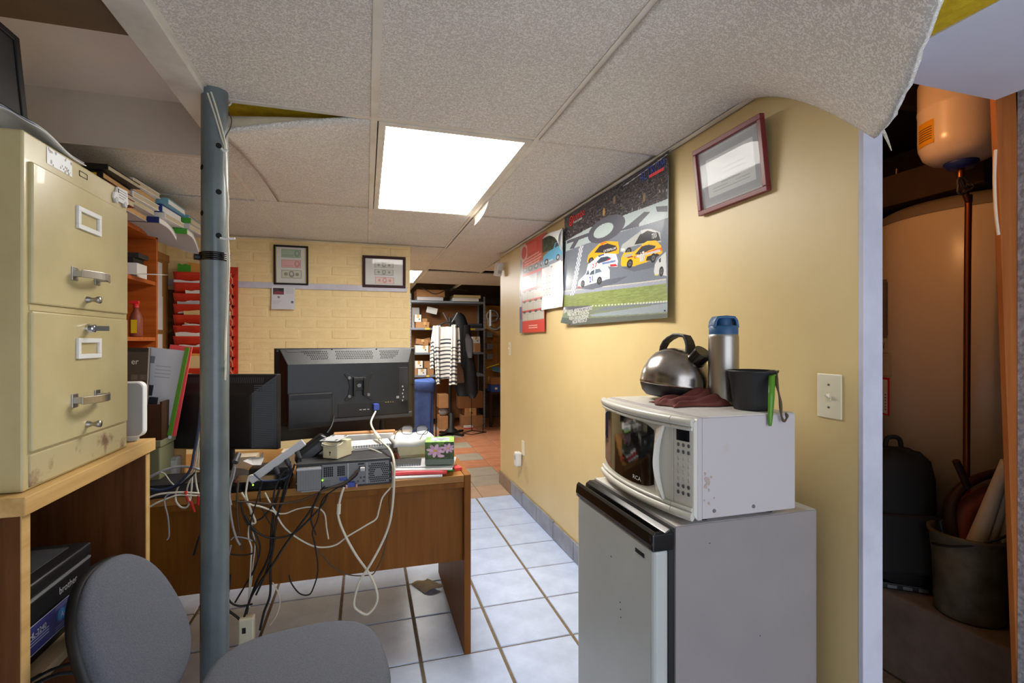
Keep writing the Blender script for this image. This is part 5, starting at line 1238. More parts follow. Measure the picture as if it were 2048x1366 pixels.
def leafset(name, label, cx, cy, rz, w, l, z, t, m, cat='papers', bend=.0):
    T = at((cx, cy, z), R(rz)); b = MB()
    def fn(u, v): return T @ Vector((-w / 2 + w * u, -l / 2 + l * v, t + bend * math.sin(math.pi * u) * (1 - v)))
    b.grid(fn, 10, 6); o = b.build(name, m, solid=-t if t > .0012 else .001); return tag(o, label, cat, G3)
leafset('paper_stack', 'lowest white papers at the desk edge under the red folder', .195, 2.085, -4, .215, .16, DZ, .008, 'white_paper')
leafset('red_folder', 'red folder sticking out of the papers beside the computer', .215, 2.115, -9, .235, .20, DZ + .0095, .011, 'pinkred', 'folder', .004)
leafset('paper_stack', 'white papers under the tissue box with a dark edge', .235, 2.12, -12, .25, .19, DZ + .0235, .005, 'white_paper')
leafset('paper_sheet', 'grey printed sheet directly under the flower tissue box', .25, 2.13, -14, .24, .17, DZ + .030, .004, 'light_grey')
nb2 = thing('spiral_notebook', (.165, 2.10, DZ + .036), 'dark spiral notebook lying left of the tissue box', 'notebook')
T = at((.165, 2.125, DZ + .0352), R(-8)); B(-.06, .06, -.045, .045, 0, .006, T).build('pages', 'light_grey', nb2); b = MB()
for k in range(12): b.cyl((-.055 + k * .01, -.047, .004), (-.0535 + k * .01, -.047, .004), .006, n=8, T=T)
b.build('spiral_wire', 'charcoal', nb2, kind='stuff'); B(-.06, .06, -.045, .045, .006, .0075, T).build('cover', 'dusty_black', nb2)
sn_ = thing('sticky_notes', (.37, 2.12, DZ), 'coloured sticky note pads near the right corner of the desk', 'note pads')
for k, (x, y, m, rz) in enumerate(((.352, 2.085, 'bright_green', -10), (.372, 2.11, 'white_paper', 20), (.362, 2.135, 'maroon', 35), (.378, 2.085, 'pinkred', 12))): B(-.022, .012, -.012, .03, 0, .006 + .0021 * k, at((x, y, DZ), R(rz))).build('note_pad', m, sn_)

# ---------------------------------------------------------------- clutter left and middle
ps = thing('power_strip', (-.34, 2.05, DZ), 'long grey power strip propped diagonally over the cable tangle', 'power strip')
p0, p1 = P(500, 962, Y=1.985), P(608, 884, Y=2.01); ax = (p1 - p0).normalized(); L = (p1 - p0).length
T = frame(p0, ax, ax.cross(Vector((0.3, -1, .3)))); B(0, L, -.014, .014, -.012, .012, T).build('strip_body', 'light_grey', ps, bevel=.003)
B(.005, L - .005, -.0142, -.0135, -.002, .002, T).build('groove', 'grey', ps)
for k in range(3):
    c = p0.lerp(p1, .45 + .2 * k) + Vector((.008, -.008, -.024)); a_ = thing('black_plug', c, ['black plug lowest on the propped power strip', 'black plug in the middle of the propped power strip', 'black plug highest on the propped power strip'][k], 'plug', 'plugs of the power strip')
    MB().cyl(c + Vector((-.004, 0, .010)), c + Vector((.008, -.010, -.014)), .010, .007, n=14).build('plug_body', 'dark_grey', a_, bevel=.002); MB().cyl(c + Vector((.008, -.010, -.014)), c + Vector((.012, -.014, -.026)), .0045, .003, n=10).build('strain_relief', 'black', a_)
spk = thing('black_adapter', (-.30, 2.1, .8), 'black tapered speaker lying between the power strip and cream box', 'speaker')
T = at(P(624, 899, Y=2.075), R(10), 0, R(-36)); b = MB(); loft(b, [(-.075, .075, -.03, .03, -.025), (-.07, .07, -.028, .03, .01), (-.05, .06, -.02, .025, .03)], T); b.build('speaker_body', 'charcoal', spk, bevel=.008, seg=3)
MB().cyl((.07, 0, 0), (.082, 0, 0), .018, n=16, T=T).build('speaker_cap', 'black_gloss', spk)
mdm = thing('black_modem', (-.42, 2.03, DZ), 'black modem with a green light at the front edge of the desk', 'modem')
B(-.475, -.275, 2.0, 2.12, DZ, DZ + .034).build('modem_body', 'black_gloss', mdm, bevel=.008, seg=3); MB().cyl(P(506, 970, Y=2.0), P(506, 970, Y=1.9985), .0028, n=10).build('indicator', 'led', mdm)
gx = thing('grey_switch_box', (-.66, 2.05, DZ), 'flat grey metal box among cables left of the post', 'network box')
B(-.745, -.53, 2.01, 2.15, DZ, DZ + .042).build('box_body', 'dark_grey', gx, bevel=.003); B(-.75, -.525, 2.0, 2.16, DZ + .042, DZ + .047).build('box_lid', 'dusty_black', gx, bevel=.001)
for x in (-.735, -.54): MB().cyl((x, 2.01, DZ + .02), (x, 2.0075, DZ + .02), .004, n=10).build('screw', 'dull_metal', gx)
bk = thing('black_hub', (-.80, 2.2, DZ), 'black rounded device under the small monitor left of the post', 'device')
B(-.96, -.77, 1.995, 2.072, DZ, DZ + .095).build('device_body', 'black_gloss', bk, bevel=.022, seg=4)
ac = thing('cable_adapter', (-.7, 2.24, .79), 'pale grey adapter block under the small black monitor', 'adapter'); B(-.745, -.70, 2.19, 2.25, DZ, DZ + .10).build('adapter_body', 'mid_grey', ac, bevel=.004); B(-.742, -.703, 2.189, 2.1905, DZ + .03, DZ + .09).build('adapter_label', 'light_grey', ac)
hub = thing('dark_hub_box', (-.40, 2.2, DZ), 'dark flat box behind the modem under the two screens', 'device'); B(-.44, -.30, 2.14, 2.24, DZ, DZ + .05).build('device_body', 'dusty_black', hub, bevel=.004)
tp = thing('torn_paper', (-.37, 2.2, .8), 'torn white paper scrap on the dark box under the screens', 'paper'); b = MB()
q_ = [P(486, 922, Y=2.135), P(502, 915, Y=2.17), P(520, 914, Y=2.17), P(526, 903, Y=2.2), P(528, 916, Y=2.16), P(522, 930, Y=2.14), P(505, 930, Y=2.135)]
b.add([Vector((p.x, p.y, max(p.z, DZ + .052))) for p in q_], [tuple(range(7))]); b.build('paper_scrap', 'white_paper', tp, solid=.001)
for k in range(2):
    o = B(-.62 + .26 * k, -.46 + .26 * k, 2.37, 2.45, DZ, DZ + .05 + .01 * k).build('paper_pile', 'page'); tag(o, ['yellowed papers under the small monitor behind the post', 'yellowed papers between the two screens', 'yellowed papers under the middle of the large screen'][k], 'papers', 'yellowed papers under the screens')
np_ = thing('floor_paper', (.22, 2.36, 0), 'crumpled brown paper scrap on the floor under the desk', 'paper scrap'); b = MB()
def scrap(u, v):
    a = P(822, 1169, Z=.003).lerp(P(850, 1187, Z=.003), u); c = P(855, 1150, Z=.04).lerp(P(888, 1160, Z=.05), u); p = a.lerp(c, v); p.z = .003 + .03 * v * v + .012 * math.sin(5 * v); return p
b.grid(scrap, 6, 8).build('scrap_sheet', 'paper_facing', np_, solid=.001)

# ---------------------------------------------------------------- cables: every cable a thing of its own
def cable(label, pts, r, m, name='cable', sub=8, plug=None):
    t = MB().tube(pts, r, 7, sub).build(name, m); tag(t, label, 'cable')
    if plug:
        mm, a, b_, rad = plug; MB().cyl(a, b_, rad, rad * .8, n=12).build('plug', mm, t, bevel=.001)
    return t
def Q(Y, *uv): return [P(u, v, Y=Y) for u, v in uv]
# on the post
def onpost(*uv): return [P(u, v, Y=1.712) for u, v in uv]
cable('white cable strapped down the right side of the grey post, left strand', onpost((415, 186), (428, 225), (443, 275), (450, 300), (452, 350), (454, 420), (452, 470), (455, 520), (455, 560)) + onpost((452, 640), (450, 720)) + Q(1.80, (452, 800)), .0028, 'cable_white')
cable('white cable strapped down the right side of the grey post, right strand', onpost((422, 184), (432, 215), (447, 270), (451, 295), (450, 345), (456, 400), (455, 440), (456, 480), (458, 530), (455, 600)) + onpost((452, 680), (450, 760)), .0028, 'cable_white')
cable('thin brown wire looping from the ceiling gap to the post', [P(447, 212, Y=1.76), P(462, 235, Y=1.75), P(461, 255, Y=1.74), P(452, 272, Y=1.72), P(450, 290, Y=1.712)], .0018, 'cable_brown')
for k, (u, dv) in enumerate(((430, 0), (444, 3), (460, 6))):
    cable(['white cable stub nearest the post in the ceiling gap', 'white cable loop in the middle of the ceiling gap', 'white cable loop right of the others in the ceiling gap'][k], [P(u + 4, 187 + dv, Y=1.83), P(u, 203 + dv, Y=1.80), P(u - 16, 206 + dv, Y=1.79), P(u - 24, 198 + dv, Y=1.79)], .003, 'cable_white')
zt = MB().tube(onpost((440, 476), (452, 478), (470, 477)), lambda t: .0035, 6).build('zip_tie', 'white_plastic'); tag(zt, 'white zip tie sticking out of the grey post', 'zip tie')
zt = MB().tube(onpost((443, 297), (449, 303), (455, 300)), lambda t: .004, 6).build('zip_tie', 'white_plastic'); tag(zt, 'upper white zip tie holding cables to the grey post', 'zip tie')
# white bundle below the small monitor
for k, (lab, pts, r, m) in enumerate((
    ('cream cable of the bundle hanging left of the post, outermost', ((404, 850), (396, 885), (392, 920), (385, 950), (383, 975), (380, 1000), (374, 1014), (362, 1014), (352, 1002), (352, 985), (362, 965), (385, 945)), .0032, 'cable_white'),
    ('cream cable ending in a red plug left of the post', ((405, 858), (398, 900), (394, 935), (378, 965), (374, 985), (380, 1003), (385, 1010)), .0028, 'cable_white'),
    ('cream cable with red plug nearest to the post', ((408, 862), (402, 905), (400, 930), (391, 945), (393, 970), (397, 990), (396, 1006)), .0028, 'cable_white'),
    ('grey cable arching across the clutter left of the post', ((298, 955), (330, 940), (360, 933), (385, 935), (400, 940), (410, 942)), .0045, 'cable_grey'),
    ('thin white cable dropping from the grey arch', ((322, 944), (330, 948), (340, 962), (350, 972)), .002, 'cable_white'),
    ('dark blue cable hanging from the small monitor', ((402, 800), (396, 860), (388, 905), (380, 940), (355, 968), (325, 980), (298, 978)), .0045, 'cable_blue'),
    ('black cable drooping at the left end of the desk', ((298, 1000), (312, 992), (325, 985), (345, 978), (375, 960), (390, 945)), .003, 'cable_black'),
    ('cream cable lying along the left desk edge', ((297, 995), (320, 988), (350, 985), (375, 985), (410, 988)), .0035, 'cable_white'),
    ('cream cable low along the left desk edge', ((297, 1015), (315, 1005), (340, 995), (360, 990), (400, 992)), .003, 'cable_white'),
    ('thin grey cable hanging alone down the dark desk front', ((340, 987), (330, 995), (330, 1010), (336, 1035), (338, 1070), (334, 1080)), .0024, 'cable_grey'),
    ('black cable with adapter hanging in the dark left of the post', ((406, 1000), (402, 1060), (395, 1085), (388, 1110)), .0034, 'cable_black'))):
    cable(lab, [P(u, v, Y=1.975 - .004 * k) for u, v in pts], r, m)
for u0, v0, u1, v1, lab in ((371, 983, 376, 1003, 'red plug hanging at far left of the cream cables'), (381, 1002, 389, 1024, 'red plug hanging lowest left of the post'), (397, 990, 396, 1010, 'red plug hanging closest to the post')):
    o = MB().cyl(P(u0, v0, Y=1.945), P(u1, v1, Y=1.945), .0052, .0035, n=12).build('cable_plug', 'red'); tag(o, lab, 'plug', 'red plugs')
# right of the post, in front of the desk
YC = 1.93
C_ = [
 ('grey cable hanging right beside the post', ((470, 935), (466, 955), (460, 975), (459, 1000), (463, 1040), (472, 1075), (480, 1090)), .0038, 'cable_grey'),
 ('thick black cord looping out from the post at desk height', ((458, 980), (452, 1020), (447, 1050), (446, 1085), (452, 1103), (465, 1109), (490, 1110), (508, 1106)), .0026, 'cable_black'),
 ('grey cable curving under the post loop', ((462, 1080), (470, 1074), (490, 1076), (505, 1082)), .0024, 'cable_grey'),
 ('cream cable with loose end left of the desk centre', ((505, 950), (497, 955), (493, 975), (492, 990), (498, 1010), (506, 1030), (511, 1043), (508, 1047), (502, 1046)), .0034, 'cable_white'),
 ('cream cable dropping from the tangle towards the white socket', ((502, 1046), (498, 1055), (497, 1075), (503, 1095), (502, 1120), (500, 1160), (498, 1200), (499, 1215)), .0028, 'cable_white'),
 ('cream telephone cable looping across the desk front', ((483, 985), (500, 1008), (520, 1013), (545, 1022), (553, 1030), (565, 1050), (580, 1065), (605, 1082), (630, 1093), (655, 1094), (675, 1088), (695, 1073), (730, 1052), (752, 1038), (758, 1020), (765, 995), (782, 975)), .0032, 'cable_white'),
 ('cream cable with plug end hanging at the desk centre', ((530, 985), (540, 1005), (552, 1024), (570, 1027), (595, 1018), (622, 1014), (640, 1018), (650, 1030), (653, 1055), (657, 1078)), .0028, 'cable_white'),
 ('long black cord sweeping from the tangle to the floor', ((578, 940), (568, 980), (556, 1030), (545, 1080), (535, 1120), (515, 1160), (500, 1200), (490, 1240)), .004, 'cable_black'),
 ('black cord falling straight from the desk edge to the floor', ((560, 975), (548, 1020), (542, 1080), (541, 1140), (540, 1190), (528, 1225), (520, 1260)), .0042, 'cable_black'),
 ('black cord running diagonally from the computer to the floor', ((640, 985), (625, 1015), (600, 1050), (570, 1090), (548, 1125), (520, 1165), (502, 1195), (488, 1235)), .004, 'cable_black'),
 ('second diagonal black cord from the computer sockets', ((655, 990), (645, 1010), (622, 1035), (590, 1065), (560, 1075), (530, 1073), (505, 1055), (490, 1030)), .0034, 'cable_black'),
 ('brown cable sagging from the tangle under the computer', ((475, 1003), (500, 1004), (540, 1008), (580, 1005), (610, 998), (650, 980), (690, 966), (712, 946), (718, 940)), .0036, 'cable_brown'),
 ('black power cord plugged into the computer back', ((716, 944), (712, 952), (695, 965), (668, 980), (645, 1000), (635, 1040), (625, 1065), (630, 1090), (636, 1140), (625, 1180), (615, 1190), (598, 1186), (582, 1165), (578, 1150)), .0026, 'cable_black'),
 ('thin brown cord hanging low under the computer to the right', ((783, 975), (778, 1000), (780, 1030), (775, 1070), (766, 1110), (752, 1140), (740, 1150), (700, 1150), (668, 1135), (640, 1105), (632, 1095)), .0022, 'cable_brown'),
 ('black cable curving from the network socket', ((655, 965), (640, 985), (628, 1010), (622, 1040), (632, 1070)), .003, 'cable_black'),
 ('thin blue grey cable from the plugs to the tangle', ((580, 925), (582, 945), (565, 958), (530, 962), (518, 957), (508, 948)), .003, 'cable_blue'),
 ('grey cord with round ferrite beside the post', ((470, 925), (466, 940), (460, 965), (458, 990), (462, 1010)), .0042, 'cable_grey'),
 ('thin black cable rising over the power strip', ((525, 963), (520, 985), (522, 1010), (530, 1030), (545, 1055)), .002, 'cable_black'),
 ('pale flat cable falling from the post to the left floor', ((462, 1090), (452, 1130), (435, 1165), (415, 1190), (398, 1215)), .003, 'cable_grey'),
 ('white cable curling down to the floor right of the socket', ((545, 1165), (556, 1185), (560, 1205), (553, 1230), (540, 1250)), .0024, 'cable_white'),
 ('black cable bunch end lying against the post foot', ((460, 1150), (455, 1190), (440, 1205), (455, 1220), (475, 1235), (488, 1250), (500, 1265)), .0045, 'cable_black'),
 ('black cable crossing low in front of the post', ((505, 1208), (480, 1212), (462, 1205), (452, 1185), (452, 1165)), .0034, 'cable_black'), ('black cable drooping from the highest strip plug to the floor bundle', ((590, 928), (578, 960), (566, 1000), (552, 1040), (546, 1100), (530, 1150), (512, 1190)), .0036, 'cable_black'),
 ('black cable from the middle strip plug into the tangle', ((572, 940), (560, 955), (548, 985), (545, 1010), (530, 1030), (515, 1040), (500, 1030)), .0032, 'cable_black'),
 ('grey brown cable hanging straight down from the tangle beside the post', ((477, 960), (474, 1000), (476, 1040), (481, 1080), (484, 1100)), .0034, 'cable_brown'),
 ('black cable arc from the tangle towards the post foot', ((480, 1000), (490, 1040), (512, 1070), (520, 1100), (508, 1140), (485, 1180), (470, 1205)), .0030, 'cable_black'),
 ('thin white cable twisting down beside the cream telephone cable', ((490, 1000), (500, 1020), (505, 1060), (510, 1090), (506, 1130), (502, 1170), (497, 1205)), .0022, 'cable_white'),
 ('thin black cable dropping from the modem front', ((520, 975), (514, 1000), (505, 1030), (500, 1065), (512, 1090), (515, 1120), (505, 1150)), .0024, 'cable_black'),
]
for k, (lab, pts, r, m) in enumerate(C_): cable(lab, [P(u, v, Y=YC + .003 * (k % 9)) for u, v in pts], r, m)
# thick white video cable from the large screen over the desk edge, looping back to the computer
vc = [vp + Vector((.0, -.02, -.02))] + [P(742, 845, Y=2.40), P(750, 865, Y=2.24), P(762, 882, Y=2.12), P(780, 900, Y=1.99), P(788, 925, Y=1.93), P(788, 965, Y=1.91), P(785, 1010, Y=1.91), P(778, 1050, Y=1.91), P(762, 1090, Y=1.91), P(740, 1130, Y=1.91), P(718, 1165, Y=1.91), P(708, 1205, Y=1.91), P(715, 1220, Y=1.912), P(735, 1228, Y=1.914), P(752, 1208, Y=1.916), P(754, 1185, Y=1.918), P(740, 1150, Y=1.922), P(712, 1110, Y=1.922), P(690, 1070, Y=1.922), P(677, 1035, Y=1.922), P(678, 1010, Y=1.922), P(684, 985, Y=1.922), P(688, 975, Y=1.922)]
vcb = cable('thick white video cable draped from the large screen and looping below the desk', vc, .0046, 'cable_white')
MB().cyl(P(677, 1028, Y=1.922), P(678, 1008, Y=1.922), .0075, n=14).build('ferrite', 'cable_white', vcb, bevel=.002); MB().cyl(P(751, 867, Y=2.225), P(760, 879, Y=2.14), .0085, n=14).build('ferrite', 'cable_white', vcb, bevel=.002)
cable('thin white cord trailing over the computer top beside the video cable', [P(700, 902, Y=2.10), P(730, 896, Y=2.12), P(760, 905, Y=2.06), P(778, 918, Y=1.98), P(786, 940, Y=1.925), P(784, 975, Y=1.922)], .0026, 'cable_white')
cable('dark cable from the large screen bay down to the desk', [P(668, 832, Y=2.48), P(664, 850, Y=2.45), P(655, 865, Y=2.40), P(645, 876, Y=2.33), P(632, 885, Y=2.22)], .004, 'charcoal')
MB()
fe = MB().cyl(P(470, 925, Y=1.93), P(477, 908, Y=1.96), .010, n=14).build('ferrite_core', 'dark_grey'); tag(fe, 'dark round ferrite core beside the post above the desk edge', 'ferrite')
sk = thing('extension_socket', (-.3, 1.9, .2), 'cream extension socket hanging at the end of the cables before the chair', 'socket')
a_, b_ = P(496, 1232, Y=1.93), P(492, 1290, Y=1.93); c = (a_ + b_) / 2; B(c.x - .024, c.x + .024, c.y - .018, c.y + .018, c.z - .075, c.z + .05).build('socket_body', 'ivory', sk, bevel=.005); MB().box(c.x - .012, c.x + .0, c.y - .0186, c.y - .0178, c.z - .0, c.z + .02).build('socket_holes', 'ink', sk)
fc_ = [P(120, 1366, Z=.02, ), P(100, 1345, D=1.2)]
for k, (lab, pts) in enumerate((('black cable lying over the printer shelf edge', ((60, 1362), (100, 1340), (140, 1328), (175, 1320), (205, 1316))), ('second black cable crossing low left of the chair', ((62, 1372), (110, 1350), (150, 1345), (195, 1342))))):
    cable(lab, [P(u, v, X=-.652 + .012 * k) for u, v in pts], .004, 'cable_black')

# ================================================================ BOOKCASE with its books
bc_ = thing('bookcase', (-1.25, 2.6, DZ), 'orange wood bookcase against the left wall behind the filing cabinet', 'bookcase')
bx0, bx1, by0, by1 = -1.368, -1.115, 1.90, 3.20
B(bx0, bx1, by1 - .022, by1, .75, 1.876).build('end_panel', 'shelf_orange', bc_, bevel=.001); B(bx0, bx1, by0, by0 + .022, .75, 1.876).build('end_panel', 'shelf_orange', bc_, bevel=.001)
B(bx0, bx1, by0, by1, 1.855, 1.877).build('top_board', 'shelf_orange', bc_, bevel=.001); B(bx0, bx0 + .006, by0, by1, .75, 1.876).build('back_board', 'shelf_orange', bc_)
for z in (1.60, 1.293, .95): B(bx0, bx1 - .003, by0 + .022, by1 - .022, z, z + .02).build('shelf', 'shelf_orange', bc_, bevel=.001)
B(bx0, bx1, by0, by1, 0, .75).build('base_unit', 'dark_panel', bc_, bevel=.002)
def book(x1, y0, z, wx, ly, t, cover, page, label, rz=0, curl=0, group='books on top of the bookcase', title=None, spine=None):
    """lies flat: spine faces the room's near side (-Y), page block seen from the right"""
    tb_ = thing('book', (x1 - wx / 2, y0, z), label, 'book', group)
    T = at((x1, y0, z), R(rz)); ct = min(.003, t * .15)
    def pg(u, v, zz):
        x = -wx + wx * u; return Vector((x, .004 + (ly - .004) * v, zz - (curl * max(0, (v - .3)) ** 2 * min(1, max(0, u - .4) / .3) if curl else 0)))
    b = MB(); n = 8; vs = []
    for i in range(n + 1):
        v = i / n; vs += [T @ pg(0, v, ct), T @ pg(.985, v, ct), T @ pg(.985, v, t - ct), T @ pg(0, v, t - ct)]
    fs = [(4 * i + a, 4 * i + (a + 1) % 4, 4 * i + 4 + (a + 1) % 4, 4 * i + 4 + a) for i in range(n) for a in range(4)] + [(3, 2, 1, 0), (4 * n, 4 * n + 1, 4 * n + 2, 4 * n + 3)]
    b.add(vs, fs); b.build('page_block', page, tb_)
    def sheet_(z0, z1):
        b = MB(); vs = []
        for i in range(n + 1):
            v = i / n; vs += [T @ (pg(0, v, z0) + Vector((0, -.004 * (v == 0), 0))), T @ pg(1, v, z0), T @ pg(1, v, z1), T @ pg(0, v, z1)]
        b.add(vs, fs); b.build('cover', cover, tb_)
    sheet_(0, ct); sheet_(t - ct, t); B(-wx, 0, -.001, .005, 0, t, T).build('spine', spine or cover, tb_)
    if title: lettering([(title, t * .6, -wx * .35, t * .25, 'CENTER', .8)], T @ frame((0, -.0014, 0), (1, 0, 0), (0, 0, 1)), 'ink_white', tb_)
    return tb_
ZT = 1.878
# nearest stack
z = ZT
for x1, y0, wx, ly, t, c_, p_, lab in (
    (-.985, 2.30, .24, .26, .030, 'maroon', 'page', 'maroon book lying lowest seen of the nearest stack on the bookcase'),
    (-1.00, 2.33, .22, .24, .024, 'maroon', 'page', 'thinner dark red book second in the nearest stack on the bookcase'),
    (-.995, 2.32, .22, .25, .026, 'black', 'page_orange', 'black and yellow spined book above the dark red one'),
    (-.97, 2.30, .25, .26, .022, 'black', 'page', 'black book topmost of the nearest stack on the bookcase')):
    if z > ZT + .1: pass
    bk_ = book(x1, y0, z, wx, ly, t, c_, p_, lab, rz=random.uniform(-3, 3)); z += t + .0015
    if 'yellow' in lab: B(x1 - .10, x1 - .02, y0 - .0025, y0 + .0, z - t + .005, z - .009).build('spine_stripe', 'yellow', bk_)
z = ZT
for k, (x1, y0, t, p_, c_, lab) in enumerate(((-.99, 2.58, .028, 'page_orange', 'green', 'green spined book lowest in the second stack on the bookcase'), (-1.0, 2.57, .026, 'page', 'light_grey', 'pale book second from below in the second stack'), (-.995, 2.58, .026, 'page', 'white_paper', 'white book third from below in the second stack'), (-.99, 2.57, .026, 'page_orange', 'light_grey', 'tan edged book fourth from below in the second stack'), (-.985, 2.56, .024, 'page', 'white_paper', 'white book topmost of the second stack'))):
    book(x1 - (.04 if k == 0 else 0), y0, z, .23, .25, t, 'light_grey' if c_ == 'green' else c_, p_, lab, rz=random.uniform(-4, 4), spine=c_); z += t + .0015
z = ZT
for k, (x1, y0, t, p_, c_, lab, ti) in enumerate(((-.985, 2.84, .030, 'white_paper', 'navy', 'dark blue book lowest in the third stack with drooping white pages', None), (-.965, 2.86, .026, 'page', 'white_paper', 'white covered book second from below in the third stack', None), (-.975, 2.85, .036, 'white_paper', 'book_blue', 'bright blue book with white lettering in the third stack', 'MX'), (-.945, 2.84, .030, 'white_paper', 'light_blue', 'light blue book topmost of the third stack', None))):
    book(x1, y0, z, .24, .24, t, 'light_grey' if c_ == 'navy' else c_, p_, lab, rz=random.uniform(-3, 3), curl=.10 if k == 0 else 0, title=ti, spine=c_); z += t + .0015
z = ZT
for k, (x1, y0, t, p_, c_, lab) in enumerate(((-.94, 3.09, .030, 'white_paper', 'green', 'green spined book lowest in the farthest stack with curling pages'), (-.93, 3.1, .030, 'page', 'light_grey', 'grey page block second from below in the farthest stack'), (-.925, 3.1, .028, 'page', 'green', 'second green spined book of the farthest stack'), (-.94, 3.12, .02, 'page', 'light_blue', 'thin pale blue book topmost of the farthest stack'))):
    book(x1, y0, z, .24, .25, t, 'light_grey' if c_ == 'green' else c_, p_, lab, rz=random.uniform(-4, 4), curl=.16 if k == 0 else 0, spine=c_); z += t + .0015
# upper shelf
sz = 1.6205
wb = thing('white_carton', (-1.2, 3.0, sz), 'small white carton on the upper bookcase shelf', 'box'); B(-1.27, -1.13, 2.98, 3.10, sz, sz + .075).build('carton_body', 'white_box', wb, bevel=.002); MB().cyl((-1.19, 2.9795, sz + .035), (-1.19, 2.979, sz + .035), .018, n=16).build('print', 'mid_grey', wb)
o = B(-1.35, -1.28, 2.7, 2.86, sz, sz + .19).build('paper_pad', 'white_paper', bevel=.002); tag(o, 'white form pad standing on the upper shelf beside the cabinet', 'pad')
ca = thing('cassette_pile', (-1.2, 3.05, sz + .076), 'black cases stacked on the small white carton', 'cases'); B(-1.29, -1.15, 2.99, 3.11, sz + .0755, sz + .105).build('case', 'black', ca, bevel=.002); B(-1.28, -1.13, 3.0, 3.12, sz + .1055, sz + .13).build('case', 'dusty_black', ca, bevel=.002)
o = B(-1.335, -1.275, 2.88, 2.97, sz, sz + .05).build('black_device', 'black', bevel=.01); tag(o, 'black handset lying left of the small white carton', 'device')
b = MB(); b.grid(lambda u, v: (-1.26 + .26 * u, 2.86 + .11 * v + .03 * u, sz + .0012 + .018 * math.sin(2.2 * u) * v + .003 * u), 8, 6); o = b.build('loose_sheets', 'white_paper', solid=.001); tag(o, 'white sheets sticking out over the edge of the upper shelf', 'papers')
# lower shelf
lz = 1.3135
bt = thing('spray_bottle', (-1.165, 3.06, lz), 'brown bottle with red spray cap on the lower bookcase shelf', 'bottle')
T = Matrix.Translation((-1.165, 3.06, lz)); MB().lathe([(.0001, 0), (.027, 0), (.029, .006), (.029, .10), (.022, .125), (.012, .14), (.011, .16), (.0001, .16)], 24, T).build('bottle_body', 'leather', bt)
MB().lathe([(.013, .155), (.013, .175), (.0001, .176)], 16, T).build('collar', 'red', bt); B(-.03, .014, -.008, .008, .175, .192, T).build('trigger_head', 'red', bt, bevel=.003); B(-.012, .014, -.0305, -.029, .02, .09, T).build('bottle_label', 'yellow', bt)
g2 = thing('glass_bottle', (-1.225, 3.02, lz), 'clear bottle with grey cap between the black case and the brown bottle', 'bottle'); T = Matrix.Translation((-1.225, 3.02, lz)); MB().lathe([(.0001, 0), (.022, 0), (.022, .09), (.012, .115), (.011, .13), (.0001, .13)], 20, T).build('bottle_body', 'clear', g2); MB().lathe([(.013, .125), (.013, .15), (.0001, .15)], 14, T).build('bottle_cap', 'mid_grey', g2)
o = B(-1.30, -1.25, 2.9, 3.0, lz, lz + .14).build('black_case', 'black', bevel=.02); tag(o, 'black rounded case on the lower bookcase shelf', 'case')
o = B(-1.34, -1.22, 2.93, 3.06, lz + .146, lz + .156).build('green_pouch', 'bright_green', bevel=.003); tag(o, 'bright green pouch resting on the black rounded case', 'pouch')
# magazines in a brown rack on a box
ob = thing('olive_card_box', (-.86, 2.3, DZ), 'olive metal box on the desk behind the white router', 'box'); B(-1.02, -.72, 2.085, 2.225, DZ, .905).build('box_body', 'olive', ob, bevel=.004); B(-1.025, -.715, 2.08, 2.23, .905, .93).build('box_lid', 'olive', ob, bevel=.003)
o = B(-.735, -.69, 2.24, 2.262, .742, .985).build('tan_block', 'tan_wood', bevel=.002); tag(o, 'tan wooden block on the olive box beside the magazine rack', 'block')
rk = thing('magazine_rack', (-.84, 2.26, .93), 'brown magazine rack leaning on the olive box', 'rack')
for x0, x1, y0, y1, lean in ((-.95, -.715, 2.085, 2.09, 8), (-.95, -.715, 2.215, 2.22, 8)): B(0, x1 - x0, 0, .005, 0, .13, at((x0, y0, .931), 0, 0, R(lean) * 0)).build('rack_side', 'dark_wood', rk)
B(-.95, -.715, 2.09, 2.215, .931, .936).build('rack_base', 'dark_wood', rk); B(-.722, -.715, 2.09, 2.215, .936, 1.07, at((0, 0, 0))).build('rack_end', 'dark_wood', rk)
def magz(label, x0, y, w, h, tilt, m, draw=None, k=0):
    t = thing('magazine', (x0, y, .937), label, 'magazine', 'magazines in the brown rack'); T = at((x0, y, .938), 0, R(-4), R(tilt)); B(0, w, 0, .006, 0, h, T).build('magazine_body', m, t)
    if draw:
        cv = Canvas(1, 1, 70, 100, (200, 204, 210)); draw(cv); cv.sheet('cover_print', lambda x, y_: T @ Vector((w * x, -.0006, h * (1 - y_))), 'soft_print', t)
    return t
def m1(cv): cv.a[:] = np.array((78, 68, 62)) / 255; cv.noise(.5, cv.Y > .3, 9, 9); cv.rect(0, 0, 1, .05, (40, 38, 36)); cv.rect(.93, 0, 1, 1, (196, 190, 176))
def m2(cv):
    cv.a[:] = np.array((198, 204, 214)) / 255; cv.rect(.08, .1, .24, .18, (120, 124, 130)); cv.rect(.15, .42, .33, .54, (40, 44, 56)); cv.rect(.25, .55, .5, .64, (40, 44, 56)); cv.rect(.35, .64, .55, .72, (60, 64, 76)); cv.rect(.6, .85, .9, .95, (60, 90, 180))
    for k in range(4): cv.line((.3, .2 + .04 * k), (.7, .2 + .04 * k), .008, (160, 166, 176))
magz('red spined magazine beside the filing cabinet edge', -.868, 2.105, .02, .335, 0, 'pinkred'); mm_ = magz('dark magazine cover with white script lettering in the rack', -.848, 2.11, .075, .33, 1, 'dusty_black', m1)
lettering([('er', .03, .018, .27, 'LEFT', .9)], at((-.848, 2.1085, .938), 0, R(-4), R(1)) @ frame((0, -.0012, 0), (1, 0, 0), (0, 0, 1)), 'ink_white', mm_)
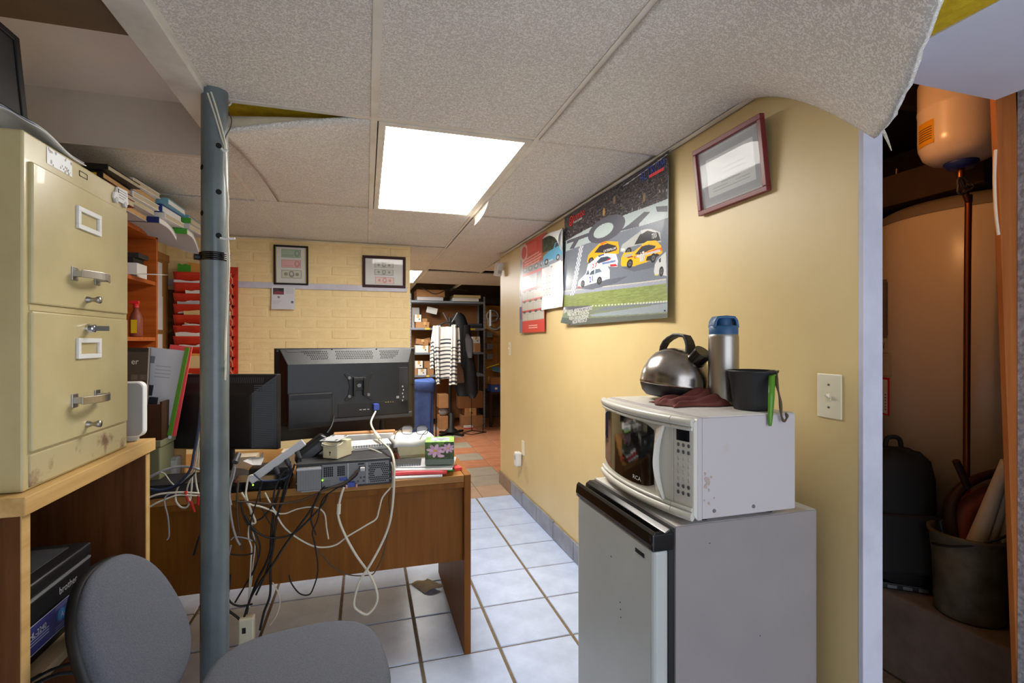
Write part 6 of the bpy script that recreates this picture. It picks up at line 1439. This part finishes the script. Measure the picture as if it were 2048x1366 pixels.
magz('crimson magazine leaning left in the rack', -.768, 2.135, .012, .33, -12, 'crimson'); magz('grey catalogue page with small device pictures in the rack', -.831, 2.15, .125, .335, 7, 'light_grey', m2)
magz('green covered magazine at the right end of the rack', -.716, 2.14, .014, .335, 9, 'leaf'); magz('pink red magazine behind the grey catalogue page', -.773, 2.175, .075, .345, 8, 'pinkred')
rt = thing('router', (-.66, 1.775, .9865), 'white upright router with rounded corners at the far end of the counter', 'router')
b = MB(); w_, h_ = .105, .168; rr_ = .018; poly = []
for cx, cy, a0 in ((w_ - rr_, rr_, -90), (w_ - rr_, h_ - rr_, 0), (rr_, h_ - rr_, 90), (rr_, rr_, 180)):
    for k in range(7): a = R(a0 + 15 * k); poly.append((cx + rr_ * math.cos(a), cy + rr_ * math.sin(a)))
T = frame((-.755, 1.758, .9995), (1, 0, 0), (0, 0, 1)); b.prism(poly, -.028, 0, T); b.build('router_body', 'white_plastic', rt, bevel=.003, seg=3)
b = MB(); b.prism([(x * .93 + .004, y * .95 + .004) for x, y in poly], .0, .0012, T); b.build('face_panel', 'mid_grey', rt); B(-.74, -.67, 1.762, 1.785, .9865, 1.0).build('router_foot', 'light_grey', rt, bevel=.002)
b = MB()
for k in range(5): b.box(.03, .05 + .012 * (k % 2), .155 - k * .0145 - .03, .1565 - k * .0145 - .03, .0013, .0016, T)
b.build('panel_lettering', 'dark_grey', rt, kind='stuff')

# ================================================================ CLOSET behind the right opening
lg = struct('trim_11', B(1.945, 3.3, .94, 2.6, .0, .318), 'concrete', bevel=.012)
tk = thing('water_heater', (2.62, 1.48, .318), 'tall beige hot water tank on the concrete ledge in the closet', 'water heater'); T = Matrix.Translation((2.62, 1.48, .318))
MB().lathe([(.0001, 0), (.40, 0), (.40, 1.52), (.39, 1.535), (.0001, 1.535)], 64, T).build('tank_jacket', 'tank', tk); MB().lathe([(.403, 1.50), (.403, 1.535), (.36, 1.56), (.0001, 1.575)], 64, T).build('tank_top', 'tank_cap', tk)
def ont(u, v, r=.4015):
    d = P(u, v, D=1.0) - Vector((0, 0, CAM_H)); o = Vector((0, 0, CAM_H)); a = d.x ** 2 + d.y ** 2; bq = -(d.x * 2.62 + d.y * 1.48); c = 2.62 ** 2 + 1.48 ** 2 - r * r
    t = (-bq - math.sqrt(max(0, bq * bq - a * c))) / a; return o + d * t
def tpatch(name, u0, u1, v0, v1, m, r=.4015, n=6):
    z0, z1 = ont(u1, v1, r).z, ont(u1, v0, r).z
    def fn(i, j): p = ont(u0 + (u1 - u0) * i, (v0 + v1) / 2, r); return (p.x, p.y, z0 + (z1 - z0) * j)
    return MB().grid(fn, n, 2).build(name, m, tk)
tpatch('access_cover', 1752, 1773, 558, 672, 'tank_cap', .412); tpatch('rating_sticker', 1754, 1775, 674, 706, 'page', .402); tpatch('spec_sticker', 1754, 1782, 708, 752, 'page', .402); tpatch('warning_border', 1754, 1779, 756, 832, 'red', .402); tpatch('warning_sticker', 1754, 1775, 760, 828, 'white_paper', .4025)
p = ont(1763, 698, .403); tdir = (ont(1775, 690) - ont(1762, 690)).normalized()
lettering([('W', .05, 0, 0, 'LEFT', .8)], frame(ont(1761, 699, .4035), tdir, (0, 0, 1)), 'ink', tk)
b = MB()
for k in range(6): a = ont(1757, 790 + 6 * k, .4035); e = ont(1772, 790 + 6 * k, .4035); b.add([a, e, e + Vector((0, 0, .004)), a + Vector((0, 0, .004))], [(0, 1, 2, 3)])
b.build('warning_lettering', 'ink', tk, kind='stuff')
ex = thing('expansion_tank', (2.06, 1.26, 1.93), 'small tan expansion tank hanging under the closet ceiling', 'tank'); ec = P(1922, 250, D=1.78); T = Matrix.Translation((ec.x, ec.y, 1.935))
MB().lathe([(.0001, 0), (.05, .002), (.085, .010), (.108, .030), (.121, .065), (.123, .09), (.123, .19), (.1245, .195), (.1245, .205), (.123, .21), (.123, .30), (.10, .36), (.0001, .38)], 48, T).build('tank_shell', 'tank_exp', ex)
MB().lathe([(.0001, -.022), (.035, -.022), (.05, -.004), (.05, .006), (.0001, .006)], 24, T).build('tank_flange', 'navy', ex)
def hz(i, j):
    ang = math.atan2(-ec.y, -ec.x) - .62 - .60 * (1 - i); return Vector((ec.x + .1238 * math.cos(ang), ec.y + .1238 * math.sin(ang), 2.0 + .085 * j))
MB().grid(hz, 8, 2).build('caution_label', 'hazard', ex)
b = MB()
for k in range(6): b.grid(lambda i, j, k=k: hz(.08 + .84 * i, .2 + .1 * k + .03 * j) + (Vector((hz(i, j).x - ec.x, hz(i, j).y - ec.y, 0)).normalized() * .001), 8, 1)
b.build('caution_lettering', 'ink', ex, kind='stuff')
pt = Vector((ec.x, ec.y, 1.915)); pp_ = thing('copper_pipe', (ec.x, ec.y, .5), 'copper pipe with valve running down before the water tank', 'pipe')
low = P(1933, 930, D=1.83); mid = P(1937, 400, D=1.80)
MB().tube([pt, Vector((pt.x, pt.y, 1.87)), Vector((mid.x, mid.y, 1.80)), mid, P(1935, 560, D=1.82), low, Vector((low.x, low.y, .34))], .0105, 12).build('pipe_run', 'copper', pp_)
vc_ = P(1928, 372, D=1.76); b = MB()
ring_ = [vc_ + Vector((CS, -SN, 0)) * (.026 + .006 * math.cos(3 * a)) * math.cos(a) + Vector((0, 0, 1)) * (.026 + .006 * math.cos(3 * a)) * math.sin(a) for a in [2 * math.pi * k / 36 + .5 for k in range(37)]]
vw = b.tube(ring_, .0045, 8, 1).build('valve_wheel', 'dark_grey', pp_); b = MB()
for k in range(3): a = 2 * math.pi * k / 3 + .5 + math.pi / 2; b.tube([vc_, vc_ + Vector((CS, -SN, 0)) * .028 * math.cos(a) + Vector((0, 0, 1)) * .028 * math.sin(a)], .004, 6, 1)
b.cyl(vc_, Vector((mid.x, mid.y, vc_.z)), .006).build('valve_spokes', 'dark_grey', vw)
cbx = thing('closet_duct_box', (2.2, 1.6, 1.88), 'dark plywood box lying on top of the water tank', 'box'); B(2.26, 2.75, 1.30, 1.85, 1.8945, 2.02).build('box_body', 'dark_ply', cbx, bevel=.004); B(2.24, 2.27, 1.28, 1.87, 1.8945, 2.03).build('box_rim', 'dark_ply', cbx, bevel=.004)
o = MB().tube([P(1991, 300, X=1.688), P(1989, 350, X=1.684), P(1990, 400, X=1.686), P(1993, 440, X=1.69), P(1997, 470, X=1.694)], .004).build('hanging_wire', 'roll'); tag(o, 'pale wire hanging along the wooden closet stud', 'wire')
o = MB().tube([P(1793, 338, D=2.3), P(1793, 346, D=2.3), P(1793, 352, D=2.3)], .006, 8).build('wire_hook', 'brass'); tag(o, 'tiny brass hook in the dark above the water tank', 'hook')
# backpack
bpv = P(1798, 1060, D=1.97); bp = thing('backpack', (bpv.x, bpv.y, .318), 'black padded backpack standing on the closet ledge before the tank', 'backpack')
T = at((bpv.x + .01, bpv.y + .02, .345), R(-30)); vs, fs = pill(.125, .10, 2.6, 0, .0, 0); b = MB(); n = 36; vs = []; prof = [(.6, 0), (.95, .01), (1.0, .06), (1.0, .25), (.97, .40), (.86, .47), (.6, .505), (.05, .515)]
for s_, z_ in prof:
    for i in range(n):
        a = 2 * math.pi * i / n; c_, d_ = math.cos(a), math.sin(a); vs.append((math.copysign(abs(c_) ** .75, c_) * .125 * s_, math.copysign(abs(d_) ** .75, d_) * .10 * s_, z_ + .006 * math.sin(5 * a + 9 * z_)))
fs = [(j * n + i, j * n + (i + 1) % n, (j + 1) * n + (i + 1) % n, (j + 1) * n + i) for j in range(len(prof) - 1) for i in range(n)] + [tuple(reversed(range(n))), tuple(range((len(prof) - 1) * n, len(prof) * n))]
b.add(vs, fs, True, T).build('bag_body', 'bag', bp); B(-.10, .10, -.118, -.085, .05, .28, T).build('front_pocket', 'bag', bp, bevel=.025, seg=3)
MB().tube([T @ Vector((-.03, .02, .50)), T @ Vector((-.02, .02, .55)), T @ Vector((.02, .02, .55)), T @ Vector((.03, .02, .50))], .009, 8).build('grab_handle', 'bag', bp)
kd = thing('black_tool_case', (bpv.x, bpv.y, .318), 'flat black case with clasps under the black backpack', 'case'); T = at((bpv.x + .07, bpv.y - .0, .319), R(-38)); B(-.17, .17, -.10, .10, 0, .024, T).build('case_body', 'black', kd, bevel=.004)
for k in range(4): B(-.16 + .05 * k, -.13 + .05 * k, -.104, -.10, .006, .018, T).build('clasp', 'dull_metal', kd)
# pail with rolls
pv = P(1944, 1236, Z=.319); pl_o = thing('metal_pail', (pv.x, pv.y, .319), 'stained metal pail full of paper rolls on the closet ledge', 'pail'); T = Matrix.Translation((pv.x + .02, pv.y + .02, .3195))
MB().lathe([(.0001, 0), (.092, 0), (.098, .006), (.103, .20), (.112, .275), (.118, .285), (.118, .296), (.110, .296), (.104, .28), (.098, .20), (.092, .012), (.0001, .012)], 40, T).build('pail_wall', 'pail', pl_o)
MB().tube([T @ Vector((.112 * math.cos(a), .112 * math.sin(a), .29 - .05 * math.sin(a - .8))) for a in [2.6 + k * .3 for k in range(9)]], .004, 7).build('pail_handle', 'iron', pl_o)
for k, (u0, v0, u1, v1, r, lab) in enumerate(((1926, 1098, 2014, 922, .030, 'thick cream paper roll leaning right in the metal pail'), (1948, 1105, 2022, 945, .026, 'second cream paper roll in the metal pail, nearer the stud'), (1978, 1110, 2030, 980, .022, 'thin cream paper roll in the metal pail beside the stud'))):
    a = P(u0, v0 + 60, D=1.76); e = P(u1, v1, D=1.655 + .012 * k); t = thing('paper_roll', a, lab, 'paper roll', 'rolls in the pail'); MB().cyl(a, e, r * 1.1, r * .55, n=20).build('roll_body', 'roll', t); MB().cyl(e, e + (e - a).normalized() * .001, r * .3, n=12).build('roll_core', 'hole', t)
wd = thing('wooden_handle', P(1935, 960, D=1.84), 'brown carved wooden piece sticking out of the metal pail', 'wood piece'); MB().tube([P(1912, 922, D=1.76), P(1925, 950, D=1.765), P(1935, 975, D=1.77)], .012, 10).build('wood_peg', 'dark_wood', wd)
MB().tube([P(1905, 1075, D=1.78), P(1900, 1040, D=1.78), P(1902, 1005, D=1.78), P(1925, 975, D=1.78), P(1960, 955, D=1.78), P(1995, 945, D=1.78)], lambda t: .020 - .006 * t, 10).build('wood_rim', 'dark_wood', wd); MB().tube([P(1915, 1110, D=1.79), P(1925, 1030, D=1.79), P(1960, 1000, D=1.79), P(1985, 985, D=1.79)], .035, 12).build('wood_body', 'leather', wd)
bb_ = thing('blue_pack', P(1905, 1060, D=1.80), 'small dark blue packet in the metal pail left of the rolls', 'packet'); T = at(P(1905, 1075, D=1.80), R(-30), R(-20)); B(-.035, .035, -.01, .01, -.07, .055, T).build('packet_body', 'cable_blue', bb_, bevel=.004); B(-.02, .02, -.0108, -.0098, -.02, .03, T).build('packet_label', 'page', bb_)

# ================================================================ STOREROOM at the back
SY = 7.2
sf = thing('steel_shelf', (1.16, 7.4, 0), 'grey steel shelving unit at the back of the storeroom', 'shelving')
sx0, sx1 = .60, 1.71; SH = (.772, 1.10, 1.458, 1.855)
for x in (sx0, sx1):
    for y in (SY, SY + .42):
        B(x - (.02 if x == sx1 else 0), x + (.02 if x == sx0 else 0) + .0, y, y + .03, 0, 1.98 if x == sx0 else 1.96).build('upright', 'shelf_metal', sf)
b = MB()
for z in [.05 + .05 * k for k in range(38)]:
    for x in (sx0 + .008, sx1 - .012): b.box(x, x + .006, SY - .001, SY - .0002, z, z + .014)
b.build('upright_slots', 'hole', sf, kind='stuff')
for z in SH: B(sx0 + .02, sx1 - .02, SY + .005, SY + .44, z, z + .03).build('shelf_board', 'shelf_metal', sf, bevel=.002)
B(sx0 + .02, sx1 - .02, SY + .445, SY + .45, .1, 1.9).build('back_sheet', 'cardboard_dark', sf)
BX = []
def cbox(x0, x1, z0, h, m, label, group='boxes on the steel shelves', y0=None, tilt=0, tape=True, dp=.2):
    y0 = SY + .03 if y0 is None else y0; t = thing('cardboard_box', ((x0 + x1) / 2, y0 + dp / 2, z0), label, 'box', group); T = at(((x0 + x1) / 2, y0, z0), 0, 0, R(tilt)); w = x1 - x0
    B(-w / 2, w / 2, 0, dp, 0, h, T).build('box_body', m, t, bevel=.002)
    if tape:
        B(-.018, .018, -.001, dp, h * .55, h + .0008, T).build('tape_strip', 'tape', t); B(.01, .028, -.0014, .0, h * .3, h * .45, T).build('box_print', 'ink', t)
    return t
def sx(u): return P(u, 600, Y=SY).x
def sz_(v): return P(900, v, Y=SY).z
z = 1.4882
cbox(sx(830), sx(843), z + .085, .105, 'white_box', 'white box standing on the two brown boxes of the second shelf'); cbox(sx(832), sx(841), z, .084, 'cardboard', 'small brown box at the left end of the second shelf', tape=False); cbox(sx(841), sx(859), z, .085, 'cardboard', 'brown box with a red band on the second shelf'); cbox(sx(845), sx(855), z + .0855, .05, 'cardboard', 'little tan box on the brown box of the second shelf', tape=False)
o = B(sx(828), sx(843), SY + .3, SY + .32, z, z + .31).build('foam_board', 'light_grey'); tag(o, 'pale board leaning at the left back of the second shelf', 'board')
cv_ = B(0, .16, 0, .008, 0, .09, at((sx(856), SY + .24, z + .24), 0, 0, R(12))).build('paper_sheet', 'white_paper'); tag(cv_, 'white card hanging under the top shelf board', 'card')
z = 1.1302
cbox(sx(831), sx(842), z, .105, 'white_box', 'white box at the left end of the middle shelf', tape=False); cbox(sx(840), sx(857), z, .10, 'white_box', 'white taped box in front on the middle shelf', y0=SY + .012); cbox(sx(858), sx(866), z, .10, 'cardboard', 'brown box half hidden by the cardigan on the middle shelf', tape=False)
cbox(sx(832), sx(857), z + .112, .08, 'cardboard', 'long tan box tilted on top of the middle shelf boxes', tilt=9); cbox(sx(852), sx(866), z + .11, .10, 'cardboard', 'small tan box leaning on the long tilted one', tilt=-14, y0=SY + .16, tape=False)
z = .8022
cbox(sx(836), sx(853), z, .088, 'white_box', 'cream taped box at the front of the lower shelf', y0=SY + .012); cbox(sx(855), sx(868), z, .10, 'cardboard', 'plain brown box right of the cream box on the lower shelf', tape=False); cbox(sx(831), sx(846), z + .10, .105, 'white_box', 'white taped box above the cream box on the lower shelf'); cbox(sx(849), sx(861), z + .101, .10, 'cardboard', 'brown box above the plain brown one on the lower shelf', tape=False); cbox(sx(829), sx(835), z, .098, 'cardboard', 'dark brown box at the left post of the lower shelf', tape=False)
z = 1.1302
cbox(sx(946), sx(961), z + .132, .10, 'white_box', 'white taped box on the brown box right of the coats'); cbox(sx(950), sx(962), z, .13, 'cardboard', 'brown box on the middle shelf right of the coats', tape=False)
z = 1.4882; o = B(sx(935), sx(965), SY + .04, SY + .3, z, z + .035).build('black_case', 'dusty_black', bevel=.004); tag(o, 'flat black case on the second shelf right of the coats', 'case'); o = B(sx(936), sx(966), SY + .06, SY + .3, z + .036, z + .07).build('grey_case', 'dark_grey', bevel=.004); tag(o, 'grey case lying on the flat black case', 'case')
for zz, x0, x1, k in ((1.458, 850, 860, 0), (1.10, 868, 874, 1), (.772, 853, 859, 2), (1.458, 938, 951, 3)):
    o = MB(); n = 4 if k in (0, 3) else 2
    for i in range(n): a = sx(x0) + (sx(x1) - sx(x0)) * i / n; o.box(a, a + (sx(x1) - sx(x0)) / n * .8, SY + .002, SY + .0045, zz + .003, zz + .028)
    q_ = o.build('shelf_label', 'yellow'); q_.parent = sf; q_.matrix_parent_inverse = wm(sf).inverted()
z = 1.8852
tb2 = thing('flat_carton', (.9, 7.3, z), 'flat brown carton on the top of the steel shelving', 'box', 'boxes on the steel shelves'); B(sx(833), sx(889), SY - .03, SY + .4, z + .05, z + .155, at((0, 0, 0))).build('carton_body', 'cardboard', tb2, bevel=.004); B(sx(834), sx(886), SY - .02, SY + .38, z, z + .0495).build('carton_under', 'light_grey', tb2)
for k in range(2): o = B(sx(905 + 3 * k), sx(957 + 5 * k), SY - .02 + .04 * k, SY + .4, z + .05 * k, z + .045 + .05 * k).build('ceiling_tile_pack', 'manila' if k else 'white_box', bevel=.003); tag(o, ['lower pale slab on top of the shelving, right side', 'upper pale slab on top of the shelving, right side'][k], 'slab')
# floor level cartons behind the rack
def fl_box(u0, u1, z0, z1, Y, m, lab, tape=False, dp=.25): a, e = P(u0, 800, Y=Y), P(u1, 800, Y=Y); return cbox(a.x, e.x, z0, z1 - z0, m, lab, 'cartons on the storeroom floor', y0=Y, tape=tape, dp=dp)
fl_box(925, 966, 0, .182, SY + .01, 'cardboard', 'long brown carton at the bottom of the shelving'); fl_box(930, 953, .183, .294, SY + .02, 'cardboard', 'brown carton with white tape below the big dark one', True); fl_box(918, 966, .295, .539, SY + .03, 'cardboard_dark', 'big dark brown carton behind the hanging coats')
fl_box(879, 896, 0, .19, SY + .02, 'cardboard', 'small orange brown carton low behind the rack stem'); fl_box(878, 897, .312, .51, SY + .02, 'cardboard', 'tan carton leaning behind the rack stem')
pg_ = thing('plastic_bag', (P(885, 822, Y=SY).x, SY + .05, .3), 'grey plastic bag bundle between the cartons behind the rack stem', 'bag'); MB().ball((P(887, 822, Y=SY + .10).x, SY + .1, .251), .07, 18, 10, None, (1.05, .7, .86)).build('bag_body', 'mid_grey', pg_)
kp = B(P(918, 850, Y=7.05).x, P(945, 850, Y=7.05).x, 6.98, 7.12, 0, .003).build('kraft_sheet', 'cardboard'); kp.location.z += .002; tag(kp, 'brown paper lying on the floor before the shelving', 'paper')
rp = thing('red_white_packet', (P(934, 846, Y=7.0).x, 7.15, 0), 'red and white packet low before the long carton', 'packet'); a = P(928, 849, Y=7.15); B(a.x, a.x + .13, 7.14, 7.19, 0.02, .05).build('packet_body', 'white_box', rp); B(a.x, a.x + .13, 7.138, 7.192, 0.0, .02).build('packet_base', 'red', rp)
# coat rack with cardigan, coats and bags
RX, RY = P(900, 860, Y=6.82).x, 6.82
rk2 = thing('coat_rack', (RX, RY, 0), 'black iron coat rack with flat cross foot in the storeroom', 'coat rack')
MB().cyl((RX, RY, .02), (RX, RY, 1.62), .022, n=14).build('rack_stem', 'iron', rk2)
for u, Yf in ((880, 6.70), (926, 6.62), (880, 6.95), (925, 6.98)): e = P(u, 866, Y=Yf); MB().box(0, math.hypot(e.x - RX, e.y - RY), -.02, .02, .0, .03, at((RX, RY, 0), math.atan2(e.y - RY, e.x - RX))).build('foot_bar', 'iron', rk2)
MB().lathe([(.0001, .03), (.10, .03), (.09, .05), (.04, .09), (.03, .3), (.0001, .3)], 20, Matrix.Translation((RX + .02, RY, 0))).build('rack_hub', 'iron', rk2)
for s_ in (-1, 1): MB().tube([(RX, RY, 1.52), (RX + s_ * .05, RY - .02, 1.60), (RX + s_ * .10, RY - .03, 1.69)], .008, 8).build('hook_arm', 'dull_metal', rk2)
def garment(name, label, prof, Yc, depth, m, cat, folds=9, amp=.012, seed=1):
    """prof: (v, u_left, u_right) rows in the photo measured on the plane Yc"""
    q = random.Random(seed); rows = [(P(l, v, Y=Yc), P(r, v, Y=Yc)) for v, l, r in prof]; n = 40; b = MB(); vs = []
    for i, (a, e) in enumerate(rows):
        cx, hw = (a.x + e.x) / 2, (e.x - a.x) / 2
        for k in range(n):
            t = 2 * math.pi * k / n; f = amp * math.sin(folds * t + i * .25) * (i / len(rows))
            vs.append((cx + hw * math.cos(t), Yc + (depth + f) * math.sin(t) + f, a.z))
    fs = [(i * n + k, i * n + (k + 1) % n, (i + 1) * n + (k + 1) % n, (i + 1) * n + k) for i in range(len(rows) - 1) for k in range(n)] + [tuple(range(n)), tuple(reversed(range((len(rows) - 1) * n, len(rows) * n)))]
    b.add(vs, fs, True); o = b.build(name, m); return o
ck = garment('dark_coat', '', [(626, 912, 922), (632, 905, 930), (650, 903, 936), (690, 906, 940), (730, 908, 946), (770, 906, 948), (792, 915, 940)], 6.90, .09, 'coat_black', 'coat'); tag(ck, 'long black coat hanging behind the striped cardigan', 'coat')
ck2 = garment('navy_coat', '', [(650, 928, 940), (690, 926, 944), (740, 928, 952), (785, 932, 956), (796, 940, 950)], 6.72, .06, 'coat_black', 'coat', seed=4); tag(ck2, 'dark jacket hanging lower right of the black coat', 'jacket')
gs = garment('grey_sleeve', '', [(668, 932, 938), (680, 930, 946), (700, 932, 947), (716, 936, 944)], 6.655, .02, 'coat_grey', 'x'); gs.name = 'shoulder_patch'; gs.parent = ck2; gs.matrix_parent_inverse = wm(ck2).inverted()
bw = garment('brown_knit', '', [(722, 903, 918), (740, 905, 926), (764, 906, 929), (766, 907, 928)], 6.70, .04, 'knit_brown', 'x'); tag(bw, 'brown knitted scarf end below the right side of the cardigan', 'scarf')
cd = thing('striped_cardigan', (P(895, 700, Y=6.6).x, 6.62, .7), 'white cardigan with navy stripes hanging on the coat rack', 'cardigan')
def cardi(name, prof, Yc, depth, stripes_from, par):
    rows = []
    for i in range(len(prof) - 1):
        for k in range(8):
            t = k / 8; rows.append(tuple(prof[i][j] * (1 - t) + prof[i + 1][j] * t for j in range(3)))
    rows.append(prof[-1]); n = 36; vs = []; cols = []
    W_b, W_s = (np.array((232, 230, 222)) / 255), (np.array((40, 44, 58)) / 255)
    fine = []
    for i in range(len(rows) - 1):
        for k in range(4): t = k / 4; fine.append(tuple(rows[i][j] * (1 - t) + rows[i + 1][j] * t for j in range(3)))
    fine.append(rows[-1])
    for v, l, r in fine:
        a, e = P(l, v, Y=Yc), P(r, v, Y=Yc); cx, hw = (a.x + e.x) / 2, (e.x - a.x) / 2
        for k in range(n):
            t = 2 * math.pi * k / n; f = .008 * math.sin(5 * t + 1)
            vs.append((cx + hw * math.cos(t), Yc + (depth + f) * math.sin(t), a.z + .006 * math.sin(3 * t)))
            cols.append(W_s if (v > stripes_from and ((v - stripes_from) % 7.6) < 2.7) else W_b)
    b = MB(); fs = [(i * n + k, i * n + (k + 1) % n, (i + 1) * n + (k + 1) % n, (i + 1) * n + k) for i in range(len(fine) - 1) for k in range(n)] + [tuple(range(n)), tuple(reversed(range((len(fine) - 1) * n, len(fine) * n)))]
    b.add(vs, fs, True); o = b.build(name, 'matte_print', par); c = np.array(cols); L = np.where(c <= .04045, c / 12.92, ((c + .055) / 1.055) ** 2.4)
    at_ = o.data.color_attributes.new('Col', 'FLOAT_COLOR', 'POINT'); at_.data.foreach_set('color', np.concatenate([L, np.ones((len(L), 1))], 1).astype(np.float32).ravel()); return o
cardi('knit_body', [(654, 882, 904), (662, 876, 912), (690, 873, 914), (740, 876, 914), (757, 878, 913)], 6.60, .05, 678, cd)
cardi('front_panel', [(652, 866, 881), (660, 865, 881), (700, 868, 880), (768, 872, 880)], 6.56, .02, 694, cd); cardi('front_panel', [(650, 903, 912), (660, 902, 914), (700, 901, 914), (769, 898, 914)], 6.555, .02, 694, cd)
cardi('sleeve', [(656, 866, 872), (680, 862, 869), (715, 860, 868), (738, 860, 868)], 6.58, .03, 684, cd); cardi('sleeve', [(656, 913, 919), (690, 915, 921), (728, 915, 922)], 6.60, .03, 680, cd)
hg = MB().tube([P(868, 656, Y=6.6), P(880, 650, Y=6.6), P(893, 645, Y=6.6), P(907, 648, Y=6.6), P(917, 655, Y=6.6)], .012, 8).tube([P(893, 645, Y=6.6), P(895, 636, Y=6.65), P(899, 628, Y=6.74)], .004, 6).build('coat_hanger', 'black'); tag(hg, 'black coat hanger carrying the striped cardigan', 'hanger')
# blue laundry bag, wire stand
lb = thing('laundry_hamper', (P(850, 800, Y=6.2).x, 6.25, 0), 'blue cloth laundry hamper left of the coat rack', 'hamper')
hx0, hx1 = P(824, 800, Y=6.2).x, P(870, 800, Y=6.2).x; hz0, hz1 = .06, P(850, 762, Y=6.2).z; b = MB()
def hf(u, v):
    a = 2 * math.pi * u; c_, d_ = math.cos(a), math.sin(a); f = .012 * math.sin(9 * a) * (1 - v); k = .86 + .14 * v
    return ((hx0 + hx1) / 2 + ((hx1 - hx0) / 2 * k + f) * math.copysign(abs(c_) ** .5, c_), 6.36 + (.16 * k + f) * math.copysign(abs(d_) ** .5, d_), hz0 + (hz1 - hz0) * v)
b.grid(hf, 60, 12); b.build('bag_cloth', 'blue_cloth', lb, solid=.004)
def cuff(u, v): p = Vector(hf(u, 1)); c = Vector(((hx0 + hx1) / 2, 6.36, p.z)); d = (p - c); d.z = 0; return p + d.normalized() * (.010 + .012 * math.sin(math.pi * v)) + Vector((0, 0, .004 - .13 * v + .012 * math.sin(4 * u * math.pi)))
MB().grid(cuff, 60, 6).build('folded_cuff', 'blue_cloth', lb, solid=.003)
for x in (hx0 + .01, hx1 + .012):
    for y in (6.2, 6.52): MB().cyl((x, y, 0), (x, y, hz1 - .02), .008, n=8).build('frame_leg', 'iron', lb)
ws = thing('wire_stand', (P(945, 860, Y=6.9).x, 6.8, 0), 'low black wire stand on the terracotta floor right of the coat rack', 'stand')
pts = [P(925, 866, Z=.01), P(943, 869, Z=.01), P(972, 864, Z=.01), P(944, 861, Z=.01), P(925, 866, Z=.01)]
MB().tube(pts, .006, 6, 1).build('base_wire', 'iron', ws); a = P(943, 862, Z=.01); MB().tube([a, a + Vector((0, 0, .55))], .005, 6).build('upright_wire', 'iron', ws); a = P(966, 864, Z=.01); MB().tube([a, a + Vector((0, 0, .1))], .005, 6).build('upright_wire', 'iron', ws)
# right hand clutter beyond the shelving
rb = thing('peg_board', (2.1, 7.6, .0), 'brown board with tools and cables right of the shelving', 'board'); B(1.80, 2.5, 7.62, 7.64, .55, 1.86).build('board_panel', 'brown_ply', rb)
for k, (u, v, r) in enumerate(((985, 632, .09), (990, 645, .11))): c = P(u, v, Y=7.58); MB().tube([c + Vector((r * math.cos(a), 0, r * math.sin(a))) for a in [k + i * .5 for i in range(13)]], .014, 7).build('hose_coil', 'cable_grey', rb)
MB().cyl(P(981, 620, Y=7.5), P(981, 652, Y=7.5), .02, n=10).build('white_tube', 'white_plastic', rb)
for k, v in enumerate((668, 692, 712)): a = P(974, v, Y=7.4); o = B(a.x, a.x + .09, 7.4, 7.5, a.z - .05, a.z + .03).build('parts_bin', 'grey'); tag(o, ['upper grey parts bin right of the shelving post', 'middle grey parts bin right of the shelving post', 'lower grey parts bin right of the shelving post'][k], 'bin', 'grey parts bins')
wb2 = thing('work_bench', (2.15, 7.4, 0), 'dark bench with boxes behind the end of the yellow wall', 'bench'); B(1.76, 2.5, 7.15, 7.6, .50, .53).build('bench_top', 'dark_wood', wb2)
for x in (1.78, 2.46): B(x, x + .04, 7.2, 7.24, 0, .5).build('bench_leg', 'dark_wood', wb2)
a = P(982, 788, Y=7.2); o = B(a.x, a.x + .22, 7.18, 7.4, .6395, .75).build('cardboard_box', 'cardboard', bevel=.002); tag(o, 'brown box on the blue box at the end of the yellow wall', 'box')
ub = thing('blue_box', (a.x + .1, 7.3, .53), 'blue box with red end below a brown box at the wall end', 'box'); B(a.x - .01, a.x + .15, 7.16, 7.4, .531, .638).build('box_body', 'blue', ub, bevel=.002); B(a.x + .15, a.x + .22, 7.16, 7.4, .531, .638).build('box_end', 'pinkred', ub, bevel=.002); B(a.x + .05, a.x + .09, 7.1585, 7.16, .57, .60).build('box_label', 'white_paper', ub)
o = B(0, .2, 0, .2, 0, .005, at((P(985, 742, Y=7.1).x, 7.1, P(985, 742, Y=7.1).z), 0, R(20), R(12))).build('paper_sheet', 'light_blue'); tag(o, 'pale paper sheet sticking out above the bench at the wall end', 'paper')
ys = MB().tube([P(973, 736, Y=7.15), P(985, 732, Y=7.15), P(998, 728, Y=7.15)], .008, 6).build('yellow_stick', 'yellow'); tag(ys, 'yellow stick crossing the shelving post at bench height', 'stick')
o = MB().tube([P(840, 572, Y=7.05), P(870, 588, Y=7.0), P(900, 578, Y=7.0), P(940, 582, Y=7.0)], .006, 6).build('loose_wire', 'cable_black'); tag(o, 'black wire dangling from the open storeroom ceiling', 'wire')
